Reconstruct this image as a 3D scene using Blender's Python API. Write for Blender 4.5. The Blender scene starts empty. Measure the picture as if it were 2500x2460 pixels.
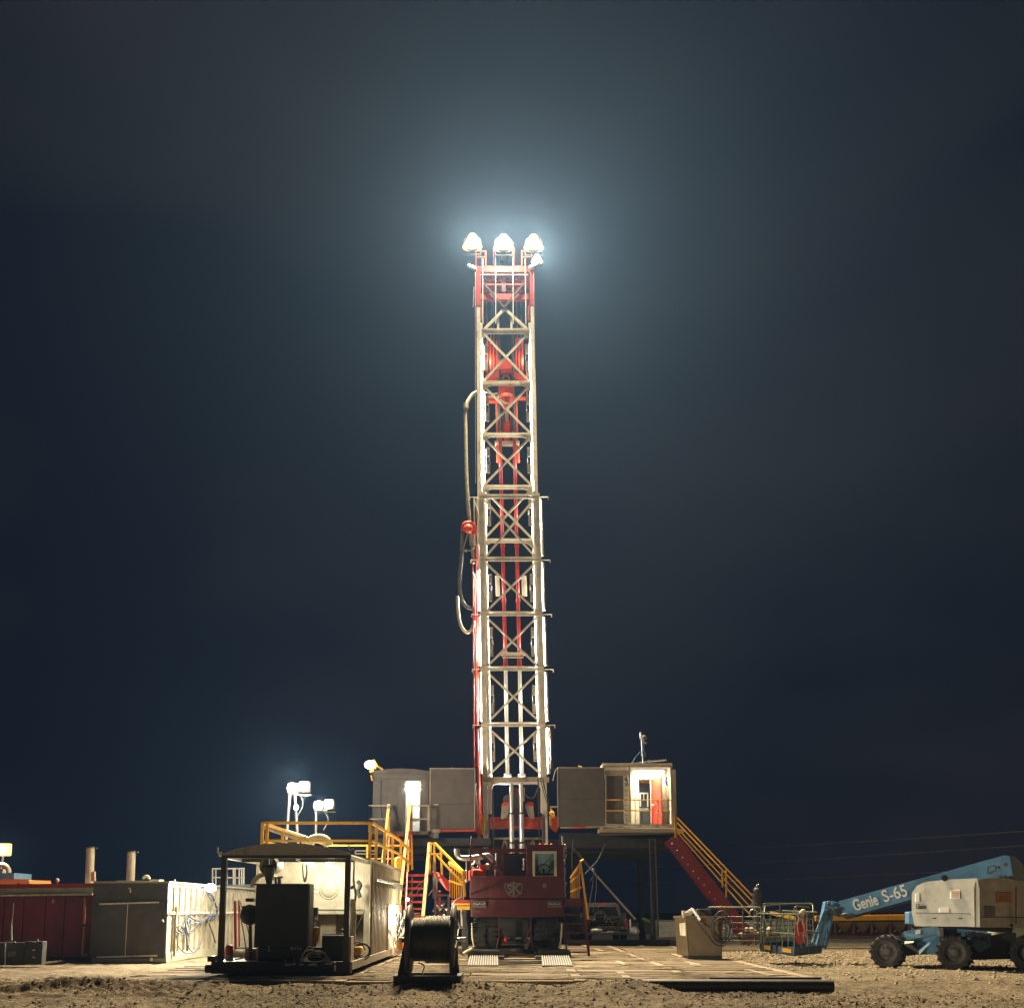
import bpy, math, random
import numpy as np
from mathutils import Vector, Matrix
random.seed(7); np.random.seed(7)
S = bpy.context.scene
R = math.radians
# ---------------------------------------------------------------- camera
TH = R(8.5); F = 2600.0; PY = 1831.0; EYE = 1.65
cam = bpy.data.objects.new('camera', bpy.data.cameras.new('camera'))
S.collection.objects.link(cam); S.camera = cam
cam.location = (0, 0, EYE); cam.rotation_euler = (R(90) + TH, 0, 0)
cam.data.sensor_fit = 'HORIZONTAL'; cam.data.sensor_width = 36; cam.data.lens = 36 * F / 2500
cam.data.shift_y = (PY - 1230) / 2500; cam.data.clip_end = 3000; cam.data.clip_start = .1
S.render.resolution_x = 1024; S.render.resolution_y = 1007
# ---------------------------------------------------------------- sky (deep night, faint cloud)
world = bpy.data.worlds.new('World'); S.world = world; world.use_nodes = True
wn = world.node_tree.nodes; wl = world.node_tree.links; wn.clear()
wo = wn.new('ShaderNodeOutputWorld'); bg = wn.new('ShaderNodeBackground'); wl.new(bg.outputs[0], wo.inputs[0])
sky = wn.new('ShaderNodeTexSky'); sky.sky_type = 'NISHITA'; sky.sun_disc = False
sky.sun_elevation = R(-4); sky.sun_rotation = R(200)
tc = wn.new('ShaderNodeTexCoord'); nz = wn.new('ShaderNodeTexNoise'); nz.inputs['Scale'].default_value = 1.7; nz.inputs['Detail'].default_value = 3
mp = wn.new('ShaderNodeMapping'); mp.inputs['Scale'].default_value = (1, 1, 2.2); mp.inputs['Location'].default_value = (3.1, 0, .4)
wl.new(tc.outputs['Generated'], mp.inputs[0]); wl.new(mp.outputs[0], nz.inputs['Vector'])
rmp = wn.new('ShaderNodeValToRGB'); rmp.color_ramp.elements[0].position = .38; rmp.color_ramp.elements[0].color = (.0006, .0027, .0095, 1)
rmp.color_ramp.elements[1].position = .72; rmp.color_ramp.elements[1].color = (.017, .015, .019, 1)
wl.new(nz.outputs['Fac'], rmp.inputs[0])
sc = wn.new('ShaderNodeVectorMath'); sc.operation = 'SCALE'; sc.inputs['Scale'].default_value = .002
wl.new(sky.outputs[0], sc.inputs[0])
ad = wn.new('ShaderNodeVectorMath'); ad.operation = 'ADD'; wl.new(sc.outputs[0], ad.inputs[0]); wl.new(rmp.outputs[0], ad.inputs[1])
wl.new(ad.outputs[0], bg.inputs[0]); bg.inputs[1].default_value = 1.0
S.view_settings.view_transform = 'Standard'; S.view_settings.look = 'None'; S.view_settings.exposure = 0
S.view_settings.gamma = 1; S.view_settings.use_curve_mapping = False
S.render.engine = 'CYCLES'
S.cycles.volume_bounces = 0; S.cycles.max_bounces = 5; S.cycles.diffuse_bounces = 3; S.cycles.glossy_bounces = 2
S.cycles.sample_clamp_indirect = 4.0
# ---------------------------------------------------------------- helpers
def W(px, py, Y):
    """point at depth Y that the photograph shows at (px, py)"""
    u = (px - 1250) / F; v = (PY - py) / F
    t = Y / (math.cos(TH) - v * math.sin(TH))
    return Vector((u * t, Y, EYE + t * (math.sin(TH) + v * math.cos(TH))))
def ZX(px, py, Y): p = W(px, py, Y); return p.x, p.z
def V(*a): return Vector(a)
COL = S.collection
ORG = {}
def thing(name, label, cat, loc=(0, 0, 0), group=None, kind=None):
    o = bpy.data.objects.new(name, None); COL.objects.link(o); o.location = loc; o.empty_display_size = .2
    ORG[o.name] = Vector(loc); o['label'] = label
    if cat: o['category'] = cat
    if group: o['group'] = group
    if kind: o['kind'] = kind
    return o
def tag(o, label, cat=None, group=None, kind=None):
    if label: o['label'] = label
    if cat: o['category'] = cat
    if group: o['group'] = group
    if kind: o['kind'] = kind
    return o
def copy_tree(o, parent=None):
    c = o.copy(); COL.objects.link(c); c.parent = parent
    ORG[c.name] = ORG.get(o.name, Vector())
    for ch in [k for k in o.children]: copy_tree(ch, c)
    return c
class MB:
    def __init__(s): s.v = []; s.f = []; s.sm = []
    def add(s, vs, fs, smooth=False):
        b = len(s.v); s.v += [tuple(p) for p in vs]
        for f in fs: s.f.append([b + i for i in f]); s.sm.append(smooth)
        return s
    def box(s, x0, x1, y0, y1, z0, z1):
        vs = [(x, y, z) for x in (x0, x1) for y in (y0, y1) for z in (z0, z1)]
        return s.add(vs, [(0, 1, 3, 2), (4, 6, 7, 5), (0, 4, 5, 1), (2, 3, 7, 6), (0, 2, 6, 4), (1, 5, 7, 3)])
    def bar(s, p, q, w, h=None, up=(0, 0, 1), ext=0):
        p = Vector(p); q = Vector(q); h = h or w; d = (q - p).normalized()
        p = p - d * ext; q = q + d * ext
        up = Vector(up)
        if abs(d.dot(up)) > .98: up = Vector((0, 1, 0))
        a = d.cross(up).normalized(); b = a.cross(d).normalized()
        vs = [c + a * sa * w / 2 + b * sb * h / 2 for c in (p, q) for sa in (-1, 1) for sb in (-1, 1)]
        return s.add(vs, [(0, 1, 3, 2), (4, 6, 7, 5), (0, 4, 5, 1), (2, 3, 7, 6), (0, 2, 6, 4), (1, 5, 7, 3)])
    def cyl(s, p, q, r, r2=None, n=12, cap=True):
        p = Vector(p); q = Vector(q); r2 = r if r2 is None else r2; d = (q - p).normalized()
        up = Vector((0, 0, 1)) if abs(d.z) < .95 else Vector((1, 0, 0))
        a = d.cross(up).normalized(); b = a.cross(d)
        vs = []
        for i in range(n):
            t = 2 * math.pi * i / n; o = a * math.cos(t) + b * math.sin(t)
            vs += [p + o * r, q + o * r2]
        s.add(vs, [(2 * i, 2 * ((i + 1) % n), 2 * ((i + 1) % n) + 1, 2 * i + 1) for i in range(n)], True)
        if cap:
            s.add([vs[2 * i] for i in range(n)], [list(range(n))[::-1]]); s.add([vs[2 * i + 1] for i in range(n)], [list(range(n))])
        return s
    def tube(s, pts, r, n=8, cap=True):
        pts = [Vector(p) for p in pts]; m = len(pts); vs = []
        a = None
        for k, p in enumerate(pts):
            d = (pts[min(k + 1, m - 1)] - pts[max(k - 1, 0)]).normalized()
            if a is None:
                up = Vector((0, 0, 1)) if abs(d.z) < .9 else Vector((1, 0, 0)); a = d.cross(up).normalized()
            else:
                a = (a - d * a.dot(d)); a = a.normalized() if a.length > 1e-6 else d.orthogonal().normalized()
            b = d.cross(a); rr = r[k] if isinstance(r, (list, tuple)) else r
            vs += [p + (a * math.cos(2 * math.pi * i / n) + b * math.sin(2 * math.pi * i / n)) * rr for i in range(n)]
        fs = [(k * n + i, k * n + (i + 1) % n, (k + 1) * n + (i + 1) % n, (k + 1) * n + i) for k in range(m - 1) for i in range(n)]
        s.add(vs, fs, True)
        if cap: s.add(vs[:n], [list(range(n))]); s.add(vs[-n:], [list(range(n))])
        return s
    def prism(s, pts, vec):
        pts = [Vector(p) for p in pts]; n = len(pts); vec = Vector(vec)
        return s.add(pts + [p + vec for p in pts], [list(range(n)), list(range(n, 2 * n))[::-1]] + [(i, (i + 1) % n, n + (i + 1) % n, n + i) for i in range(n)])
    def sph(s, c, r, n=12, m=8, sc=(1, 1, 1), z0=-1, z1=1):
        vs = []; 
        for j in range(m + 1):
            t = math.asin(max(-1, min(1, z0 + (z1 - z0) * j / m))) if False else (math.asin(z0) + (math.asin(z1) - math.asin(z0)) * j / m)
            for i in range(n):
                p = 2 * math.pi * i / n
                vs.append((c[0] + r * sc[0] * math.cos(t) * math.cos(p), c[1] + r * sc[1] * math.cos(t) * math.sin(p), c[2] + r * sc[2] * math.sin(t)))
        return s.add(vs, [(j * n + i, j * n + (i + 1) % n, (j + 1) * n + (i + 1) % n, (j + 1) * n + i) for j in range(m) for i in range(n)], True)
    def torus(s, c, rad, r, ax='Y', n=24, m=6, a0=0, a1=2 * math.pi, tilt=None):
        pts = []
        full = abs(a1 - a0 - 2 * math.pi) < 1e-3
        for i in range(n + 1):
            t = a0 + (a1 - a0) * i / n; co, si = rad * math.cos(t), rad * math.sin(t)
            o = {'Y': (co, 0, si), 'X': (0, co, si), 'Z': (co, si, 0)}[ax]
            o = Vector(o)
            if tilt is not None: o = tilt @ o
            pts.append(Vector(c) + o)
        return s.tube(pts, r, m, cap=not full)
    def build(s, name, mat, parent=None, bevel=0, kind=None, label=None):
        o = bpy.data.objects.new(name, s.mesh(name, mat, ORG.get(parent.name, Vector()) if parent else Vector()))
        COL.objects.link(o)
        if parent: o.parent = parent; ORG[o.name] = ORG.get(parent.name, Vector())
        if bevel:
            b = o.modifiers.new('b', 'BEVEL'); b.width = bevel; b.segments = 2; b.limit_method = 'ANGLE'; b.angle_limit = R(40)
        if kind: o['kind'] = kind
        if label: o['label'] = label
        return o
    def mesh(s, name, mat, org=Vector()):
        me = bpy.data.meshes.new(name)
        me.from_pydata([(p[0] - org[0], p[1] - org[1], p[2] - org[2]) for p in s.v], [], s.f)
        me.polygons.foreach_set('use_smooth', s.sm)
        if mat: me.materials.append(mat)
        me.update(); return me
def inst(mesh, name, parent, loc=(0, 0, 0), rot=(0, 0, 0), sc=(1, 1, 1)):
    o = bpy.data.objects.new(name, mesh); COL.objects.link(o); o.parent = parent
    o.location = Vector(loc) - (ORG.get(parent.name, Vector()) if parent else Vector()); o.rotation_euler = rot; o.scale = sc
    if parent: ORG[o.name] = ORG.get(parent.name, Vector())
    return o
def text(name, body, mat, parent, p, size, depth=.01, rot=(R(90), 0, 0), bold=.0, shear=0, align='CENTER'):
    cu = bpy.data.curves.new(name, 'FONT'); cu.body = body; cu.size = size; cu.extrude = depth; cu.offset = bold; cu.align_x = align; cu.align_y = 'CENTER'; cu.shear = shear
    t = bpy.data.objects.new(name, cu); COL.objects.link(t); bpy.context.view_layer.update()
    me = bpy.data.meshes.new_from_object(t.evaluated_get(bpy.context.evaluated_depsgraph_get())); bpy.data.objects.remove(t)
    me.materials.clear(); me.materials.append(mat)
    return inst(me, name, parent, p, rot)
# ---------------------------------------------------------------- materials
def mat(name, col, rough=.55, metal=0., var=.25, scale=2.5, streak=0., dirt=(.16, .12, .08), dirtamt=.0, bump=.0, bscale=40, spec=.5, vec=None):
    m = bpy.data.materials.new(name); m.use_nodes = True; n = m.node_tree.nodes; l = m.node_tree.links
    b = n['Principled BSDF']; b.inputs['Roughness'].default_value = rough; b.inputs['Metallic'].default_value = metal
    b.inputs['Specular IOR Level'].default_value = spec
    t = n.new('ShaderNodeTexCoord'); geo = n.new('ShaderNodeNewGeometry')
    no = n.new('ShaderNodeTexNoise'); no.inputs['Scale'].default_value = scale; no.inputs['Detail'].default_value = 6; no.inputs['Roughness'].default_value = .62
    mv = n.new('ShaderNodeMapping'); mv.inputs['Scale'].default_value = vec or (1, 1, 1); l.new(geo.outputs['Position'], mv.inputs[0]); l.new(mv.outputs[0], no.inputs['Vector'])
    mr = n.new('ShaderNodeMapRange'); mr.inputs['From Min'].default_value = .3; mr.inputs['From Max'].default_value = .7
    mr.inputs['To Min'].default_value = 1 - var; mr.inputs['To Max'].default_value = 1 + var * .6; l.new(no.outputs['Fac'], mr.inputs['Value'])
    mx = n.new('ShaderNodeVectorMath'); mx.operation = 'SCALE'; mx.inputs[0].default_value = col; l.new(mr.outputs[0], mx.inputs['Scale'])
    out = mx.outputs[0]
    if dirtamt > 0:
        mpn = n.new('ShaderNodeMapping'); mpn.inputs['Scale'].default_value = vec or (1, 1, .22 if streak else 1)
        l.new(geo.outputs['Position'], mpn.inputs[0])
        n2 = n.new('ShaderNodeTexNoise'); n2.inputs['Scale'].default_value = streak or 5; n2.inputs['Detail'].default_value = 8; n2.inputs['Roughness'].default_value = .7
        l.new(mpn.outputs[0], n2.inputs['Vector'])
        m2 = n.new('ShaderNodeMapRange'); m2.inputs['From Min'].default_value = .62 - dirtamt * .3; m2.inputs['From Max'].default_value = .74 - dirtamt * .1
        m2.inputs['To Max'].default_value = .85; l.new(n2.outputs['Fac'], m2.inputs['Value'])
        mm = n.new('ShaderNodeMix'); mm.data_type = 'RGBA'; l.new(m2.outputs[0], mm.inputs[0]); l.new(out, mm.inputs[6]); mm.inputs[7].default_value = (*dirt, 1)
        out = mm.outputs[2]
        m3 = n.new('ShaderNodeMapRange'); m3.inputs['To Min'].default_value = rough; m3.inputs['To Max'].default_value = .9; l.new(m2.outputs[0], m3.inputs['Value']); l.new(m3.outputs[0], b.inputs['Roughness'])
    l.new(out, b.inputs['Base Color'])
    if bump:
        n3 = n.new('ShaderNodeTexNoise'); n3.inputs['Scale'].default_value = bscale; n3.inputs['Detail'].default_value = 5; l.new(geo.outputs['Position'], n3.inputs['Vector'])
        bp = n.new('ShaderNodeBump'); bp.inputs['Strength'].default_value = bump; bp.inputs['Distance'].default_value = .03; l.new(n3.outputs['Fac'], bp.inputs['Height']); l.new(bp.outputs[0], b.inputs['Normal'])
    return m
def emit(name, col, st):
    m = bpy.data.materials.new(name); m.use_nodes = True; n = m.node_tree.nodes; b = n['Principled BSDF']
    b.inputs['Base Color'].default_value = (.02, .02, .02, 1); b.inputs['Emission Color'].default_value = (*col, 1); b.inputs['Emission Strength'].default_value = st
    return m
RUST = (.12, .05, .025)
M = dict(
    cream=mat('cream_paint', (.74, .69, .55), .5, dirtamt=.25, streak=3, dirt=(.25, .2, .13)),
    white=mat('white_paint', (.78, .76, .68), .5, dirtamt=.22, streak=3, dirt=(.3, .25, .17)),
    wine=mat('wine_paint', (.24, .025, .035), .5, dirtamt=.3, streak=2, dirt=(.13, .05, .05)),
    red=mat('red_paint', (.42, .028, .02), .4, dirtamt=.22, streak=4, dirt=(.14, .04, .025)),
    maroon=mat('maroon_paint', (.066, .009, .014), .42, dirtamt=.22, streak=2, dirt=(.12, .04, .035)),
    orange=mat('orange_red_paint', (.75, .09, .025), .45, dirtamt=.3, dirt=(.2, .05, .03)),
    drill=mat('top_drive_paint', (.8, .07, .015), .5, dirtamt=.25, dirt=(.25, .05, .02)),
    yellow=mat('yellow_paint', (.75, .42, .03), .45, dirtamt=.28, streak=5, dirt=(.25, .13, .04)),
    ochre=mat('orange_machine_paint', (.7, .26, .05), .5, dirtamt=.2),
    grey=mat('grey_panel_paint', (.115, .102, .09), .6, var=.2, dirtamt=.35, streak=1.5, dirt=(.13, .115, .1)),
    dgrey=mat('dark_grey_steel', (.075, .072, .07), .55, dirtamt=.25, streak=3, dirt=(.1, .08, .06)),
    tan=mat('tan_paint', (.42, .36, .26), .6, dirtamt=.3, streak=2.5, dirt=(.2, .14, .09)),
    pale=mat('pale_container_paint', (.38, .39, .31), .6, dirtamt=.3, streak=2.5, dirt=(.3, .26, .18)),
    black=mat('black_steel', (.028, .028, .03), .5, dirtamt=.3, dirt=(.07, .055, .04)),
    rubber=mat('tyre_rubber', (.022, .022, .022), .85, dirtamt=.35, dirt=(.1, .08, .055), bump=.3),
    chrome=mat('chrome_rod', (.82, .82, .82), .25, .45, var=.05),
    steel=mat('galvanised_steel', (.45, .45, .44), .4, .8, dirtamt=.2, dirt=(.2, .15, .1)),
    wire=mat('wire_rope', (.12, .11, .09), .45, .7, var=.4, scale=30),
    gate=mat('gate_tube', (.14, .16, .12), .4, .4, var=.4, scale=8),
    blue=mat('blue_machine_paint', (.1, .25, .43), .45, dirtamt=.3, streak=3, dirt=(.1, .11, .11)),
    navy=mat('dark_blue_paint', (.03, .07, .14), .5, dirtamt=.4, dirt=(.1, .09, .07)),
    hood=mat('pale_grey_hood', (.5, .5, .45), .5, dirtamt=.25, streak=2, dirt=(.2, .17, .12)),
    hose=mat('beige_hose', (.55, .5, .36), .7, var=.35, scale=6, bump=.3),
    ghose=mat('grey_hose', (.13, .13, .12), .7, var=.4, scale=5),
    bhose=mat('black_hose', (.03, .03, .032), .5),
    bluew=mat('blue_cable', (.05, .09, .2), .5),
    plank=mat('timber_plank', (.27, .21, .13), .8, var=.75, scale=1.3, dirtamt=1.0, dirt=(.12, .085, .05), bump=.6, bscale=25, vec=(.3, 1.6, 1)),
    plank2=mat('pale_timber_plank', (.37, .31, .21), .8, var=.6, scale=1.6, dirtamt=.95, dirt=(.16, .11, .065), bump=.5, vec=(.3, 1.6, 1)),
    plank3=mat('dark_timber_plank', (.16, .115, .07), .85, var=.6, scale=1.6, dirtamt=.5, dirt=(.09, .06, .035), bump=.6, vec=(.3, 1.6, 1)),
    bin=mat('ochre_bin_paint', (.15, .105, .058), .6, dirtamt=.35, streak=3, dirt=(.13, .07, .04)),
    rubpad=mat('worn_metal_pad', (.1, .1, .09), .45, .4, var=.7, scale=9, dirtamt=.5, bump=.8, bscale=20),
    rock=mat('rock', (.3, .24, .16), .9, var=.5, scale=6),
    clod=mat('dirt_clod', (.17, .125, .08), .95, var=.5, scale=8),
    skin=mat('plastic_sheet', (.6, .6, .58), .35, var=.3, scale=8),
    silver=mat('pickup_paint', (.5, .48, .44), .3, .4),
    green=mat('leafy_cloth', (.1, .2, .05), .8),
    intred=mat('red_door_paint', (.7, .05, .02), .4, var=.1),
    decal=mat('white_decal', (.75, .74, .7), .5, var=.1, scale=12),
    badge=mat('grey_badge', (.13, .11, .105), .5, var=.3, scale=9),
    odecal=mat('orange_decal', (.6, .28, .08), .5, var=.4, scale=30),
)
g = bpy.data.materials.new('cab_glass'); g.use_nodes = True; b = g.node_tree.nodes['Principled BSDF']
b.inputs['Base Color'].default_value = (.6, .7, .66, 1); b.inputs['Transmission Weight'].default_value = 1.; b.inputs['Roughness'].default_value = .08; b.inputs['IOR'].default_value = 1.1
M['glass'] = g
M['lamp'] = emit('lamp_lens', (1, .86, .6), 45)
M['glow'] = emit('warm_glare', (1, .66, .22), 2.2)  # warm emission stands in for the glare around lamp lenses
M['lampw'] = emit('white_lamp_lens', (1, .95, .85), 30)
M['tubew'] = emit('fluorescent_tube', (.95, 1, .92), 18)
M['led'] = emit('strip_lamp_lens', (1, .97, .88), 12)
M['tail'] = emit('red_lamp', (1, .03, .02), .35)
M['rail_y'] = M['yellow']
def light(kind, loc, power, col=(1, .85, .62), size=.3, target=None, angle=None, blend=.4, parent=None, sy=None):
    L = bpy.data.lights.new('lamp_light', kind); L.energy = power; L.color = col
    if kind == 'AREA':
        L.size = size
        if sy: L.shape = 'RECTANGLE'; L.size_y = sy
    else: L.shadow_soft_size = size
    if kind == 'SPOT': L.spot_size = angle or R(120); L.spot_blend = blend
    o = bpy.data.objects.new('lamp_light', L); COL.objects.link(o); o.location = loc
    if target is not None: o.rotation_euler = (Vector(target) - Vector(loc)).to_track_quat('-Z', 'Y').to_euler()
    return o
# ---------------------------------------------------------------- ground
def gnoise(x, y, s, seed=0):
    xs = x / s + seed * 13.7; ys = y / s + seed * 7.3
    xi = np.floor(xs).astype(int); yi = np.floor(ys).astype(int); fx = xs - xi; fy = ys - yi
    fx = fx * fx * (3 - 2 * fx); fy = fy * fy * (3 - 2 * fy)
    def h(a, b):
        n = (a * 374761393 + b * 668265263 + seed * 974711) & 0x7fffffff
        n = ((n ^ (n >> 13)) * 1274126177) & 0x7fffffff
        return ((n ^ (n >> 16)) & 0xffff) / 65535.0
    return (h(xi, yi) * (1 - fx) + h(xi + 1, yi) * fx) * (1 - fy) + (h(xi, yi + 1) * (1 - fx) + h(xi + 1, yi + 1) * fx) * fy
MX0, MX1, MY0, MY1 = -8.6, 6.45, 22.5, 46.5
def sstep(a, b, x):
    t = np.clip((x - a) / (b - a), 0, 1); return t * t * (3 - 2 * t)
def gheight(x, y):
    x = np.asarray(x, float); y = np.asarray(y, float)
    z = (gnoise(x, y, 3.2, 1) - .5) * .10 + (gnoise(x, y, 1.1, 2) - .5) * .05 + (gnoise(x, y, .34, 3) - .5) * .06 + (gnoise(x, y, .15, 4) - .5) * .035
    rough = .35 + .65 * (1 - sstep(21.6, 23, y) * sstep(-10, -8.5, x))
    z = z * rough * 1.15
    z = z + np.random.normal(0, .011, z.shape) * (y > 16) * (y < 27)
    # dirt banked up against the mats, not at the exposed right-hand end
    bank = np.exp(-((y - 21.75) / .75) ** 2) * (1 - sstep(2.0, 3.0, x)) * sstep(-10.5, -8.6, x)
    z = z + bank * (.15 + .05 * (gnoise(x, y, .7, 9) - .5))
    berm = np.exp(-((x - 2.6) / .9) ** 2 - ((y - 21.4) / .6) ** 2) * .14
    z = z + berm - .05 * sstep(2.6, 3.4, x) * (1 - sstep(22.3, 24, y))
    # wheel ruts with tread bars on the left
    for (x0, y0, x1, y1, w) in ((-15, 19.4, -5.5, 21.6 , .5), (-15, 22.6, -8.9, 23.4, .45), (-15, 20.9, -7.5, 22.2, .4), (-15.5, 25.6, -9.3, 25.0, .5), (-15.5, 24.0, -9.3, 24.3, .4)):
        dx, dy = x1 - x0, y1 - y0; L = math.hypot(dx, dy); dx /= L; dy /= L
        s = (x - x0) * dx + (y - y0) * dy; d = -(x - x0) * dy + (y - y0) * dx
        m = np.exp(-(d / w) ** 4) * sstep(0, .5, s) * (1 - sstep(L - 1.5, L, s))
        z = z + m * (-.03 + .05 * np.sin((s + np.abs(d) * .9 + .03 * np.sin(s * 5)) * 2 * math.pi / .26)) + .08 * np.exp(-((np.abs(d) - w * 1.25) / .13) ** 2) * sstep(0, .5, s) * (1 - sstep(L - 1.5, L, s))
    # far rise
    z = z + .75 * np.exp(-((y - 78) / 2.5) ** 2) * (x > 2)
    inside = (x > MX0 - .15) & (x < MX1 + .1) & (y > MY0 - .02) & (y < MY1)
    z = np.where(inside, -.03, z)
    z = np.where((x > 2.9) & (x < 6.8) & (y > 21.9) & (y < 22.5), np.minimum(z, -.02), z)
    return z
def axis(segs):
    out = []
    for a, b, st in segs: out += list(np.arange(a, b, st))
    out.append(segs[-1][1]); return np.array(out)
gx = axis([(-600, -60, 30), (-60, -16, 1.5), (-16, 14, .055), (14, 60, 1.5), (60, 600, 30)])
gy = axis([(-60, 12, 4), (12, 17, .25), (17, 22.5, .045), (22.5, 27, .06), (27, 44, .3), (44, 100, 1.5), (100, 600, 25)])
GX, GY = np.meshgrid(gx, gy); GZ = gheight(GX, GY)
nx, ny = len(gx), len(gy)
idx = np.arange(nx * ny).reshape(ny, nx)
quads = np.stack([idx[:-1, :-1], idx[:-1, 1:], idx[1:, 1:], idx[1:, :-1]], -1).reshape(-1, 4)
me = bpy.data.meshes.new('ground'); me.vertices.add(nx * ny); me.vertices.foreach_set('co', np.stack([GX, GY, GZ], -1).reshape(-1).astype(np.float32))
me.loops.add(quads.size); me.loops.foreach_set('vertex_index', quads.reshape(-1).astype(np.int32))
me.polygons.add(len(quads)); me.polygons.foreach_set('loop_start', (np.arange(len(quads)) * 4).astype(np.int32)); me.polygons.foreach_set('loop_total', np.full(len(quads), 4, np.int32))
me.polygons.foreach_set('use_smooth', np.ones(len(quads), bool)); me.update(calc_edges=True); me.validate()
gm = bpy.data.materials.new('dirt'); gm.use_nodes = True; n = gm.node_tree.nodes; l = gm.node_tree.links; b = n['Principled BSDF']; b.inputs['Roughness'].default_value = .92; b.inputs['Specular IOR Level'].default_value = .25
ge = n.new('ShaderNodeNewGeometry')
def gn(sc, det=8, ro=.65):
    q = n.new('ShaderNodeTexNoise'); q.inputs['Scale'].default_value = sc; q.inputs['Detail'].default_value = det; q.inputs['Roughness'].default_value = ro; l.new(ge.outputs['Position'], q.inputs['Vector']); return q
n1 = gn(.35); n2 = gn(3.5, 10, .75); n3 = gn(38, 6, .7)
r1 = n.new('ShaderNodeValToRGB'); e = r1.color_ramp.elements; e[0].position = .40; e[0].color = (.085, .068, .046, 1); e[1].position = .60; e[1].color = (.31, .25, .165, 1)
ma = n.new('ShaderNodeMath'); ma.operation = 'MULTIPLY_ADD'; l.new(n1.outputs['Fac'], ma.inputs[0]); ma.inputs[1].default_value = .45
mb_ = n.new('ShaderNodeMath'); mb_.operation = 'MULTIPLY'; l.new(n2.outputs['Fac'], mb_.inputs[0]); mb_.inputs[1].default_value = .55; l.new(mb_.outputs[0], ma.inputs[2]); l.new(ma.outputs[0], r1.inputs[0])
r2 = n.new('ShaderNodeMapRange'); r2.inputs['From Min'].default_value = .32; r2.inputs['From Max'].default_value = .68; r2.inputs['To Min'].default_value = .55; r2.inputs['To Max'].default_value = 1.25; l.new(n3.outputs['Fac'], r2.inputs[0])
vm = n.new('ShaderNodeVectorMath'); vm.operation = 'SCALE'; l.new(r1.outputs[0], vm.inputs[0]); l.new(r2.outputs[0], vm.inputs['Scale']); l.new(vm.outputs[0], b.inputs['Base Color'])
bp = n.new('ShaderNodeBump'); bp.inputs['Strength'].default_value = .9; bp.inputs['Distance'].default_value = .04; l.new(n3.outputs['Fac'], bp.inputs['Height'])
bp2 = n.new('ShaderNodeBump'); bp2.inputs['Strength'].default_value = .8; bp2.inputs['Distance'].default_value = .1; l.new(n2.outputs['Fac'], bp2.inputs['Height']); l.new(bp.outputs[0], bp2.inputs['Normal']); l.new(bp2.outputs[0], b.inputs['Normal'])
me.materials.append(gm)
gr = bpy.data.objects.new('ground', me); COL.objects.link(gr); tag(gr, 'bare rutted dirt ground of the well site', kind='structure')
# loose clods and gravel (nobody could count them)
def scatter(name, label, m, n, xr, yr, smin, smax, cond=None, power=2.5):
    vs = []; fs = []; k = 0; rnd = random.Random(hash(name) % 1000 if False else len(name))
    base = [(1, 0, 0), (-1, 0, 0), (0, 1, 0), (0, -1, 0), (0, 0, 1), (0, 0, -1)]
    bf = [(0, 2, 4), (2, 1, 4), (1, 3, 4), (3, 0, 4), (2, 0, 5), (1, 2, 5), (3, 1, 5), (0, 3, 5)]
    P = []
    while len(P) < n:
        x = rnd.uniform(*xr); y = rnd.uniform(*yr)
        if cond and not cond(x, y, rnd): continue
        P.append((x, y))
    Z = gheight([p[0] for p in P], [p[1] for p in P])
    for (x, y), z in zip(P, Z):
        s = smin + (smax - smin) * rnd.random() ** power; a = rnd.random() * 6.28
        for q in base:
            j = [q[i] * s * rnd.uniform(.6, 1.3) + rnd.uniform(-.25, .25) * s for i in range(3)]
            vs.append((x + j[0] * math.cos(a) - j[1] * math.sin(a), y + j[0] * math.sin(a) + j[1] * math.cos(a), z + j[2] * .7 + s * .15))
        fs += [tuple(k + i for i in f) for f in bf]; k += 6
    me = bpy.data.meshes.new(name); me.from_pydata(vs, [], fs); me.materials.append(m); o = bpy.data.objects.new(name, me); COL.objects.link(o)
    return tag(o, label, kind='stuff')
out = lambda x, y: not (MX0 - .1 < x < MX1 + .2 and y > MY0 - .1)
scatter('dirt_clods', 'dark loose clods of dirt along the front edge of the timber mats', M['clod'], 9000, (-12, 13), (17.3, 22.4), .008, .05,
        lambda x, y, r: out(x, y) and r.random() < .25 + .8 * math.exp(-((y - 21.6) / .5) ** 2) * (x < 3.2) + .9 * (gnoise(np.array([x]), np.array([y]), 1.3, 5)[0] > .62))
scatter('gravel', 'pale loose gravel in front of the blue boom lift', M['rock'], 7000, (4.5, 16), (24, 44), .02, .075,
        lambda x, y, r: out(x, y) and r.random() < (.25 + .75 * (y > 31)))
scatter('pebbles', 'small pale pebbles scattered over the foreground dirt', M['rock'], 9000, (-14, 14), (17.3, 23.5), .008, .028, lambda x, y, r: out(x, y))
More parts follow.
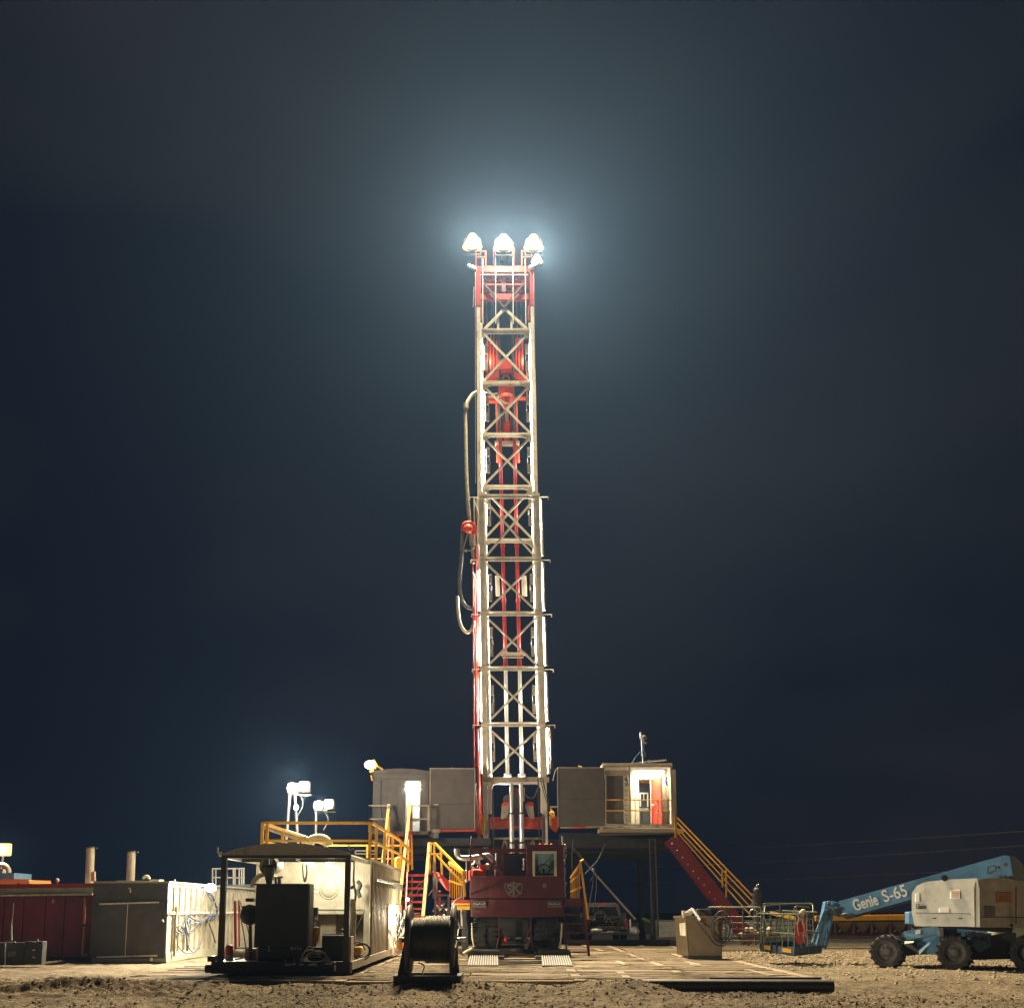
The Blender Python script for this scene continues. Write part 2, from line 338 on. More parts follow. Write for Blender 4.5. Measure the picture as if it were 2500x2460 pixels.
# ---------------------------------------------------------------- timber mats
pm = []
for k, (mt, wd) in enumerate((('plank', .30), ('plank2', .30), ('plank3', .30))):
    mb = MB(); mb.box(-1.24, 1.24, -.143, .143, 0, .19); pm.append(mb.mesh('plank', M[mt]))
sm_ = MB(); sm_.box(-.11, .11, -2.3, 2.3, 0, .195); smesh = sm_.mesh('edge_board', M['plank2'])
rr = random.Random(3)
cols = 6; cw = (MX1 - MX0) / cols; rows = 5; rh = 4.8
for c in range(cols):
    for r_ in range(rows):
        cx = MX0 + cw * (c + .5); y0 = MY0 + r_ * rh + (0.0 if r_ else 0)
        t = thing('timber_mat', 'worn timber mat of planks in the %s row, %s' % (('front', 'second', 'third', 'fourth', 'back')[r_], ('at the left end', 'second from the left', 'third from the left', 'third from the right', 'second from the right', 'at the right end')[c]), 'mat', (cx, y0, 0), 'timber mats laid under the rig')
        dz = rr.uniform(-.012, .012)
        npk = 16
        for i in range(npk):
            q = rr.random(); me_ = pm[0] if q < .62 else pm[1] if q < .8 else pm[2]
            inst(me_, 'plank', t, (cx + rr.uniform(-.02, .02) - .0, y0 + .15 + i * .297, dz + rr.uniform(-.012, .012)), (0, rr.uniform(-.002, .002), rr.uniform(-.004, .004)), ((cw - .3) / 2.48, 1, 1))
        inst(smesh, 'edge_board', t, (cx + cw / 2 - .01, y0 + 2.38, dz - .004), (0, 0, rr.uniform(-.003, .003)))
        if rr.random() < .5: inst(smesh, 'edge_board', t, (cx + rr.uniform(-.5, .5), y0 + 2.2 + rr.uniform(-.5, .5), dz + .022), (0, 0, rr.uniform(-.04, .04)), (.8, .5, 1))
# trodden mud lying on the mats (nobody could count it)
vs = []; fs = []; rm_ = random.Random(21)
for k in range(95):
    x = rm_.uniform(-3.4, 6.4) if k > 20 else rm_.uniform(-8, -3.9); y = MY0 + .5 + (rm_.random() ** 1.6) * 17
    if -1.9 < x < 2.0 and y > 31: continue
    a = rm_.uniform(.25, 1.5); b_ = rm_.uniform(.12, .5); n_ = 20; c0 = len(vs); ph = rm_.random() * 9
    vs.append((x, y, .232))
    for ring, (rr_, zz_) in enumerate(((.55, .228), (1.0, .19))):
        for i in range(n_):
            t = 2 * math.pi * i / n_; w = rr_ * (1 + .28 * math.sin(3 * t + ph) + .2 * math.sin(7 * t + 2 * ph) + rm_.uniform(-.12, .12))
            px_ = min(max(x + a * w * math.cos(t), MX0 + .05), MX1 - .05); py_ = max(y + b_ * w * math.sin(t), MY0 + .04); vs.append((px_, py_, zz_ + rm_.uniform(-.008, .008) * (ring == 0)))
    for i in range(n_):
        j = (i + 1) % n_; fs.append((c0, c0 + 1 + i, c0 + 1 + j)); fs.append((c0 + 1 + i, c0 + 1 + n_ + i, c0 + 1 + n_ + j, c0 + 1 + j))
mm_ = bpy.data.meshes.new('mud'); mm_.from_pydata(vs, [], fs); mm_.materials.append(gm); mo_ = bpy.data.objects.new('mud', mm_); COL.objects.link(mo_); tag(mo_, 'trodden mud lying in patches on the timber mats', kind='stuff')
pp = MB(); pp.cyl(V(2.6, 22.28, .12), V(6.55, 22.2, .115), .125, n=20); 
o = pp.build('pipe', M['black']); tag(o, 'long black pipe lying along the exposed front edge of the mats', 'pipe')
bb = MB(); bb.bar(V(4.1, 22.62, .235), V(6.42, 22.62, .235), .16, .05); o = bb.build('rubber_strip', M['maroon']); tag(o, 'dark red board lying on the front right corner of the mats', 'board')
# ---------------------------------------------------------------- mast
def pbar(mb, a, b, Y, wpx, dp=None, Y2=None, ext=0):
    Y2 = Y if Y2 is None else Y2
    w = wpx * Y / F * 1.02
    return mb.bar(W(a[0], a[1], Y), W(b[0], b[1], Y2), w, dp or w, up=(0, 1, 0) if False else (0, 0, 1), ext=ext)
def vbar(mb, a, b, Y, wpx, depth):
    """upright-ish or sloping bar whose face looks at the camera"""
    p = W(*a, Y); q = W(*b, Y); w = wpx * Y / F * 1.03
    return mb.bar(p, q, w, depth, up=(0, 1, 0))
mast = thing('drilling_mast', 'tall cream and red telescoping lattice drilling mast standing behind the red carrier', 'drilling mast', (.1, 46, 0))
def lx(py, a, b, ya=1212, yb=1898): return a + (b - a) * (py - ya) / (yb - ya)
LF, LR, UF, UR = 46.0, 48.3, 46.5, 47.9
# lower section legs
for nm, (a, b, w0, w1) in {'l': (1174.5, 1186.5, 11, 14), 'r': (1311.5, 1332, 11, 14)}.items():
    mb = MB(); vbar(mb, (a, 1206), (b, 2076), LF, 12, .26); mb.build('leg', M['cream'], mast)
for (a, b) in ((1182.5, 1197.5), (1300, 1319)):
    mb = MB(); vbar(mb, (a, 1200), (b, 1906), LR, 8.5, .2); mb.build('leg', M['white'], mast)
for (a, b) in ((1180.5, 1195), (1303.5, 1323)):   # inner guide rails of the lower section
    mb = MB(); vbar(mb, (a, 1200), (b, 1906), LF + .45, 7.5, .12); mb.build('guide_rail', M['white'], mast)
def lleg(y): return lx(y, 1174.5, 1183.5)
def rleg(y): return lx(y, 1311.5, 1331.5)
bars = [1212, 1365, 1498, 1632, 1768]
for y in bars:
    mb = MB(); w = 1; a, b_ = lleg(y), rleg(y)
    p, q = W(a - 6, y - 5, LF - .2), W(b_ + 6, y - 5, LF - .2); mb.bar(p, q, .10, .035)
    p, q = W(a - 4, y + 1, LF - .16), W(b_ + 4, y + 1, LF - .16); mb.bar(p, q, .06, .13)
    for s, e in ((a, a - 27), (b_, b_ + 27)):
        p = W(s, y + 2, LF - .1); q = W(e, y + 1.5, LF - .1); mb.cyl(p, q, .022, n=6); mb.cyl(q, q + V(0, 0, -.13), .022, n=6)
    mb.build('cross_beam', M['cream'], mast)
    mb = MB(); mb.bar(W(a + 8, y - 2, LR), W(b_ - 8, y - 2, LR), .1, .14); mb.build('cross_beam', M['white'], mast)
bb_ = bars + [1896]
for i in range(5):
    y0, y1 = bb_[i] + 6, bb_[i + 1] - 4
    for s in (0, 1):
        a = (lleg(y0) + 7, y0) if s == 0 else (rleg(y0) - 7, y0); b_ = (rleg(y1) - 7, y1) if s == 0 else (lleg(y1) + 7, y1)
        mb = MB(); vbar(mb, a, b_, LF + (.05 if s else -.03), 4.6, .07); mb.build('diagonal_brace', M['cream'], mast)
# side lacing between front and rear legs
for (f0, f1, r0, r1) in ((1174.5, 1183.5, 1182.5, 1197.5), (1311.5, 1331.5, 1300, 1319)):
    mb = MB()
    for i in range(5):
        y0, y1 = bb_[i], bb_[i + 1]; ym = (y0 + y1) / 2
        mb.bar(W(lx(y0, f0, f1), y0, LF), W(lx(ym, r0, r1), ym, LR), .07); mb.bar(W(lx(ym, r0, r1), ym, LR), W(lx(y1, f0, f1), y1, LF), .07)
    mb.build('side_lacing', M['white'], mast)
# upper section
def ul(y): return lx(y, 1168, 1170.5, 748, 1212)
def ur(y): return lx(y, 1299.5, 1308.5, 748, 1212)
for f in (ul, ur):
    mb = MB(); vbar(mb, (f(748), 748), (f(1330) , 1330), UF, 9.5, .22); mb.build('leg', M['cream'], mast)
for (a, b_) in ((1174.5, 1183), (1293.5, 1303)):
    mb = MB(); vbar(mb, (a, 790), (b_, 1330), UR, 8, .16); mb.build('leg', M['white'], mast)
ub = [806, 934, 1060, 1187, 1318]
for i, y in enumerate(ub):
    mb = MB(); a, b_ = ul(y) + 8, ur(y) - 8
    mb.bar(W(a, y - 2, UF), W(b_, y - 2, UF), .12, .04); mb.bar(W(a, y + 4, UF + .1), W(b_, y + 4, UF + .1), .05, .2 if i == 0 else .12)
    for s, e in ((a, 22), (b_, -22)):
        mb.prism([W(s, y + 6, UF + .08), W(s + e, y + 6, UF + .08), W(s + e * .55, y + 10, UF + .08), W(s, y + 22, UF + .08)], (0, .06, 0))
    mb.build('cross_beam', M['cream'], mast)
    if i < 4:
        y0, y1 = y + 8, ub[i + 1] - 4
        for s in (0, 1):
            A = (ul(y0) + 12, y0) if s == 0 else (ur(y0) - 12, y0); B = (ur(y1) - 12, y1) if s == 0 else (ul(y1) + 12, y1)
            mb = MB(); vbar(mb, A, B, UF + (.12 if s else .04), 5, .07); mb.build('diagonal_brace', M['cream'], mast)
mb = MB(); vbar(mb, (1232, 754), (1184, 803), UF, 7, .1); mb.build('diagonal_brace', M['cream'], mast)
mb = MB(); vbar(mb, (1232, 754), (1286, 803), UF + .02, 7, .1); mb.build('diagonal_brace', M['cream'], mast)
for x in (1216, 1248.5):
    mb = MB(); vbar(mb, (x, 771), (x, 803), UF + .13, 6, .1); mb.build('short_post', M['cream'], mast)
# centre pipes: grey upper tube, red tube, white rod, chrome base
for s, (xa, xb, xc, xd, xe) in enumerate(((1218, 1220.5, 1233.5, 1239, 1248.5), (1251.5, 1255.5, 1267.5, 1274, 1272.5))):
    Yp = UF + .55
    mb = MB(); mb.cyl(W(xa, 812, Yp), W(xb, 1060, Yp), .065, n=14); mb.build('guide_pipe', M['dgrey'], mast)
    mb = MB(); mb.cyl(W(xb, 1060, Yp), W(xc, 1590, Yp), .085, n=14)
    for yy in (1060, 1335, 1470): 
        f_ = (yy - 1060) / 530; p = W(xb + (xc - xb) * f_, yy, Yp); mb.cyl(p, p + V(0, 0, .14), .115, n=14)
    p = W(xc, 1590, Yp); mb.cyl(p, W(xc + 1, 1628, Yp), .115, .1, n=14); mb.cyl(W(xc + 1, 1624, Yp), W(xc + 1, 1630, Yp), .14, n=14)
    mb.build('guide_pipe', M['red'], mast)
    mb = MB(); mb.cyl(W(xc + 1, 1630, Yp), W(xd, 1893, Yp), .085, n=14); mb.cyl(W(xd, 1889, Yp), W(xd, 1895, Yp), .17, n=14); mb.build('hydraulic_rod', M['white'], mast)
    Yc = LF - .75
    mb = MB(); mb.cyl(W(xe, 1912, Yc), W(xe, 1985, Yc), .082, n=20); mb.cyl(W(xe + .3, 1985, Yc), W(xe + 1, 2056, Yc), .105, n=20); mb.cyl(W(xe + 1, 2056, Yc), W(xe + 2, 2085, Yc), .12, n=20); mb.build('raising_cylinder', M['chrome'], mast)
    mb = MB(); p = W(xe + .3, 1984, Yc); mb.cyl(p - V(0, 0, .06), p + V(0, 0, .03), .118, n=20); p = W(xe + 1, 2056, Yc); mb.cyl(p - V(0, 0, .05), p + V(0, 0, .03), .128, n=20); mb.build('seal_ring', M['black'], mast)
mb = MB(); mb.bar(W(1222, 1596, UF + .38), W(1282, 1596, UF + .38), .12, .14); mb.bar(W(1226, 1604, UF + .38), W(1278, 1604, UF + .38), .08, .05); mb.build('pipe_clamp', M['cream'], mast)
for (x0, x1) in ((1208.5, 1219), (1272.5, 1285)):
    mb = MB(); mb.prism([W(x0, 1405, LR - .2), W(x1, 1405, LR - .2), W(x1 + 2, 1455, LR - .2), W(x0 + 2, 1455, LR - .2)], (0, .05, 0)); mb.build('back_plate', M['tan'], mast)
# base portal
mb = MB(); mb.box(*[W(1177, 1900, LF - .12).x, W(1340, 1900, LF).x], LF - .26, LF + .2, W(0, 1909, LF).z, W(0, 1898, LF).z)
mb.build('base_beam', M['tan'], mast)
mb = MB(); p = W(1196, 1911, LF); q = W(1322, 1911, LF); mb.bar(p, q, .3, .09)
mb.bar(W(1196, 1912, LF), W(1196, 1986, LF), .16, .12); mb.bar(W(1324, 1912, LF), W(1324, 1984, LF), .16, .12)
for (x, s) in ((1199, 1), (1321, -1)):
    mb.prism([W(x, 1912, LF - .05), W(x + 16 * s, 1912, LF - .05), W(x + 5 * s, 1916, LF - .05), W(x, 1928, LF - .05)], (0, .1, 0))
mb.build('portal_frame', M['white'], mast)
# lattice under the floor
mb = MB(); Yl = LF + .3
mb.bar(W(1206, 2046, Yl), W(1326, 2046, Yl), .08, .09)
for x in (1222, 1290):
    mb.bar(W(x + 10, 2048, Yl), W(x, 2085, Yl), .1, .08); mb.bar(W(x + 10, 2048, Yl), W(x + 22, 2085, Yl), .1, .08)
mb.build('base_lattice', M['tan'], mast)
# strip lights on the inside of the legs
fx = [(842, 903), (966, 1028), (1093, 1154), (1218, 1282), (1402, 1467), (1532, 1600), (1673, 1740), (1788, 1857)]
for (a, b_) in fx:
    for s in (0, 1):
        xt = (lx(a, 1187, 1204, 842, 1857) if s == 0 else lx(a, 1286, 1307.5, 842, 1857)); xb2 = (lx(b_, 1187, 1204, 842, 1857) if s == 0 else lx(b_, 1286, 1307.5, 842, 1857))
        Yf = 46.75; t = W(xt, a, Yf); u = W(xb2, b_, Yf)
        mb = MB(); sg = -1 if s == 0 else 1
        for o_ in (-.07, .07): mb.bar(t + V(o_, 0, 0), u + V(o_, 0, 0), .025, .1)
        mb.bar(t + V(-.08, 0, 0), t + V(.08, 0, 0), .1, .03); mb.bar(u + V(-.08, 0, 0), u + V(.08, 0, 0), .1, .03)
        mid = (t + u) / 2
        mb.bar(t + (mid - t) * .1, t + (mid - t) * .7, .1, .05); mb.bar(mid + (u - mid) * .3, mid + (u - mid) * .9, .1, .05)
        fo = mb.build('strip_light', M['tan'], mast)
        mb = MB(); mb.bar(t + V(sg * .085, .05, -.05), u + V(sg * .085, .05, .05), .012, .07); mb.build('lens', M['led'], fo)
        mb = MB(); mb.bar(mid + V(0, 0, .12), mid + V(0, 0, -.12), .05, .05); mb.build('driver_box', M['black'], fo)
        light('AREA', mid + V(sg * .1, .06, 0), 650 if a > 1000 else 420, (1, .93, .76), .1, mid + V(sg * 1.0, .35, 0), sy=1.8)
        light('POINT', mid + V(-sg * .12, .12, 0), 60 if a > 1000 else 22, (1, .93, .8), .12)
light('POINT', W(1230, 1925, LF + .9), 260, (1, .95, .85), .2)
# outer conduits
mb = MB()
for i in range(5):
    y0, y1 = bb_[i] + 8, bb_[i + 1] - 8
    x0, x1 = rleg(y0) + 9, rleg(y1) + 9
    mb.tube([W(x0, y0, LF + .9), W(x0 + 1, (y0 * .7 + y1 * .3), LF + .9), W(x1 - 1, y1 - 20, LF + .9), W(x1, y1, LF + .9)], .07, 8)
mb.build('cable_tray', M['white'], mast)
mb = MB()
for i in range(5):
    y0, y1 = bb_[i] + 8, bb_[i + 1] - 8
    x0, x1 = lleg(y0) - 8, lleg(y1) - 8
    mb.tube([W(x0, y0, LF + .9), W(x0 + 1, (y0 * .7 + y1 * .3), LF + .9), W(x1 - 1, y1 - 20, LF + .9), W(x1, y1, LF + .9)], .07, 8)
mb.build('cable_tray', M['white'], mast)
for (xa, xb, ya, yb, r, mt, dY) in ((1153.5, 1159, 1360, 1990, .028, 'red', .1), (1158, 1164, 1400, 1770, .035, 'orange', .4), (1162, 1167, 1330, 1765, .04, 'red', .7), (1165.5, 1171, 1780, 2075, .05, 'orange', .3), (1169, 1175, 1860, 2075, .04, 'red', .5), (1159, 1166, 1905, 2020, .035, 'tan', 0), (1344, 1347, 1770, 1875, .05, 'maroon', .4), (1348.5, 1350, 1840, 1880, .03, 'maroon', .4)):
    mb = MB(); mb.tube([W(xa, ya, LF + dY), W((xa + xb) / 2 + .5, (ya + yb) / 2, LF + dY), W(xb, yb, LF + dY)], r, 8)
    for k in range(5):
        f_ = .1 + k * .2; p = W(xa + (xb - xa) * f_, ya + (yb - ya) * f_, LF + dY); mb.cyl(p, p + V(0, 0, .1), r * 1.7, n=8)
    mb.build('standpipe', M[mt], mast)
# crown
mb = MB()
for f, s in ((ul, -1), (ur, 1)):
    vbar(mb, (f(748) - s * 0, 655), (f(748), 750), UF, 12, .3); vbar(mb, (f(748) - s * 9, 727), (f(748) - s * 8.5, 782), UF + .25, 5, .15)
mb.build('crown_post', M['red'], mast)
mb = MB(); Yq = UF - .05
x0, x1 = W(1163, 655, Yq).x, W(1299, 655, Yq).x
mb.box(x0, x1, Yq, Yq + 1.3, W(0, 664, Yq).z, W(0, 649, Yq).z)
mb.box(W(1172, 700, Yq).x, W(1291, 700, Yq).x, Yq + .1, Yq + .3, W(0, 728, Yq).z, W(0, 714, Yq).z)
mb.box(W(1180, 700, Yq).x, W(1280, 700, Yq).x, Yq + .1, Yq + .3, W(0, 693, Yq).z, W(0, 689, Yq).z)
mb.build('crown_beam', M['red'], mast)
mb = MB(); rb0 = lambda x0, x1, y0, y1, Y, d: mb.box(W(x0, y0, Y).x, W(x1, y0, Y).x, Y, Y + d, W(0, y1, Y).z, W(0, y0, Y).z)
rb0(1174, 1288, 665, 688, Yq + 1.2, .06); rb0(1180, 1281, 694, 713, Yq + 1.0, .06); mb.build('crown_plate', M['red'], mast)
mb = MB(); [mb.sph(W(1176 + 9 * k, 682 + (k * 7) % 3, Yq + .4), .09, 8, 6) for k in range(12) if k not in (4, 7)]; mb.build('crown_fitting', M['orange'], mast)
mb = MB(); mb.box(W(1205, 700, Yq).x, W(1255, 700, Yq).x, Yq + .5, Yq + .9, W(0, 672, Yq).z, W(0, 660, Yq).z); vbar(mb, (1230, 691), (1230, 715), Yq + .2, 11, .2)
vbar(mb, (1180, 691), (1231, 751), Yq - .04, 6, .08); vbar(mb, (1280, 691), (1231, 751), Yq - .06, 6, .08); mb.build('crown_brace', M['maroon'], mast)
mb = MB(); vbar(mb, (1172, 671), (1290, 671), Yq - .1, 1.6, .04)
for x in (1178, 1209.5, 1252, 1282.5): vbar(mb, (x, 612 if 1200 < x < 1260 else 632), (x + 1, 790), Yq - .16, 2.2, .05)
mb.build('rope_guide', M['white'], mast)
mb = MB()
for x0, y0, x1, y1 in ((1188, 728, 1190, 840), (1201, 728, 1198, 850), (1204, 728, 1206, 850), (1260, 728, 1265, 850), (1272, 728, 1272, 850), (1285, 728, 1286, 830)):
    mb.cyl(W(x0, y0, Yq + .5), W(x1, y1, Yq + .5), .012, n=5)
mb.build('drill_line', M['steel'], mast)
for cx, w, yt in ((1174, 24, 613), (1230, 50, 607), (1286, 24, 613)):
    mb = MB()
    for s in (-1, 1):
        for dY in (0, 1.1): vbar(mb, (cx + s * w / 2, yt), (cx + s * w / 2, 650), Yq + .05 + dY, 3, .08)
    for yy in (yt, (yt + 650) / 2 - 4):
        vbar(mb, (cx - w / 2, yy), (cx + w / 2, yy), Yq + .05, 2, .05); vbar(mb, (cx - w / 2, yy), (cx + w / 2, yy), Yq + 1.15, 2, .05)
    mb.build('crown_railing', M['orange'], mast)
mb = MB(); 
for x in (1222, 1238):
    p = W(x, 625, Yq + .5); mb.cyl(p - V(.06, 0, 0), p + V(.06, 0, 0), .38, n=24)
mb.build('sheave', M['maroon'], mast)
mb = MB(); mb.cyl(W(1155, 750, UF - .2), W(1157, 700, UF - .2), .02, n=5); mb.cyl(W(1160, 662, UF - .2), W(1161.5, 1180, UF - .2), .018, n=5); mb.cyl(W(1303, 664, UF - .2), W(1306, 900, UF - .2), .018, n=5); mb.build('guide_wire', M['steel'], mast)
# ---- crown floodlights
def flood(label, p, r, group, col='lamp', tgt=None, wide=True):
    t = thing('floodlight', label, 'floodlight', p, group)
    mb = MB(); mb.cyl(p + V(0, .12, 0), p + V(0, .42, 0), r * 1.08, r * .55, n=18); mb.box(p.x - r * .4, p.x + r * .4, p.y + .4, p.y + .62, p.z - r * .35, p.z + r * .35); mb.build('housing', M['dgrey'], t)
    prof = [(.02, 1.25), (.3, 1.2), (.5, .95), (.62, .5), (.95, -.05), (1.18, -.5), (1.1, -.72), (.02, -.78)]; mb = MB(); n_ = 24; k_ = len(prof)
    mb.add([(p.x + a_ * r * math.cos(i * 2 * math.pi / n_), p.y + .1 + .5 * a_ * r * math.sin(i * 2 * math.pi / n_), p.z + b_ * r) for i in range(n_) for a_, b_ in prof], [(i * k_ + j, i * k_ + j + 1, ((i + 1) % n_) * k_ + j + 1, ((i + 1) % n_) * k_ + j) for i in range(n_) for j in range(k_ - 1)], True); mb.build('reflector', M['glow'], t)  # glowing bell shaped like the glare of the lamp
    mb = MB(); mb.sph((p.x, p.y - r * .12, p.z - r * .12), r * .62, 18, 10, (1, .6, .85)); mb.build('lens', M[col], t)
    mb = MB(); mb.bar(p + V(-r, .2, -r * .2), p + V(-r, .2, -r * 1.3), .04); mb.bar(p + V(r, .2, -r * .2), p + V(r, .2, -r * 1.3), .04); mb.bar(p + V(-r, .2, -r * 1.3), p + V(r, .2, -r * 1.3), .05); mb.build('yoke', M['dgrey'], t)
    return t
CR = []
for k, (x, y, w_) in enumerate(((1153, 590, 'leftmost of the three large floodlights on top of the mast crown'), (1229, 592, 'middle one of the three large floodlights on top of the mast crown'), (1303, 592, 'rightmost of the three large floodlights on top of the mast crown'))):
    p = W(x, y, 45.9); flood(w_, p, .40, 'floodlights on the mast crown'); CR.append(p)
p = W(1311, 630, 46); flood('smaller floodlight just below the right crown lamp, beside the crown rail', p, .24, 'floodlights on the mast crown'); CR.append(p)
for (x, y, s) in ((1153, 653, -1), (1302, 650, 1)):
    p = W(x, y, 46.2); t = thing('floodlight', 'slim lamp pointing out from the %s end of the crown beam' % ('left' if s < 0 else 'right'), 'floodlight', p, 'floodlights on the mast crown')
    mb = MB(); mb.bar(p + V(-.2, 0, .1 * -s), p + V(.2, 0, .1 * s), .2, .09, ext=0); mb.build('housing', M['white'], t)
    mb = MB(); mb.bar(p + V(-.17, -.11, .085 * -s), p + V(.17, -.11, .085 * s), .02, .06); mb.build('lens', M['lampw'], t)
for i, p in enumerate(CR[:3]):
    light('SPOT', p + V(0, -.35, -.02), 56000, (1, .80, .50), .3, p + V((i - 1) * 16, -30, -19), R(142), .5)
light('POINT', CR[1] + V(0, -1.3, .9), 2600, (1, .82, .55), .4)
light('SPOT', CR[3] + V(.1, -.3, 0), 45000, (1, .80, .50), .25, p + V(30, -20, -22), R(120), .7)
# ---------------------------------------------------------------- travelling block and top drive
td = thing('top_drive', 'orange red travelling block and top drive hanging inside the mast', 'top drive', W(1235, 900, 47.4))
Yt = 47.2
for cx in (1201, 1264):
    for k in range(4):
        x = cx - 11 + k * 7.5; h = 828 + 6 * abs(k - 1.5)
        mb = MB(); vbar(mb, (x, h), (x, 908), Yt, 4.6, .35); mb.prism([W(x - 2.5, h, Yt - .17), W(x + 2.5, h, Yt - .17), W(x, h - 9, Yt - .17)], (0, .34, 0)); mb.build('sheave_guard', M['drill'], td)
mb = MB(); vbar(mb, (1218, 897), (1250, 897), Yt, 24, .6); vbar(mb, (1222, 907), (1248, 907), Yt - .3, 3, .1)
mb.prism([W(1215, 885, Yt - .25), W(1222, 877, Yt - .25), W(1246, 877, Yt - .25), W(1252, 885, Yt - .25)], (0, .5, 0)); mb.build('block_body', M['drill'], td)
mb = MB()
for s in (-1, 1): mb.prism([W(1234 + s * 15, 905, Yt - .2), W(1234 + s * 48, 915, Yt - .2), W(1234 + s * 50, 930, Yt - .2), W(1234 + s * 15, 918, Yt - .2)], (0, .4, 0))
mb.build('dolly_arm', M['drill'], td)
mb = MB(); p = W(1235, 925, Yt); mb.torus(p, .16, .06, 'Y', 16, 8); mb.bar(W(1228, 934, Yt), W(1242, 934, Yt), .2, .2); mb.build('hook', M['cream'], td)
mb = MB(); vbar(mb, (1236, 940), (1236, 988), Yt, 38, .55); mb.sph(W(1236, 975, Yt - .3), .38, 16, 8, (1, .35, .9)); mb.cyl(W(1236, 975, Yt - .35), W(1236, 1000, Yt - .35), .3, .14, n=16); mb.build('gear_housing', M['drill'], td)
mb = MB(); vbar(mb, (1190, 973), (1222, 973), Yt, 5, .2); vbar(mb, (1188, 981), (1222, 981), Yt, 3.5, .2); vbar(mb, (1254, 973), (1283, 973), Yt, 5, .2); vbar(mb, (1181, 955), (1181, 985), Yt, 7, .2)
vbar(mb, (1177.5, 845), (1179, 905), Yt, 4.5, .3); vbar(mb, (1286, 905), (1287, 975), Yt, 3.5, .2); mb.build('torque_bracket', M['orange'], td)
mb = MB(); mb.tube([W(1184, 958, Yt - .2), W(1200, 962, Yt - .3), W(1215, 960, Yt - .3)], .04, 8); mb.tube([W(1186, 966, Yt - .2), W(1205, 968, Yt - .35), W(1240, 975, Yt - .4), W(1250, 965, Yt - .4)], .03, 8); mb.tube([W(1215, 965, Yt - .35), W(1232, 985, Yt - .75), W(1248, 985, Yt - .4)], .03, 8); mb.build('hydraulic_hose', M['hose'], td)
for x in (1212, 1261):
    mb = MB(); vbar(mb, (x, 975), (x + 2, 1092), Yt, 5, .12); mb.cyl(W(x + 3, 1092, Yt), W(x + 4, 1126, Yt), .08, n=10); mb.sph(W(x + 4, 1126, Yt), .09, 10, 6); mb.build('elevator_link', M['orange'], td)
mb = MB(); mb.cyl(W(1237, 1005, Yt), W(1237.5, 1032, Yt), .1, n=14); mb.cyl(W(1237, 996, Yt), W(1237, 1008, Yt), .06, n=10); mb.build('quill', M['white'], td)
mb = MB(); vbar(mb, (1237.5, 1034), (1238, 1080), Yt + .05, 15, .35); vbar(mb, (1228, 1005), (1228, 1060), Yt, 2.5, .1); vbar(mb, (1247, 1005), (1247, 1060), Yt, 2.5, .1); mb.build('pipe_handler', M['drill'], td)
mb = MB(); vbar(mb, (1208, 1083), (1268, 1083), Yt, 7, .3); vbar(mb, (1214, 1062), (1262, 1062), Yt, 3, .2); mb.build('handler_yoke', M['cream'], td)
# hoses on the left of the mast
def hose(name, label, pts, r, m, cat='hose', n=10, seg=8, grp=None):
    P = [Vector(p) for p in pts]; out_ = []
    for i in range(len(P) - 1):
        p0 = P[max(i - 1, 0)]; p1 = P[i]; p2 = P[i + 1]; p3 = P[min(i + 2, len(P) - 1)]
        for k in range(seg):
            t = k / seg; out_.append(.5 * ((2 * p1) + (p2 - p0) * t + (2 * p0 - 5 * p1 + 4 * p2 - p3) * t * t + (3 * p1 - p0 - 3 * p2 + p3) * t ** 3))
    out_.append(P[-1]); mb = MB(); mb.tube(out_, r, n)
    o = mb.build(name, m); return tag(o, label, cat, grp) if label else o
def spl(P, seg=8):
    P = [Vector(p) for p in P]; o_ = []
    for i in range(len(P) - 1):
        p0 = P[max(i - 1, 0)]; p1 = P[i]; p2 = P[i + 1]; p3 = P[min(i + 2, len(P) - 1)]
        for k in range(seg):
            t = k / seg; o_.append(.5 * ((2 * p1) + (p2 - p0) * t + (2 * p0 - 5 * p1 + 4 * p2 - p3) * t * t + (3 * p1 - p0 - 3 * p2 + p3) * t ** 3))
    return o_ + [P[-1]]
hh = thing('rotary_hose', 'thick beige hose hanging down the left side of the upper mast', 'hose', W(1140, 1000, 46.4))
mb = MB(); mb.tube(spl([W(1163, 957, 46.4), W(1152, 965, 46.3), W(1140, 985, 46.2), W(1136, 1010, 46.2), W(1137, 1060, 46.2), W(1138, 1120, 46.2), W(1141, 1200, 46.2), W(1146, 1270, 46.3), W(1151, 1330, 46.4)]), .085, 12); mb.build('hose_body', M['hose'], hh)
mb = MB(); p = W(1137, 992, 46.2); mb.cyl(p - V(0, 0, .1), p + V(0, 0, .12), .13, n=12); mb.build('clamp', M['tan'], hh); mb = MB(); mb.cyl(W(1163, 957, 46.4), W(1157, 961, 46.35), .06, n=10); mb.cyl(W(1166, 950, 46.4), W(1150, 970, 46.3), .02, n=6); mb.build('safety_chain', M['steel'], hh)
h2 = thing('kelly_hose', 'lower grey hose looping from the red gooseneck beside the mast', 'hose', W(1130, 1400, 46))
mb = MB(); mb.tube(spl([W(1130, 1292, 46.1), W(1128, 1320, 46), W(1126, 1370, 46), W(1122, 1410, 46), W(1124, 1450, 46), W(1136, 1478, 46), W(1155, 1486, 46.1)]), .085, 12); mb.build('hose_body', M['ghose'], h2)
mb = MB(); mb.tube(spl([W(1117, 1455, 46.3), W(1119, 1495, 46.3), W(1126, 1528, 46.3), W(1140, 1543, 46.3), W(1152, 1535, 46.3), W(1158, 1515, 46.3)]), .075, 12); mb.build('hose_body', M['hose'], h2)
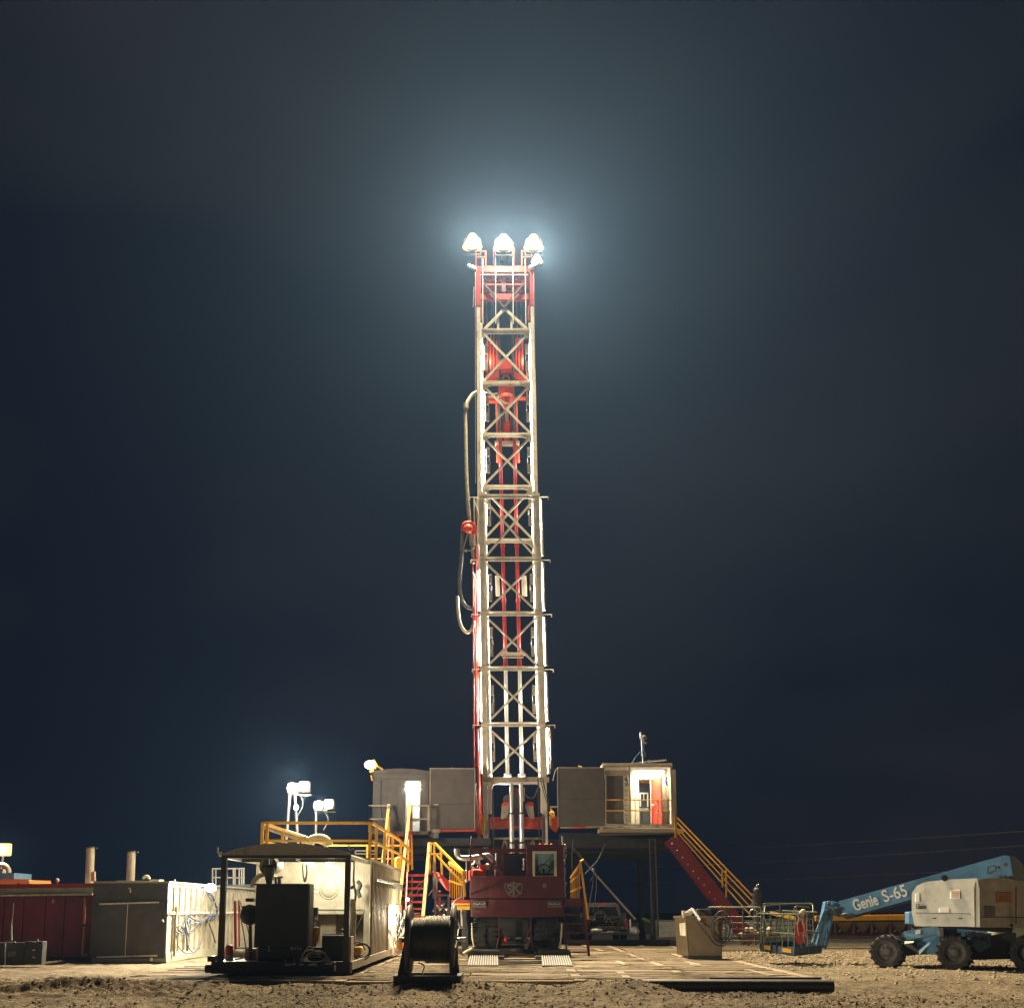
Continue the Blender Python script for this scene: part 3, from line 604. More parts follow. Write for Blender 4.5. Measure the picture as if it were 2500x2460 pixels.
mb = MB(); mb.tube(spl([W(1131, 1296, 46.1), W(1134, 1281, 46), W(1146, 1277, 46), W(1156, 1286, 46.1), W(1158, 1305, 46.2)]), .12, 12); p = W(1143, 1290, 45.9); mb.sph(p, .22, 12, 8, (1, .6, 1)); mb.build('gooseneck', M['drill'], h2)
mb = MB(); mb.cyl(W(1148, 1295, 46.3), W(1155, 1340, 46.3), .09, n=10); mb.cyl(W(1153, 1340, 46.3), W(1157, 1375, 46.3), .07, n=10); mb.cyl(W(1143, 1297, 46), W(1131, 1340, 46), .03, n=6); mb.bar(W(1129, 1343, 46), W(1150, 1344, 46), .04); mb.cyl(W(1138, 1340, 46), W(1138, 1347, 46), .04, n=6); mb.build('valve_pipe', M['tan'], h2)
mb = MB(); vbar(mb, (1158, 1215), (1159, 1330), 46.5, 4, .1); vbar(mb, (1164, 1215), (1168, 1400), 46.6, 3, .1)
mb.tube(spl([W(1160, 1225, 46.4), W(1168, 1260, 46.4), W(1166, 1300, 46.4), W(1170, 1390, 46.4)]), .035, 6); mb.build('hanger', M['white'], h2)
def rb(mb, x0, x1, y0, y1, Y, d):
    """box whose front face fills the pixel rectangle at depth Y, d metres deep"""
    a = W(x0, (y0 + y1) / 2, Y).x; b_ = W(x1, (y0 + y1) / 2, Y).x
    return mb.box(a, b_, Y, Y + d, W(0, y1, Y).z, W(0, y0, Y).z)
# ---------------------------------------------------------------- carrier truck
ca = thing('rig_carrier', 'dark red rig carrier truck facing the camera with a small cab and shield badge', 'truck', W(1262, 2330, 34.2))
Yc = 34.2
mb = MB(); rb(mb, 1147, 1377, 2141, 2192, Yc, .9); mb.build('front_panel', M['maroon'], ca, bevel=.03)
mb = MB(); rb(mb, 1149, 1377, 2193.5, 2238, Yc + .03, .9); mb.build('bumper_panel', M['maroon'], ca, bevel=.03)
mb = MB(); rb(mb, 1150, 1375, 2138, 2142, Yc - .03, .5); rb(mb, 1148, 1284, 2136.5, 2140, Yc - .05, .06); mb.build('deck_edge', M['maroon'], ca)
# cab shell built around a real window opening
cab0, cab1, cy0, cy1 = 1286, 1375, 2063, 2141; wx0, wx1, wy0, wy1 = 1300, 1359, 2077, 2142
mb = MB()
rb(mb, cab0, wx0, cy0, cy1 - 1, Yc, .12); rb(mb, wx1, cab1, cy0, cy1 - 1, Yc, .12); rb(mb, wx0, wx1, cy0, wy0, Yc, .12)
xl, xr = W(cab0, 2100, Yc).x, W(cab1, 2100, Yc).x; zt, zb = W(0, cy0, Yc).z, W(0, cy1, Yc).z
mb.box(xl + .002, xl + .06, Yc + .12, Yc + 1.8, zb, zt - .06); mb.box(xr - .06, xr - .002, Yc + .12, Yc + 1.8, zb, zt - .06); mb.box(xl - .03, xr + .03, Yc - .04, Yc + 1.85, zt - .05, zt + .02)
mb.box(xl, xl + .3, Yc + 1.8, Yc + 1.86, zb, zt); mb.box(xr - .3, xr, Yc + 1.8, Yc + 1.86, zb, zt); mb.box(xl + .3, xr - .3, Yc + 1.8, Yc + 1.86, zb, zb + .3)
cb = mb.build('cab', M['maroon'], ca)
mb = MB(); w0, w1 = W(wx0, 2100, Yc).x, W(wx1, 2100, Yc).x; z0, z1 = W(0, 2140, Yc).z, W(0, wy0, Yc).z
for q in ((w0, w0 + .08, z0, z1), (w1 - .08, w1, z0, z1), (w0 + .08, w1 - .08, z1 - .08, z1), (w0 + .08, w1 - .08, z0, z0 + .04)): mb.box(q[0], q[1], Yc - .02, Yc + .05, q[2], q[3])
mb.build('window_frame', M['hood'], cb)
mb = MB(); mb.box(w0 + .08, w1 - .08, Yc + .03, Yc + .036, z0 + .04, z1 - .08); mb.build('windscreen', M['glass'], cb)
mb = MB(); mb.torus(V((w0 + w1) / 2 - .02, Yc + .35, z0 + .26), .2, .018, 'Y', 24, 6, tilt=Matrix.Rotation(R(-35), 3, 'X')); mb.cyl(V((w0 + w1) / 2 - .02, Yc + .35, z0 + .26), V((w0 + w1) / 2 - .02, Yc + .15, z0 - .05), .03, n=8)
mb.box(w0 + .1, w1 - .1, Yc + .08, Yc + .3, z0, z0 + .12); mb.build('steering_wheel', M['black'], cb)
mb = MB(); mb.bar(V(w0 + .26, Yc + .01, z0 + .3), V(w1 - .2, Yc + .01, z1 - .22), .025); mb.bar(V(w1 - .2, Yc + .01, z1 - .22), V(w1 - .12, Yc + .01, z1 - .1), .02); mb.build('wiper', M['black'], cb)
mb = MB(); mb.box(w1 - .2, w1 - .02, Yc + .5, Yc + .6, z0 + .25, z0 + .55); mb.box(w0 + .1, w0 + .2, Yc + .9, Yc + 1, z0, z1 - .1); mb.build('seat', M['hood'], cb)
mb = MB(); mb.box(w0 - .1, w1 + .1, Yc + 1.5, Yc + 1.55, z0 - .1, z1); mb.box(w0 + .3, w0 + .34, Yc + 1.45, Yc + 1.5, z0, z1); mb.build('pale_fill_panel', M['pale'], cb)  # pale panel added behind the window so the cab interior reads bright
light('POINT', V((w0 + w1) / 2, Yc + .9, zt - .12), 4, (.85, 1, .85), .1)  # faint light added to lift the cab interior
mb = MB()
for x in (1318, 1332, 1346): p = W(x, 2062, Yc + .1); mb.sph(p, .05, 8, 5)
mb.build('marker_light', M['orange'], cb)
mb = MB(); rb(mb, 1325, 1334, 2156, 2167, Yc - .012, .012); mb.build('door_sticker', M['badge'], ca)
# canopy frame over the engine bay
mb = MB()
rb(mb, 1147, 1284, 2070, 2080, Yc + .02, .12); rb(mb, 1147, 1153, 2056, 2070, Yc + .02, .08); rb(mb, 1147, 1151, 2080, 2141, Yc + .08, .1)
rb(mb, 1204, 1208, 2080, 2138, Yc + .1, .1); rb(mb, 1222, 1230, 2080, 2138, Yc + .04, .1); 
mb.build('canopy_frame', M['maroon'], ca); mb = MB(); rb(mb, 1174, 1284, 2082, 2086, Yc + 1.2, .1); mb.build('rear_crossbar', M['maroon'], ca); mb = MB()
mb.bar(W(1167, 2078, Yc), W(1228, 2134, Yc), .1, .08, up=(0, 1, 0)); mb.prism([W(1229, 2124, Yc + .05), W(1244, 2138, Yc + .05), W(1229, 2138, Yc + .05)], (0, .05, 0))
mb.build('canopy_frame', M['maroon'], ca)
mb = MB(); mb.tube(spl([W(1116, 2071, Yc + .3), W(1116, 2082, Yc + .3), W(1121, 2091, Yc + .3), W(1134, 2094, Yc + .3), W(1165, 2092, Yc + .35), W(1190, 2088, Yc + .4), W(1200, 2097, Yc + .6), W(1204, 2108, Yc + .8)], 6), .095, 14); mb.build('exhaust_pipe', M['steel'], ca)
mb = MB(); p = W(1162, 2126, Yc + .5); mb.cyl(p, p + V(0, 0, -.3), .24, .24, n=16); mb.sph(p, .24, 16, 5, (1, 1, .35), 0, 1); mb.cyl(W(1178, 2110, Yc + .6), W(1178, 2138, Yc + .6), .12, n=12); mb.build('engine', M['drill'], ca)
mb = MB(); p = W(1161, 2112, Yc + .5); mb.torus(p, .1, .035, 'Y', 16, 8); mb.cyl(W(1161, 2098, Yc + .5), W(1161, 2108, Yc + .5), .04, .09, n=10); mb.sph(W(1190, 2114, Yc + .7), .1, 10, 8); mb.cyl(W(1185, 2122, Yc + .7), W(1197, 2108, Yc + .7), .05, n=8)
mb.cyl(W(1170, 2085, Yc + .8), W(1172, 2138, Yc + .8), .03, n=6); mb.cyl(W(1212, 2082, Yc + .9), W(1210, 2138, Yc + .9), .04, n=6); mb.build('engine_fittings', M['steel'], ca)
mb = MB(); mb.box(W(1190, 2110, Yc).x, W(1284, 2110, Yc).x, Yc + 1.4, Yc + 3, W(0, 2141, Yc).z, W(0, 2084, Yc).z + .02); mb.build('engine_cover', M['black'], ca)
for x in (1139, 1279):
    mb = MB(); p, q = W(x, 2098, Yc + .25), W(x, 2150 if x < 1200 else 2120, Yc + .25); mb.cyl(p, q, .022, n=8); mb.sph(p, .045, 8, 6); mb.sph(q, .05, 8, 6); mb.sph((p + q) / 2, .04, 8, 6); mb.build('mirror_bracket', M['steel'], ca)
# long deck back to the mast
mb = MB(); mb.box(W(1160, 2150, Yc).x, W(1366, 2150, Yc).x, Yc + .9, 45.2, 1.45, 2.15); mb.build('chassis_deck', M['maroon'], ca)
mb = MB(); mb.box(W(1215, 2150, Yc).x, W(1300, 2150, Yc).x, Yc + .9, 45.6, .95, 1.45); mb.build('chassis_beam', M['black'], ca)
for x, s in ((1218, -1), (1296, 1)):
    mb = MB(); rb(mb, x - 2, x + 2, 2238, 2290, Yc + .15, .1); mb.bar(W(x, 2262, Yc + .2), W(x - 14 * s * -1 if False else x - s * 14, 2300, Yc + .4), .05); mb.bar(W(x, 2290, Yc + .2), W(x + s * 6, 2318, Yc + .3), .04); mb.build('step_bracket', M['maroon'], ca)
mb = MB(); mb.box(W(1225, 2150, Yc).x, W(1290, 2150, Yc).x, Yc + .7, Yc + .9, .55, 1.3); mb.cyl(W(1235, 2290, Yc + .4), W(1290, 2290, Yc + .4), .07, n=10)
mb.build('axle_gear', M['black'], ca)
mb = MB()
for x in (1236, 1241, 1262, 1268, 1290): p = W(x, 2289, Yc + .3); mb.cyl(p - V(.04, 0, 0), p + V(.05, 0, 0), .035, n=8)
mb.bar(W(1284, 2316, Yc + .2), W(1294, 2292, Yc + .3), .02, .1); mb.build('shackles', M['steel'], ca)
mb = MB(); mb.sph(W(1235, 2293, Yc + .25), .07, 8, 6); mb.bar(W(1234, 2285, Yc + .25), W(1236, 2300, Yc + .25), .04); mb.build('tow_hook', M['intred'], ca)
# headlights
for x0, x1 in ((1154, 1188), (1337, 1372)):
    hl = MB(); rb(hl, x0, x1, 2199, 2214, Yc - .02, .05); ho_ = hl.build('headlight', M['badge'], ca)
    for k in range(2):
        mb = MB(); c = W(x0 + 9 + 16 * k, 2206.5, Yc - .03); mb.box(c.x - .09, c.x + .09, Yc - .045, Yc - .021, c.z - .065, c.z + .065); mb.build('lens', M['dgrey'], ho_)
    mb = MB()
    for k in range(7): p = W(x0 + 5 + 4 * k, 2206 + (k % 3) - 1, Yc - .06); mb.sph(p, .018, 6, 4)
    mb.build('reflector', M['chrome'], ho_)
mb = MB(); rb(mb, 1158, 1172, 2223, 2226, Yc - .01, .04); mb.build('trim', M['dgrey'], ca)
# shield badge
shp = [(1233, 2157), (1240, 2158), (1247, 2156), (1253.5, 2152), (1260, 2156), (1267, 2158), (1274.5, 2157), (1275, 2166), (1272, 2176), (1266, 2183), (1254, 2188), (1242, 2183), (1236, 2176), (1233, 2166)]
mb = MB(); m_ = len(shp)
for i in range(m_): mb.bar(W(*shp[i], Yc - .012), W(*shp[(i + 1) % m_], Yc - .012), .035, .014, up=(0, 1, 0), ext=.008)
rb(mb, 1252.3, 1256, 2153, 2186, Yc - .02, .015)
bd = mb.build('badge', M['badge'], ca)
text('badge_letter', 'S', M['badge'], bd, W(1244.5, 2170.5, Yc - .02), .38, .006, bold=.014)
text('badge_letter', 'K', M['badge'], bd, W(1261, 2169.5, Yc - .02), .46, .006, bold=.014)
# tyres
def wheel(parent, c, r, w, hub=.5, ax='Y', lugs=0, rimmat='dgrey', n=40, face=-1):
    """c centre; axle along X (ax='X') ; face = side the hub looks to"""
    a = Vector((1, 0, 0)) if ax == 'X' else Vector((0, 1, 0)); u = Vector((0, 1, 0)) if ax == 'X' else Vector((1, 0, 0))
    prof = [(-.5, hub * .98), (-.52, hub * 1.15), (-.5, .9), (-.42, .98), (-.2, 1), (.2, 1), (.42, .98), (.5, .9), (.52, hub * 1.15), (.5, hub * .98), (.2, hub * .9), (-.2, hub * .9)]
    vs = []; k = len(prof)
    for i in range(n):
        t = 2 * math.pi * i / n; d = u * math.cos(t) + Vector((0, 0, 1)) * math.sin(t)
        vs += [c + a * (q[0] * w) + d * (q[1] * r) for q in prof]
    mb = MB(); mb.add(vs, [(i * k + j, i * k + (j + 1) % k, ((i + 1) % n) * k + (j + 1) % k, ((i + 1) % n) * k + j) for i in range(n) for j in range(k)], True)
    ty = mb.build('tyre', M['rubber'], parent)
    if lugs:
        mb = MB()
        for i in range(lugs):
            for s in (-1, 1):
                t = 2 * math.pi * (i + .5 * (s > 0)) / lugs; d = u * math.cos(t) + Vector((0, 0, 1)) * math.sin(t); e_ = d.cross(a).normalized()
                p = c + d * r * 1.0 + a * s * w * .5; q = c + d * r * 1.0 + a * s * w * .02 + e_ * r * .09
                mb.bar(p, q, r * .1, r * .09, up=tuple(d)); p2 = c + d * r * .86 + a * s * w * .5; mb.bar(p2, p, r * .12, r * .05, up=tuple(a))
        mb.build('tread', M['rubber'], ty)
    mb = MB(); vs = []
    pr = [(.46, hub), (.5, hub * .96), (.44, hub * .9), (.22, hub * .8), (.16, hub * .45), (.3, hub * .38), (.34, hub * .2), (.34, .001)]
    k = len(pr)
    for i in range(n):
        t = 2 * math.pi * i / n; d = u * math.cos(t) + Vector((0, 0, 1)) * math.sin(t)
        vs += [c + a * (q[0] * w * face) + d * (q[1] * r) for q in pr]
    mb.add(vs, [(i * k + j, i * k + j + 1, ((i + 1) % n) * k + j + 1, ((i + 1) % n) * k + j) for i in range(n) for j in range(k - 1)], True)
    rm = mb.build('rim', M[rimmat], parent)
    mb = MB()
    for i in range(8):
        t = 2 * math.pi * i / 8; d = u * math.cos(t) + Vector((0, 0, 1)) * math.sin(t); mb.cyl(c + d * hub * .55 * r + a * w * .2 * face, c + d * hub * .55 * r + a * w * .3 * face, r * .035, n=6)
    mb.build('wheel_nut', M['black'], rm)
    return ty
for yy in (35.5, 37.4, 41.5, 43.2):
    for x, f_ in ((1187, -1), (1333, 1)):
        c = V(W(x, 2300, 35.5).x, yy, .78); whl = MB(); whl.cyl(c - V(.25, 0, 0), c + V(.25, 0, 0), .1, n=10); ax_ = whl.build('wheel', M['black'], ca)
        wheel(ax_, c, .585, .78, .5, 'X', 22, face=f_)
# flexible mudguards at the outer sides of the front tyres
for x in (1151, 1373):
    mb = MB(); s = 1 if x < 1200 else -1; mb.tube(spl([W(x + s * 1, 2252, Yc + .2), W(x + s * 2, 2275, Yc + .2), W(x + s * 4, 2298, Yc + .2), W(x + s * 8, 2314, Yc + .25)]), .03, 8); mb.build('side_hose', M['hose'], ca)
# side catwalk on the left with yellow edge and railings
mb = MB(); rb(mb, 1102, 1147, 2196, 2203, Yc + .1, 6); rb(mb, 1098, 1104, 2190, 2235, Yc + .2, .12) if False else None; mb.build('catwalk', M['red'], ca)
mb = MB(); rb(mb, 1102, 1147, 2204, 2209, Yc + .08, .1); rb(mb, 1108, 1147, 2211, 2220, Yc + .12, .1); mb.build('catwalk_edge', M['yellow'], ca)
# row of lit fittings on the right flank
mb = MB(); rq = random.Random(5)
for k in range(26):
    y = 2062 + k * 6.3; x = 1377 + rq.uniform(-1, 4); p = W(x, y, Yc + .5); mb.sph(p, rq.uniform(.02, .05), 6, 5); 
mb.tube([W(1373, 2040, Yc + .5), W(1374, 2062, Yc + .5), W(1378, 2140, Yc + .5), W(1379, 2190, Yc + .5)], .03, 6)
mb.build('side_fittings', M['steel'], ca)
mb = MB(); mb.tube(spl([W(1150, 2062, Yc), W(1151, 2050, Yc), W(1152, 2040, Yc)]), .025, 6); mb.tube([W(1147, 2090, Yc - .02), W(1146, 2072, Yc - .02)], .02, 6); mb.build('aerial', M['maroon'], ca)
# parked-on ramps (two worn pads) with bars between
for (pts, lb) in (([(1146, 2333), (1216, 2332), (1217, 2361), (1141, 2363)], 'left'), ([(1321, 2330), (1390, 2330), (1398, 2357), (1324, 2359)], 'right')):
    o_ = thing('drive_pad', 'worn ribbed metal pad on the mats below the %s front tyre of the red carrier' % ('left' if lb == 'left' else 'right'), 'wheel pad', W(pts[0][0] + 35, 2345, 30), 'metal pads in front of the carrier')
    f0, f1 = pts[3], pts[2]; Yn, Yf = 27.6, 33.0
    a, b_, c, d_ = W(pts[3][0], pts[3][1] - 6, Yn), W(pts[2][0], pts[2][1] - 6, Yn), W(pts[1][0], pts[1][1], Yf), W(pts[0][0], pts[0][1], Yf)
    for q in (a, b_): q.z = .232
    for q in (c, d_): q.z = .25
    mb = MB(); mb.prism([a, b_, c, d_], (0, 0, -.03)); bs = mb.build('plate', M['black'], o_)
    mb = MB()
    for i in range(13):
        u = (i + .5) / 13; mb.bar(a + (b_ - a) * u + V(0, 0, .008), d_ + (c - d_) * u + V(0, 0, .008), .03, .045)
    mb.build('ribs', M['steel'], o_, kind='stuff')
    mb = MB(); mb.bar(a + V(0, -.02, -.01), b_ + V(0, -.02, -.01), .04, .04); mb.build('edge', M['black'], o_)
    mb = MB(); mb.box(min(c.x, d_.x) - .05, max(c.x, d_.x) + .05, 33.02, 35.2, .2, .4); mb.build('tyre_block', M['black'], o_)
tb = thing('tow_bar', 'three parallel dark bars lying between the two metal pads', 'bar', W(1270, 2345, 30))
for y_, Yb in ((2343, 30), (2348, 29.3), (2353, 28.6)):
    mb = MB(); mb.bar(W(1217, y_ - 1, Yb), W(1322, y_ - 2, Yb), .05, .035); mb.build('bar', M['dgrey'], tb)
mb = MB(); rb(mb, 1217, 1231, 2333, 2342, 30.2, .3); rb(mb, 1307, 1322, 2333, 2342, 30.2, .3); mb.build('bracket', M['dgrey'], tb)
# ---------------------------------------------------------------- drill floor and substructure
YB = 44.6
fl = thing('substructure', 'bright red drill floor beam and dark substructure under the cabins', 'drill floor', W(1260, 2280, YB))
mb = MB(); rb(mb, 1159, 1183, 1996, 2025, YB + 1.8, .3); rb(mb, 1196, 1326, 1996, 2022, YB + 1.9, .4); rb(mb, 1341, 1365, 1993, 2018, YB + 1.8, .3)
mb.prism([W(1159, 2025, YB + 1.8), W(1170, 2025, YB + 1.8), W(1166, 2037, YB + 1.8)], (0, .3, 0)); mb.prism([W(1341, 2018, YB + 1.8), W(1365, 2018, YB + 1.8), W(1357, 2031, YB + 1.8)], (0, .3, 0))
rb(mb, 1196, 1326, 1994, 1996, YB + 1.75, .8); mb.build('floor_beam', M['orange'], fl)
xl, xr = W(910, 2040, YB).x, W(1640, 2040, YB).x
mb = MB(); mb.box(xl, xr, YB + 2.2, YB + 9.5, 4.1, 4.7); mb.box(xl, -.9 * 1, YB + .2, YB + 2.2, 4.3, 4.62); mb.box(W(1366, 2000, YB).x, xr, YB + .2, YB + 2.2, 4.2, 4.62); mb.build('floor', M['black'], fl)
for x in (-5.6, -2.6, 3.0, 6.4):
    mb = MB(); mb.bar(V(x, YB + 8.5, .1), V(x, YB + 8.5, 4.2), .3, .3); mb.build('column', M['black'], fl); mb = MB(); mb.bar(V(x, YB + 4.5, .1), V(x, YB + 4.5, 4.2), .22, .22); mb.build('column', M['black'], fl)
for (a, b_) in ((1585, 1593), (1599, 1607)):
    mb = MB(); vbar(mb, (a, 2045), (b_, 2284), YB, 3.2, .12); mb.build('prop', M['dgrey'], fl)
mb = MB(); mb.prism([W(1580, 2045, YB), W(1602, 2045, YB), W(1590, 2054, YB)], (0, .2, 0)); mb.build('prop_head', M['dgrey'], fl)
mb = MB(); a = W(1385, 2290, YB).x; b_ = W(1620, 2290, YB).x; mb.box(a, b_, YB - .2, YB + .6, .02, .42); mb.cyl(V(b_, YB + .2, .02), V(b_, YB + .2, .42), .3, n=16); mb.box(-6, a, YB + 3, YB + 3.8, .02, .42); mb.build('base_skid', M['black'], fl)
mb = MB(); mb.bar(W(1400, 2070, YB), W(1455, 2135, YB), .06); mb.bar(W(1455, 2135, YB), W(1552, 2244, YB), .08); mb.sph(W(1448, 2123, YB), .09, 8, 6); mb.build('guy_brace', M['steel'], fl)
mb = MB(); mb.bar(W(1400, 2070, YB - .03), W(1438, 2113, YB - .03), .07)
mb.build('brace_sleeve', M['dgrey'], fl)
mb = MB(); rb(mb, 1365, 1475, 2046, 2052, YB + 1, .2); rb(mb, 1365, 1640, 2033, 2046, YB + .8, .2); mb.build('edge_beam', M['black'], fl)
for k, pts in enumerate(([(1477, 2060), (1460, 2098), (1440, 2120), (1428, 2133)], [(1450, 2125), (1447, 2160), (1440, 2200), (1434, 2230)], [(1457, 2130), (1455, 2180), (1448, 2225)], [(1450, 2135), (1441, 2150)], [(1400, 2050), (1396, 2100), (1400, 2150)])):
    o = hose('hanging_cable', None, [W(x, y, YB - .4) for x, y in pts], .022 if k else .03, M['ghose'], n=6); o.parent = fl; o.location = -ORG[fl.name]
# drawworks on the floor
dw = thing('drawworks', 'grey cone shaped housings with red caps on the drill floor between the mast legs', 'drawworks', W(1265, 2000, 47.5))
Yd = 46.0
for s, (x0, x1, x2, x3) in enumerate(((1225, 1242, 1240, 1222), (1283, 1302, 1305, 1295))):
    mb = MB(); mb.prism([W(x0, 1967, Yd), W(x1, 1967, Yd), W(x2, 1997, Yd), W(x3, 1999, Yd)], (0, .6, 0)); mb.build('guard', M['tan'], dw)
    mb = MB(); mb.bar(W(x0 - 1, 1965, Yd), W(x1 + 1, 1965, Yd), .12, .08); mb.bar(W(x0 + 3, 1960, Yd), W(x1 - 2, 1959, Yd), .06); mb.bar(W(x0 + 3, 1966, Yd), W(x0 + 3, 1959, Yd), .06); mb.bar(W(x1 - 2, 1966, Yd), W(x1 - 2, 1958, Yd), .06); mb.build('handle', M['orange'], dw)
mb = MB(); p = W(1241, 1952, Yd + .3); mb.cyl(p, p + V(0, .3, 0), .24, n=20); mb.build('sheave', M['dgrey'], dw)
mb = MB(); rb(mb, 1252, 1271, 1922, 2013, Yd + .1, .5); mb.build('pipe_column', M['maroon'], dw)
mb = MB(); rb(mb, 1254, 1268, 1945, 1968, Yd + .05, .04); rb(mb, 1238, 1296, 2024, 2028, Yd, .3); mb.build('dark_block', M['black'], dw)
mb = MB(); vbar(mb, (1280, 1922), (1279, 1955), Yd, 2.5, .08); vbar(mb, (1275, 1925), (1276, 1940), Yd - .05, 3, .08); mb.build('white_rod', M['white'], dw)
for k, pts in enumerate(([(1206, 2020), (1222, 2008), (1240, 1990), (1244, 1982)], [(1240, 2010), (1232, 2022), (1222, 2022)], [(1283, 1940), (1293, 1947), (1305, 1944), (1311, 1925)])):
    o = hose('hose', None, [W(x, y, Yd - .2) for x, y in pts], .03, M['ghose'], n=6); o.parent = dw; o.location = -ORG[dw.name]
# chains and lines hanging in the portal
for k, (x0, x1, y0, y1, w_) in enumerate(((1202, 1206, 1925, 2085, 'thin chain hanging inside the left leg of the mast portal'), (1314, 1317, 1900, 2060, 'thin chain hanging inside the right side of the mast portal'), (1191, 1195, 1905, 2070, 'cable running down the left leg of the mast portal'), (1326, 1328, 1990, 2065, 'heavy chain hanging against the right leg of the mast portal'))):
    mb = MB(); Yk = 44.9; n_ = int((y1 - y0) / 2.2); r_ = .016 if k != 3 else .03
    if k == 2: mb.tube([W(x0, y0, Yk), W((x0 + x1) / 2 + 1, (y0 + y1) / 2, Yk), W(x1, y1, Yk)], .014, 6)
    else:
        for i in range(n_):
            p = W(x0 + (x1 - x0) * i / n_, y0 + (y1 - y0) * i / n_, Yk); mb.torus(p, r_ * 2.1, r_ * .7, 'Y' if i % 2 else 'X', 8, 4)
    o = mb.build('chain' if k != 2 else 'cable', M['dgrey']); tag(o, w_, 'chain' if k != 2 else 'cable')
for (x0, y0, x1, y1, lb) in ((1176, 1987, 1183, 2036, 'yellow cylinder strapped to the left leg of the mast base'),):
    mb = MB(); Yk = 45.4; mb.cyl(W((x0 + x1) / 2, y0, Yk), W((x0 + x1) / 2, y1, Yk), .075, n=14); o = mb.build('gas_cylinder', M['yellow']); tag(o, lb, 'cylinder')
hoist = thing('hook_hoist', 'small yellow chain hoist hanging beside the right mast leg', 'hoist', W(1346, 1990, 45.3))
mb = MB(); rb(mb, 1341, 1347, 1985, 2015, 45.3, .15); mb.build('strap', M['yellow'], hoist); mb = MB(); mb.sph(W(1347, 1985, 45.2), .12, 10, 8); mb.sph(W(1350, 1991, 45.2), .1, 10, 8); mb.cyl(W(1345, 1973, 45.2), W(1347, 1984, 45.2), .05, n=8); mb.build('body', M['yellow'], hoist)
for k, (x0, y0, x1, y1) in enumerate(((1318, 1897, 1341, 1975), (1322, 1897, 1345, 1975), (1326, 1900, 1341, 1970))):
    o = hose('rigging_line', 'dark rigging line slanting from the mast base beam to the hoist, %s of three' % ('leftmost', 'rightmost', 'middle')[k], [W(x0, y0, 45.3), W((x0 + x1) / 2 - 1, (y0 + y1) / 2, 45.2), W(x1, y1, 45.3)], .016, M['black'], 'line', n=5, grp='rigging lines by the hoist')
# ---------------------------------------------------------------- left doghouse
YD = 44.8
dh = thing('doghouse', 'grey brown cabin with a bright narrow doorway on the drill floor left of the mast', 'cabin', W(980, 2035, YD))
mb = MB()
D0, D1, Dt, Db = 910, 1048, 1885, 2030; d0, d1, dt = 991, 1025, 1907
rb(mb, D0, d0, Dt, Db, YD, .08); rb(mb, d1, D1, Dt, Db, YD, .08); rb(mb, d0, d1, Dt, dt, YD, .08)
a, b_ = W(D0, 1950, YD).x, W(D1, 1950, YD).x; zb, zt = W(0, Db, YD).z, W(0, Dt, YD).z
mb.box(a, a + .08, YD + .08, YD + 6, zb, zt); mb.box(b_ - .08, b_, YD + .08, YD + 6, zb, zt); mb.box(a, b_, YD + 6, YD + 6.08, zb, zt); mb.box(a, b_, YD, YD + 6, zb - .12, zb)
mb.build('wall', M['grey'], dh)
mb = MB(); pts = [W(D0 - 3, 1887, YD - .1)]
for i in range(9):
    u = i / 8; pts.append(W(D0 - 2 + (D1 - D0 + 2) * u, 1884 - 9 * math.sin(math.pi * (.08 + .84 * u)), YD - .1))
pts.append(W(D1, 1887, YD - .1)); mb.prism(pts, (0, 6.3, 0)); mb.build('roof', M['grey'], dh)
mb = MB(); rb(mb, D0, d1 + 17, 1888, 1898, YD - .05, .05); rb(mb, D0, D1 - 10, 1902, 1904, YD - .03, .03); rb(mb, D1 - 12, D1 - 8, 1889, 2028, YD - .04, .04); rb(mb, 1040, 1044, 1905, 2028, YD - .07, .07); rb(mb, 945, 946.2, 1905, 2028, YD - .02, .02); rb(mb, 968, 969, 1905, 2028, YD - .02, .02); rb(mb, 911, 990, 2012, 2014, YD - .03, .03); mb.build('trim', M['grey'], dh)
mb = MB(); mb.tube(spl([W(930, 1905, YD - .05), W(929, 1950, YD - .05), W(932, 1990, YD - .06), W(940, 2012, YD - .05)]), .02, 6); rb(mb, 924, 934, 1925, 1937, YD - .06, .06); mb.build('wall_conduit', M['dgrey'], dh)
mb = MB(); rb(mb, d0, d1, dt, 2028, YD + 1.3, .05); rb(mb, d0, d0 + .5, dt, 2028, YD + .1, 1.2); mb.build('inner_wall', M['white'], dh)
mb = MB(); rb(mb, d0 + 5, d1 - 1, 1922, 2000, YD + 1.25, .04); mb.build('inner_door', M['white'], dh)
mb = MB(); rb(mb, d0 + 1, d1 - 1, 1906, 1908.5, YD - .02, .1); rb(mb, d0 - 1, d0 + 1, 1906, 2028, YD - .03, .1); rb(mb, d1 - 1, d1 + 1, 1906, 2028, YD - .03, .1); mb.build('door_frame', M['cream'], dh)
mb = MB(); mb.cyl(W(990, 1914, YD - .1), W(1026, 1914, YD - .1), .045, n=10); mb.build('lamp_tube', M['tubew'], dh); light('AREA', W(1008, 1917, YD + .2), 60, (.95, 1, .88), .7, W(1008, 2000, YD + 1))
mb = MB(); rb(mb, 900, 1052, 2028, 2036, YD - .9, 1.5); mb.prism([W(1050, 2028, YD - .9), W(1058, 2043, YD - .9), W(1055, 2045, YD - .9), W(1044, 2034, YD - .9)], (0, .3, 0)); mb.build('porch_slab', M['grey'], dh)
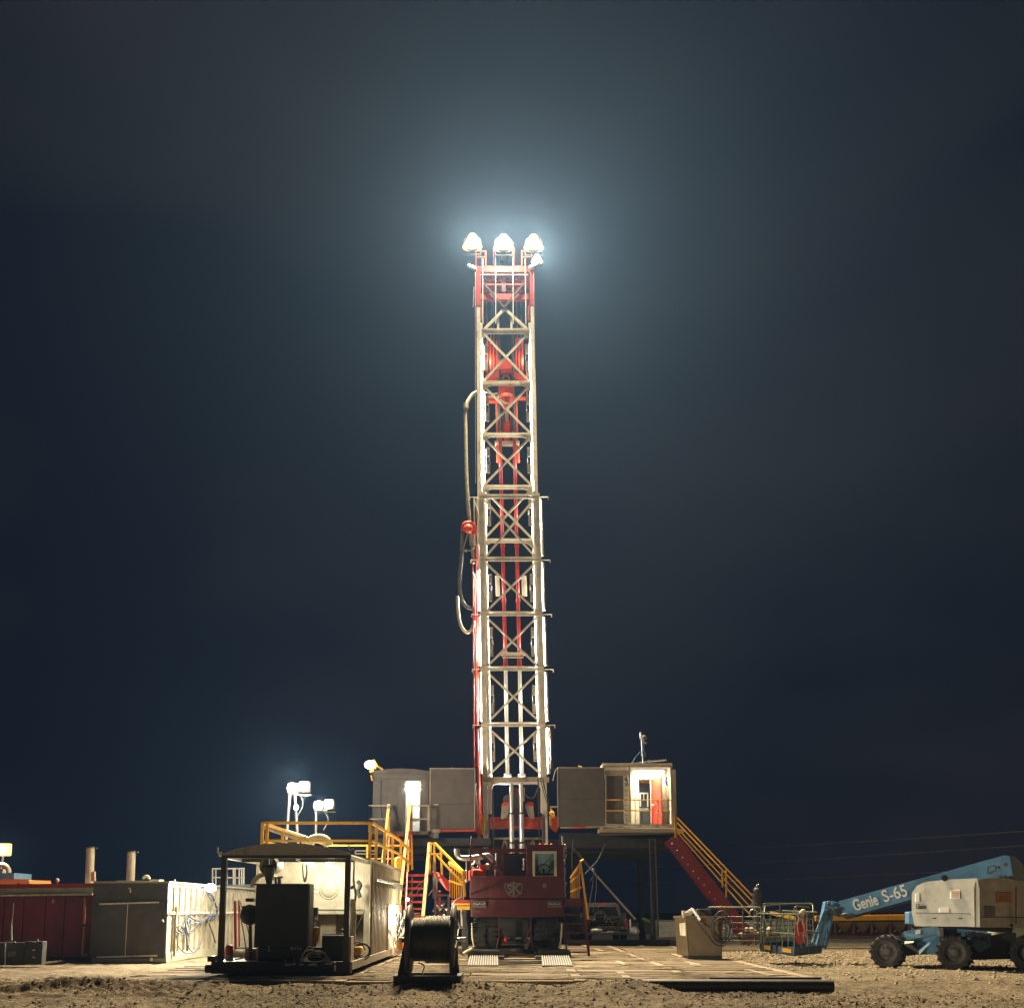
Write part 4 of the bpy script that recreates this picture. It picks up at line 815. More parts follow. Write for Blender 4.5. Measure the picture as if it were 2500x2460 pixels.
def railing(parent, pts, base, mids=1, r=.028, mt='yellow', posts=None, name='handrail', nm2='post'):
    """pts: top rail world points; base: vertical drop to the floor"""
    mb = MB(); P = [Vector(p) for p in pts]
    for a_, b2 in zip(P[:-1], P[1:]): mb.bar(a_, b2, r * 2, r * 2, ext=r)
    mb.build(name, M[mt], parent)
    for k in range(mids):
        mb = MB(); dz = base * (k + 1) / (mids + 1)
        for a_, b2 in zip(P[:-1], P[1:]): mb.bar(a_ - V(0, 0, dz), b2 - V(0, 0, dz), r * 1.7, r * 1.7)
        mb.build('mid_rail', M[mt], parent)
    for p in (posts or P):
        mb = MB(); p = Vector(p); mb.bar(p, p - V(0, 0, base), r * 2.1, r * 2.1); mb.build(nm2, M[mt], parent)
railing(dh, [W(901, 1966, YD - .8), W(949, 1966, YD - .8)], 1.1, 1, mt='tan')
railing(dh, [W(901, 1966, YD + .0), W(901, 1966, YD - .8)], 1.1, 1, mt='tan')
railing(dh, [W(1006, 1966, YD - .8), W(1046, 1966, YD - .8)], 1.1, 1, mt='tan')
f_ = thing('corner_floodlight', 'bright floodlight on the upper left corner of the left cabin', 'floodlight', W(903, 1866, 44.6))
mb = MB(); mb.bar(W(912, 1854, 44.6), W(922, 1872, 44.6), .07); mb.bar(W(922, 1870, 44.6), W(935, 1878, 44.6), .07); mb.bar(W(917, 1866, 44.6), W(916, 1876, 44.6), .05); mb.bar(W(903, 1884, 44.6), W(912, 1878, 44.6), .1); mb.bar(W(906, 1892, 44.6), W(909, 1905, 44.6), .06); mb.build('bracket', M['yellow'], f_)
p = W(903, 1866, 44.5); mb = MB(); mb.sph(p, .22, 16, 10, (1, .5, .8)); mb.build('lens', M['lampw'], f_); mb = MB(); mb.cyl(p + V(.02, .1, 0), p + V(.1, .35, 0), .2, .1, n=12); mb.build('housing', M['dgrey'], f_); light('SPOT', p + V(-.15, -.25, .1), 900, (1, .93, .75), .15, p + V(-6, -5, -2.5), R(130), .5)
wp = thing('wind_wall', 'plain grey wind wall panel left of the mast with a small handle', 'panel', W(1105, 2020, YD))
mb = MB(); rb(mb, 1051, 1159, 1876, 1962, YD - .1, .12); rb(mb, 1051, 1159, 1962.6, 2023, YD - .1, .12); mb.build('panel_sheet', M['grey'], wp)
mb = MB(); rb(mb, 1049, 1160, 1874, 1876.3, YD - .14, .2); rb(mb, 1048.5, 1051, 1876, 2023, YD - .14, .2); rb(mb, 1158, 1160, 1876, 2023, YD - .14, .2); mb.cyl(W(1104, 1873, YD), W(1104, 1876, YD), .05, n=8); mb.build('frame', M['tan'], wp)
mb = MB(); rb(mb, 1059, 1070, 1962, 1964, YD - .16, .05); mb.build('handle', M['white'], wp)
mb = MB(); mb.cyl(W(1052, 2027, YD), W(1160, 2026, YD), .06, n=8); mb.build('hinge_pipe', M['orange'], wp); mb = MB(); p = W(1066, 2027, YD); mb.cyl(p - V(.16, 0, 0), p + V(.16, 0, 0), .085, n=8); mb.build('hinge_collar', M['cream'], wp)
# ---------------------------------------------------------------- right cabin
w2 = thing('wind_wall', 'plain grey wind wall panel right of the mast joined to the lit cabin', 'panel', W(1420, 2015, YD))
mb = MB(); rb(mb, 1363, 1476, 1874, 1950, YD - .1, .12); rb(mb, 1363, 1476, 1950.5, 2015, YD - .1, .12); mb.build('panel_sheet', M['grey'], w2)
mb = MB(); rb(mb, 1360, 1478, 1872, 1874.2, YD - .14, .2); rb(mb, 1361, 1363, 1874, 2016, YD - .14, .2); mb.cyl(W(1412, 1870, YD), W(1420, 1872, YD), .04, n=6); mb.build('frame', M['tan'], w2)
mb = MB()
mb.cyl(W(1368, 2019, YD), W(1402, 2019, YD), .05, n=8); mb.cyl(W(1430, 2018, YD), W(1476, 2017, YD), .05, n=8); mb.build('hinge_pipe', M['tan'], w2); mb = MB(); mb.cyl(W(1402, 2019, YD), W(1430, 2018, YD), .055, n=8); mb.build('hinge_collar', M['orange'], w2)
mb = MB(); mb.bar(W(1343, 1969, YD + .1), W(1362, 1969, YD + .1), .07); mb.build('stay', M['tan'], w2)
o = hose('cable', 'loose white cable looping over the top left corner of the right wind wall', [W(1363, 1874, YD - .2), W(1356, 1880, YD - .2), W(1352, 1895, YD - .2), W(1350, 1905, YD - .2)], .02, M['white'], 'cable', n=6)
rc = thing('cabin', 'brightly lit cabin with open porch and red door at the right end', 'cabin', W(1560, 2030, YD))
R0, R1, Rt, Rb = 1472, 1642, 1868, 2014
mb = MB(); rb(mb, R0, R0 + 4, Rt, Rb, YD - .05, .12); rb(mb, R1 - 4, R1, Rt, Rb, YD - .05, .12); rb(mb, 1536, 1540, Rt, Rb, YD - .05, .12); rb(mb, R0, R1, Rt, Rt + 3.5, YD - .07, .14); rb(mb, R0, R1, Rb - 3, Rb, YD - .07, .14)
rb(mb, R0 + 5, 1536, 1880, 1891, YD + .1, .08)
mb.build('porch_frame', M['tan'], rc)
x0, x1 = W(R0, 1950, YD).x, W(R1, 1950, YD).x; zb, zt = W(0, Rb, YD).z, W(0, Rt, YD).z
mb = MB(); mb.box(x0, x1, YD - .1, YD + 5, zt, zt + .09); mb.build('roof', M['cream'], rc)
mb = MB(); mb.box(x0, x1, YD - .1, YD + 1.4, zb - .1, zb); mb.box(x0 - .25, x1 + .3, YD - .9, YD - .05, zb - .36, zb - .2); mb.build('floor', M['tan'], rc)
# back wall round a doorway
yb = YD + 1.3
dx0, dx1 = 1560, 1588; dz1 = 1902
wall = MB(); xw0, xw1 = W(1538, 1950, yb).x, W(1640, 1950, yb).x; xd0, xd1 = W(dx0, 1950, yb).x, W(dx1, 1950, yb).x; zd = W(0, dz1, yb).z
wall.box(xw0 - .1, xd0, yb, yb + .06, zb, zt); wall.box(xd1, xw1 + .2, yb, yb + .06, zb, zt); wall.box(xd0, xd1, yb, yb + .06, zd, zt)
wall.box(x1 - .06, x1, YD + .1, yb, zb, zt); wall.build('wall', M['cream'], rc)
mb = MB()
for x in np.arange(xw0, xw1 + .1, .24):
    if xd0 - .08 < x < xd1 + .3: continue
    mb.box(x, x + .09, yb - .05, yb, zb, zt - .05)
mb.build('wall_rib', M['cream'], rc)
mb = MB(); mb.box(xd0 - .09, xd0, yb - .06, yb, zb, zd + .1); mb.box(xd0, xd1, yb - .06, yb, zd, zd + .1); mb.box(xd1, xd1 + .06, yb - .06, yb, zb, zd + .1); mb.build('door_frame', M['white'], rc)
mb = MB(); mb.prism([V(xd1 + .02, yb - .07, zb + .03), V(xd1 + .36, yb - .75, zb + .03), V(xd1 + .36, yb - .75, zd), V(xd1 + .02, yb - .07, zd)], (.05, .02, 0)); dr = mb.build('door', M['intred'], rc, label='red door standing open')
mb = MB(); p = V(xd1 + .06, yb - .3, (zb + zd) / 2 - .1); mb.sph(p, .05, 8, 6); mb.bar(p, p + V(.1, -.02, .02), .03); mb.build('handle', M['chrome'], dr)
mb = MB(); mb.box(xd0 - 1.2, xd1 + 1.2, yb + 3, yb + 3.06, zb, zt); mb.build('inner_wall', M['dgrey'], rc)
mb = MB(); z_ = lambda y: W(0, y, yb + 1.5).z
rb(mb, 1564, 1583, 1934, 1937, yb + 1.5, .1); rb(mb, 1562, 1565, 1934, 1968, yb + 1.5, .1); rb(mb, 1580, 1583, 1934, 1968, yb + 1.5, .1); rb(mb, 1562, 1583, 1972, 1975, yb + 1.5, .1); rb(mb, 1571, 1573, 1937, 1950, yb + 1.5, .1); mb.build('inner_window', M['white'], rc)
mb = MB(); rb(mb, 1560, 1588, 1904, 1910, yb + .3, .1); mb.build('inner_beam', M['yellow'], rc)
mb = MB(); rb(mb, 1569, 1586, 1983, 2010, yb + 1, .4); mb.build('inner_cabinet', M['dgrey'], rc)
mb = MB(); mb.cyl(W(1546, 1884, YD + .7), W(1620, 1882, YD + .7), .05, n=10); mb.build('lamp_tube', M['tubew'], rc); mb = MB(); mb.bar(W(1546, 1880.5, YD + .7), W(1620, 1878.5, YD + .7), .16, .05); mb.build('lamp_housing', M['white'], rc)
light('AREA', W(1583, 1887, YD + .65), 120, (1, .88, .58), 1.1, W(1583, 1990, YD + 1.0), sy=.15)
light('AREA', V((xd0 + xd1) / 2, yb + 1, zd), 14, (1, .95, .8), .4, V((xd0 + xd1) / 2, yb + 1.6, zb))
mb = MB(); rb(mb, 1479, 1522, 1893, 2010, YD + .15, .05); mb.build('side_panel', M['grey'], rc)
mb = MB(); rb(mb, 1523, 1535, 1890, 2010, YD + .35, .04); mb.build('ladder_back', M['white'], rc)
for k in range(9):
    mb = MB(); y = 1905 + k * 12; p = W(1525, y, YD + .2); q = W(1534, y, YD + .2); mb.bar(p, q, .03); mb.build('ladder_rung', M['tan'], rc)
mb = MB(); mb.sph(W(1529, 1900, YD + .2), .08, 8, 6); mb.sph(W(1531, 1912, YD + .2), .07, 8, 6); mb.tube(spl([W(1528, 1895, YD + .2), W(1532, 1905, YD + .1), W(1528, 1918, YD + .2)]), .03, 6); mb.build('coiled_cable', M['bhose'], rc)
mb = MB(); mb.sph(W(1628, 1908, YD + .9), .07, 8, 6); mb.tube(spl([W(1629, 1895, YD + .9), W(1626, 1905, YD + .9), W(1630, 1918, YD + .9)]), .04, 6); mb.build('coiled_cable', M['bhose'], rc)
for y in (1952, 1978):
    mb = MB(); mb.cyl(W(1478, y, YD - .1), W(1640, y, YD - .1), .026, n=8); mb.build('porch_rail', M['yellow'], rc)
for x in (1479, 1606.5):
    mb = MB(); mb.bar(W(x, 1893 if x < 1500 else 1952, YD - .09), W(x, 2011, YD - .09), .05); mb.build('porch_post', M['tan'], rc)
for (x0_, x1_) in ((1484, 1512), (1522, 1560), (1566, 1600), (1610, 1632)):
    mb = MB(); rb(mb, x0_, x1_, 2016, 2018, YD - .2, .02); mb.build('painted_slot_glow', M['cream'], rc)  # cream strips painted in place of light showing through slots
mb = MB(); mb.prism([W(1464, 2034, YD - .9), W(1480, 2019, YD - .1), W(1644, 2019, YD - .1), W(1650, 2030, YD - .9)], (0, .05, -.08)); mb.build('skirt', M['dgrey'], rc)
# aerial on the cabin roof
ae = thing('weather_mast', 'thin pole with instruments standing on the roof of the right cabin', 'aerial', W(1570, 1868, YD + .5))
mb = MB(); mb.cyl(W(1570, 1868, YD + .5), W(1566, 1790, YD + .5), .035, n=8); mb.cyl(W(1565, 1802, YD + .5), W(1565, 1787, YD + .5), .055, n=8); mb.bar(W(1568, 1868, YD + .5), W(1573, 1860, YD + .5), .12); mb.build('pole', M['steel'], ae)
mb = MB(); mb.sph(W(1572, 1800, YD + .5), .13, 10, 6, (1, 1, .9)); mb.sph(W(1574, 1810, YD + .5), .1, 8, 6); mb.bar(W(1566, 1806, YD + .5), W(1578, 1806, YD + .5), .04); mb.bar(W(1566, 1813, YD + .5), W(1576, 1812, YD + .5), .03); mb.build('instrument', M['dgrey'], ae)
mb = MB(); mb.bar(W(1537, 1864, YD + .4), W(1586, 1857, YD + .4), .05); mb.bar(W(1580, 1858, YD + .4), W(1626, 1854, YD + .4), .1, .06); mb.bar(W(1584, 1864, YD + .4), W(1584, 1854, YD + .4), .07); mb.build('crossarm', M['steel'], ae)
mb = MB(); mb.tube(spl([W(1541, 1864, YD + .4), W(1556, 1842, YD + .4), W(1570, 1832, YD + .4), W(1576, 1840, YD + .4), W(1571, 1849, YD + .4), W(1564, 1840, YD + .4), W(1571, 1831, YD + .4), W(1573, 1815, YD + .4)]), .014, 6); mb.build('cable', M['bluew'], ae)
# ---------------------------------------------------------------- stairs
def stair(name, label, a, b_, width, n, smat, tmat, dirv=None, rail=None, side_depth=.25):
    """a foot, b_ head (centre line); rail: list of (side, height, nrails)"""
    a = Vector(a); b_ = Vector(b_); t = thing(name, label, 'stairs', a)
    d = V((b_ - a).x, (b_ - a).y, 0).normalized(); s = V(d.y, -d.x, 0)
    for sg in (-1, 1):
        mb = MB(); mb.bar(a + s * sg * width / 2, b_ + s * sg * width / 2, .05, side_depth); mb.build('stringer', M[smat], t)
    for i in range(n):
        p = a + (b_ - a) * ((i + .5) / n); mb = MB(); mb.bar(p - s * (width / 2 - .03), p + s * (width / 2 - .03), .24, .085); mb.build('tread', M[tmat], t)
    return t, s
# right-hand stair from the cabin to the ground
YS = 43.6
A = W(1838, 2262, YS); A.z = .35; B = W(1641, 2044, YS); A.y += .45; B.y += .45
rs, sv = stair('stairway', 'long dark red stairway with four yellow rails coming down from the right cabin', A, B, .8, 15, 'wine', 'wine', side_depth=.52)
mb = MB()
for i in range(15):
    p = A + (B - A) * ((i + .5) / 15); mb.sph(p + V(-.12, -.45, -.1), .03, 6, 4)
mb.build('tread_bolt', M['cream'], rs)
for k, (p0, p1) in enumerate((((1653, 1995), (1868, 2218)), ((1653, 2007), (1862, 2226)), ((1652, 2019), (1850, 2232)), ((1652, 2029), (1838, 2240)))):
    mb = MB(); Yk = YS + (.05 if k % 2 else 0) ; mb.cyl(W(*p0, Yk), W(*p1, Yk), .028, n=8); mb.build('handrail', M['yellow'], rs)
for (x0_, x1_, y0_, y1_) in ((1647, 1651, 1986, 2044), (1649.5, 1652.5, 1986, 2044), (1762, 1765, 2125, 2165), (1771, 1775, 2122, 2172)):
    mb = MB(); rb(mb, x0_, x1_, y0_, y1_, YS - .03, .07); mb.build('post', M['yellow'], rs)
mb = MB(); rb(mb, 1645, 1652.5, 1986, 1988, YS - .03, .07); rb(mb, 1645, 1652, 2005, 2007, YS - .02, .05); rb(mb, 1645, 1652, 2025, 2027, YS - .02, .05); rb(mb, 1762, 1775, 2134, 2136, YS, .05); rb(mb, 1762, 1775, 2147, 2149, YS, .05); rb(mb, 1771, 1775, 2172, 2190, YS, .05)
mb.build('post_tie', M['yellow'], rs)
# stair A: from the ground up to the left doghouse
A = W(960, 2318, 39.4); A.z = .3; B = V(W(975, 2030, 44.2).x, 44.2, W(0, 2032, 44.2).z)
sa, sv = stair('stairway', 'steep stairway with tall yellow rails going up to the left cabin', A, B, .8, 18, 'red', 'red')
def hr(t, p, q, r=.035, mt='yellow', nm='handrail'): mb = MB(); mb.bar(p, q, r * 2, r * 2, ext=r); return mb.build(nm, M[mt], t)
hr(sa, W(1001, 1966, 44.2), W(970, 2250, 39.4), .055); hr(sa, W(997, 2010, 44.2), W(968, 2282, 39.5), .03); hr(sa, W(970, 2250, 39.4), W(968, 2312, 39.4), .05, nm='post')
hr(sa, W(949, 1966, 44.2), W(925, 2185, 40.2), .05); hr(sa, W(947, 2010, 44.2), W(922, 2220, 40.2), .03); hr(sa, W(950, 1996, 43.9), W(945, 2085, 43.6), .045, nm='post'); hr(sa, W(1004, 2040, 43.9), W(1006, 2120, 43.6), .04, nm='post')
hr(sa, W(1003, 1985, 43.9), W(1001, 2110, 43.6), .03, 'red', 'post')
# stair B: red ladder stair beside the carrier, up to a landing
A = W(999, 2318, 39.6); A.z = .22; B = V(W(1021, 2130, 43.0).x, 43.0, W(0, 2128, 43.0).z)
sb, sv = stair('stairway', 'red open tread stairway between two yellow rails beside the wire rope spool', A, B, .84, 11, 'red', 'orange', side_depth=.2)  # treads take the brighter orange paint to look lit by the manifold lamp
hr(sb, W(1048, 2060, 42.4), W(1033, 2235, 39.6), .055); hr(sb, W(1033, 2235, 39.6), W(1030, 2255, 39.5), .05, nm='post'); hr(sb, W(1046, 2090, 42.5), W(1030, 2255, 39.6), .03)
for x_, y0_, y1_ in ((1006, 2135, 2310), (1001, 2180, 2312), (1060, 2062, 2190), (1066, 2130, 2240)):
    hr(sb, W(x_, y0_, 42.9), W(x_ - 1, y1_, 42.9), .045 if x_ > 1050 else .03, 'tan', 'post')
mb = MB(); rb(mb, 1046, 1100, 2128, 2133, 42.6, 1.2); mb.build('landing', M['maroon'], sb)
# landing and second flight down to the carrier catwalk
lc = thing('catwalk_stair', 'short yellow railed flight leading from the landing down to the carrier catwalk', 'stairs', W(1100, 2200, 40))
def seg(t, a, b_, Ya, Yb, r=.035, mt='yellow', nm='handrail'): return hr(t, W(*a, Ya), W(*b_, Yb), r, mt, nm)
seg(lc, (1049, 2059), (1062, 2058), 42, 42); seg(lc, (1062, 2058), (1131, 2128), 42, 37.5, .04); seg(lc, (1131, 2128), (1134, 2185), 37.5, 37.3, .04, nm='post')
seg(lc, (1052, 2063), (1049, 2130), 42, 42, .04, nm='post'); seg(lc, (1060, 2063), (1062, 2140), 42, 42, .04, nm='post'); seg(lc, (1050, 2084), (1080, 2084), 42, 41.6); seg(lc, (1076, 2075), (1079, 2135), 41.2, 41.2, .04, nm='post')
seg(lc, (1062, 2083), (1128, 2155), 42, 37.6, .03, nm='mid_rail')
for k in range(7):
    u = k / 6; x_ = 1098 + 33 * u; yt = 2106 + 22 * u; seg(lc, (x_, yt), (x_ + .5, yt + 82 - 10 * u), 38.6 - u, 38.6 - u, .017, nm='picket')
seg(lc, (1098, 2106), (1131, 2130), 38.6, 37.6, .05); seg(lc, (1098, 2150), (1132, 2160), 38.6, 37.6, .03, nm='mid_rail')
mb = MB(); mb.prism([W(1056, 2128, 41.5), W(1070, 2128, 41.5), W(1100, 2152, 40), W(1100, 2176, 40), W(1090, 2172, 40.2)], (0, .06, 0)); mb.build('stringer', M['red'], lc)
mb = MB(); rb(mb, 1064, 1098, 2182, 2186, 40, 1); rb(mb, 1092, 1098, 2186, 2250, 40, .1); rb(mb, 1060, 1065, 2186, 2300, 40, .15); mb.build('platform', M['maroon'], lc)
for k, (x0_, y0_, x1_, y1_) in enumerate(((1000, 2180, 1065, 2118), (1046, 2185, 1070, 2150), (1004, 2200, 1030, 2160))):
    seg(lc, (x0_, y0_), (x1_, y1_), 43.2, 43.2, .018, 'steel', 'brace_rod')
# pump and red pipework behind the stair
pk = thing('pump', 'dark red pump and pipework on the ground behind the red stairway', 'pump', W(1080, 2260, 41.5))
mb = MB(); rb(mb, 1062, 1094, 2215, 2250, 41.5, 1); rb(mb, 1070, 1088, 2196, 2215, 41.6, .5); mb.cyl(W(1075, 2230, 41.3), W(1092, 2230, 41.3), .22, n=14); mb.build('pump_body', M['maroon'], pk)
mb = MB(); mb.tube(spl([W(1058, 2225, 41.2), W(1066, 2212, 41.2), W(1075, 2222, 41.2), W(1085, 2205, 41.2)]), .05, 8)
for x_, y_ in ((1062, 2220), (1070, 2238), (1078, 2212), (1084, 2235), (1090, 2222), (1072, 2196)): mb.sph(W(x_, y_, 41.1), .07, 8, 6)
mb.build('valve', M['steel'], pk)
mb = MB(); mb.cyl(W(1073, 2180, 41.4), W(1073, 2215, 41.4), .06, n=10); mb.sph(W(1073, 2178, 41.4), .08, 8, 6); mb.build('gauge_pipe', M['red'], pk)
# right-hand carrier ladder and its yellow side rails
rl = thing('boarding_ladder', 'dark red boarding ladder leaning at the right side of the carrier', 'ladder', W(1405, 2340, 33.8))
YL = 34.0
mb = MB(); mb.bar(W(1376, 2195, YL + .3), W(1384, 2345, YL - .5), .05, .1); mb.build('side_rail', M['maroon'], rl)
mb = MB(); mb.bar(W(1424, 2192, YL + .3), W(1439, 2344, YL - .5), .06, .12); mb.build('side_rail', M['maroon'], rl)
for i, y_ in enumerate((2211, 2232, 2254, 2276, 2298, 2323)):
    u = (y_ - 2195) / 150; mb = MB(); Yk = YL + .3 - .8 * u; mb.bar(W(1377 + 8 * u, y_, Yk), W(1426 + 14 * u, y_, Yk), .1, .045); mb.build('rung', M['maroon'], rl)
mb = MB(); rb(mb, 1379, 1422, 2193, 2208, YL + .2, .5); mb.build('step_box', M['maroon'], rl)
mb = MB(); mb.bar(W(1417, 2103, YL + .1), W(1436, 2243, YL - .2), .065); mb.bar(W(1417, 2103, YL + .1), W(1424, 2098, YL + .4), .06); mb.build('grab_rail', M['yellow'], rl)
rp = thing('catwalk_railing', 'yellow railing running back along the right catwalk of the carrier', 'railing', W(1400, 2190, 36))
for k in range(6):
    u = k / 5; x_ = 1415 - 20 * u; yt = 2112 + 28 * u; seg(rp, (x_, yt), (x_ - 1, 2190), 35 + u * 4, 35 + u * 4, .017, nm='post')
seg(rp, (1416, 2110), (1394, 2142), 35, 39, .035); seg(rp, (1418, 2128), (1394, 2152), 35, 39, .028, nm='mid_rail'); seg(rp, (1418, 2165), (1394, 2176), 35, 39, .028, nm='mid_rail')
# ---------------------------------------------------------------- wire rope spool on its stand
sp = thing('cable_spool', 'large drum of wire rope on a black steel stand at the front of the mats', 'cable spool', W(1045, 2390, 21.9))
Ys = 22.35
cx = W(1049, 2290, Ys); cz = W(0, 2292, Ys).z; L_, R_ = W(1000, 2300, Ys).x, W(1108, 2300, Ys).x
ctr = V((L_ + R_) / 2, Ys, cz)
mb = MB(); mb.cyl(V(L_ + .05, Ys, cz), V(R_ - .05, Ys, cz), .40, n=40); mb.build('drum', M['black'], sp)
mb = MB(); n_ = 24; step = (R_ - L_ - .16) / n_; k5 = 0
for i in range(n_):
    x = L_ + .10 + i * step; rr_ = .47 if i > n_ * .30 else .435
    mb.torus(V(x, Ys, cz), rr_, step * .5, 'X', 40, 6)
mb.build('wire_coil', M['wire'], sp)
for x in (L_, R_):
    mb = MB(); mb.cyl(V(x - .05, Ys, cz), V(x + .05, Ys, cz), .66, n=48); mb.torus(V(x, Ys, cz), .66, .055, 'X', 48, 6)
    for k in range(6):
        t = k * math.pi / 3 + .3; d = V(0, math.cos(t), math.sin(t)); s = -1 if x == L_ else 1; mb.bar(V(x + .05 * s, Ys, cz) + d * .15, V(x + .05 * s, Ys, cz) + d * .6, .05, .06)
    mb.build('flange', M['dgrey'], sp)
mb = MB(); mb.cyl(V(L_ - .22, Ys, cz), V(R_ + .24, Ys, cz), .045, n=14); mb.build('axle', M['chrome'], sp)
mb = MB(); zb = .2; x0, x1 = W(968, 2390, Ys).x, W(1128, 2390, Ys).x
for yy in (Ys - .55, Ys + .55): mb.box(x0, x1, yy - .06, yy + .06, zb, zb + .14)
for xx in (x0, x1 - .12): mb.box(xx, xx + .12, Ys - .49, Ys + .49, zb, zb + .14)
mb.build('base_frame', M['black'], sp)
for xx, s in ((x0 + .12, 1), (x1 - .12, -1)):
    mb = MB(); mb.bar(V(xx + s * .08, Ys, zb + .1), V(xx + s * .1, Ys, cz - .02), .11, .11)
    for yy in (-.5, .5): mb.bar(V(xx, Ys + yy, zb + .12), V(xx + s * .09, Ys + yy * .12, cz - .05), .07, .1, up=(1, 0, 0))
    mb.box(xx - .02, xx + .24 * 1 if s > 0 else xx + .02, Ys - .1, Ys + .1, cz - .06, cz + .02) if s > 0 else mb.box(xx - .24, xx + .02, Ys - .1, Ys + .1, cz - .06, cz + .02)
    mb.build('stand_leg', M['black'], sp)
mb = MB(); mb.tube(spl([V(L_ + .2, Ys - .1, cz - .47), V(L_ + .3, Ys + .1, .5), V(L_ + .25, Ys + .5, .3), V(L_ + .5, Ys + .9, .24)]), .015, 6); mb.build('rope_end', M['wire'], sp)
hose('hose', 'thin grey hose curving from the spool flange up to the carrier catwalk', [V(R_ - .02, Ys + .3, cz + .68), W(1105, 2210, 26), W(1112, 2197, 30), W(1128, 2190, 34)], .022, M['ghose'], n=8)
hose('hose', 'grey hose hanging in a loop below the carrier catwalk', [W(1119, 2220, 34.4), W(1116, 2240, 34.4), W(1122, 2258, 34.4), W(1130, 2262, 34.4), W(1128, 2225, 34.6)], .035, M['ghose'], n=8)
sv_ = thing('stabiliser_jack', 'dark stabiliser leg and jack standing beside the left front tyre', 'jack', W(1135, 2330, 35))
mb = MB(); mb.bar(W(1135, 2215, 35), W(1135, 2325, 35), .2, .2); mb.bar(W(1122, 2325, 35), W(1146, 2325, 35), .3, .08); mb.build('leg', M['black'], sv_); mb = MB(); mb.cyl(W(1128, 2215, 35.1), W(1128, 2262, 35.1), .05, n=8); mb.cyl(W(1120, 2264, 34.8), W(1134, 2264, 34.8), .03, n=8); mb.build('rod', M['steel'], sv_)
hose('hose', 'pale hose trailing over the mats from the left front tyre', [W(1160, 2310, 34), W(1150, 2316, 33), W(1138, 2322, 32), W(1130, 2328, 31.5)], .04, M['hose'], n=8)
# ---------------------------------------------------------------- open fronted equipment skid on the left
Yk = 24.3; KX0, KX1 = W(532, 2300, Yk).x, W(851, 2300, Yk).x; ZB = .2; ZT = 2.92; YB2 = 27.7; YE = 35.0
sk = thing('equipment_skid', 'open fronted equipment house with arched roof edge and corrugated side, left of the spool', 'equipment house', V(KX0 + 1.5, Yk, .2))
mb = MB(); mb.box(KX0 - .12, KX1 + .05, Yk - .05, Yk + .25, .24, .5); mb.box(KX0 - .12, KX0 + .1, Yk + .25, YE, .24, .5); mb.box(KX1 - .12, KX1 + .05, Yk + .25, YE, .3, .46); mb.box(KX0 + .1, KX1 - .12, Yk + .25, YB2 + .3, .4, .48); mb.cyl(V(KX0 - .25, Yk, .34), V(KX0 - .1, Yk, .34), .09, n=12); mb.box(KX0 - .2, KX0 - .05, Yk - .08, Yk + .2, .5, .62)
mb.build('base', M['black'], sk)
mb = MB(); mb.box(KX1 + .052, KX1 + .1, Yk - .05, YE, .32, .5); mb.build('deck_edge', M['tan'], sk)
for x in (KX0, KX1 - .12):
    mb = MB(); mb.box(x, x + .12, Yk, Yk + .12, .5, ZT - .02); mb.build('post', M['dgrey'], sk)
mb = MB(); mb.box(KX0 + .02, KX0 + .1, YB2 - .12, YB2, .5, ZT - .1); mb.box(KX1 - .12, KX1 + .02, YB2 - .12, YB2 + .1, .46, ZT - .02); mb.build('rear_post', M['cream'], sk)
crv = [(532, 2086), (545, 2082), (575, 2071), (610, 2064), (650, 2059), (700, 2057), (750, 2060), (800, 2067), (851, 2079), (851, 2086)]
mb = MB(); mb.prism([W(x, y, Yk - .03) for x, y in crv], (0, .06, 0)); mb.build('roof_front', M['hood'], sk)  # paler paint puts the brightening of haze glare into this face
crv2 = [(532, 2086), (545, 2082), (575, 2071), (610, 2064), (650, 2059), (700, 2057), (750, 2060), (800, 2067), (851, 2079)]
P = [W(x, y, Yk + .03) for x, y in crv2]; vs = P + [p + V(0, YB2 - Yk, 0) for p in P]; k = len(P)
mb = MB(); mb.add(vs, [(i, i + 1, k + i + 1, k + i) for i in range(k - 1)]); mb.add([v + V(0, 0, -.03) for v in vs], [(i, i + 1, k + i + 1, k + i) for i in range(k - 1)]); mb.build('porch_roof', M['cream'], sk)
mb = MB(); mb.box(KX0 + .12, KX1 - .12, Yk, Yk + .1, ZT - .12, ZT - .04); mb.box(KX0 + .12, KX1 - .12, Yk + 1.4, Yk + 1.48, ZT - .14, ZT - .06); mb.build('roof_beam', M['dgrey'], sk)
mb = MB(); mb.box(KX0 + .02, KX0 + .1, Yk + .12, YB2 - .12, ZT - .12, ZT - .04); mb.box(KX1 - .1, KX1 - .02, Yk + .12, YB2 - .12, ZT - .12, ZT - .04); mb.build('roof_rail', M['cream'], sk)
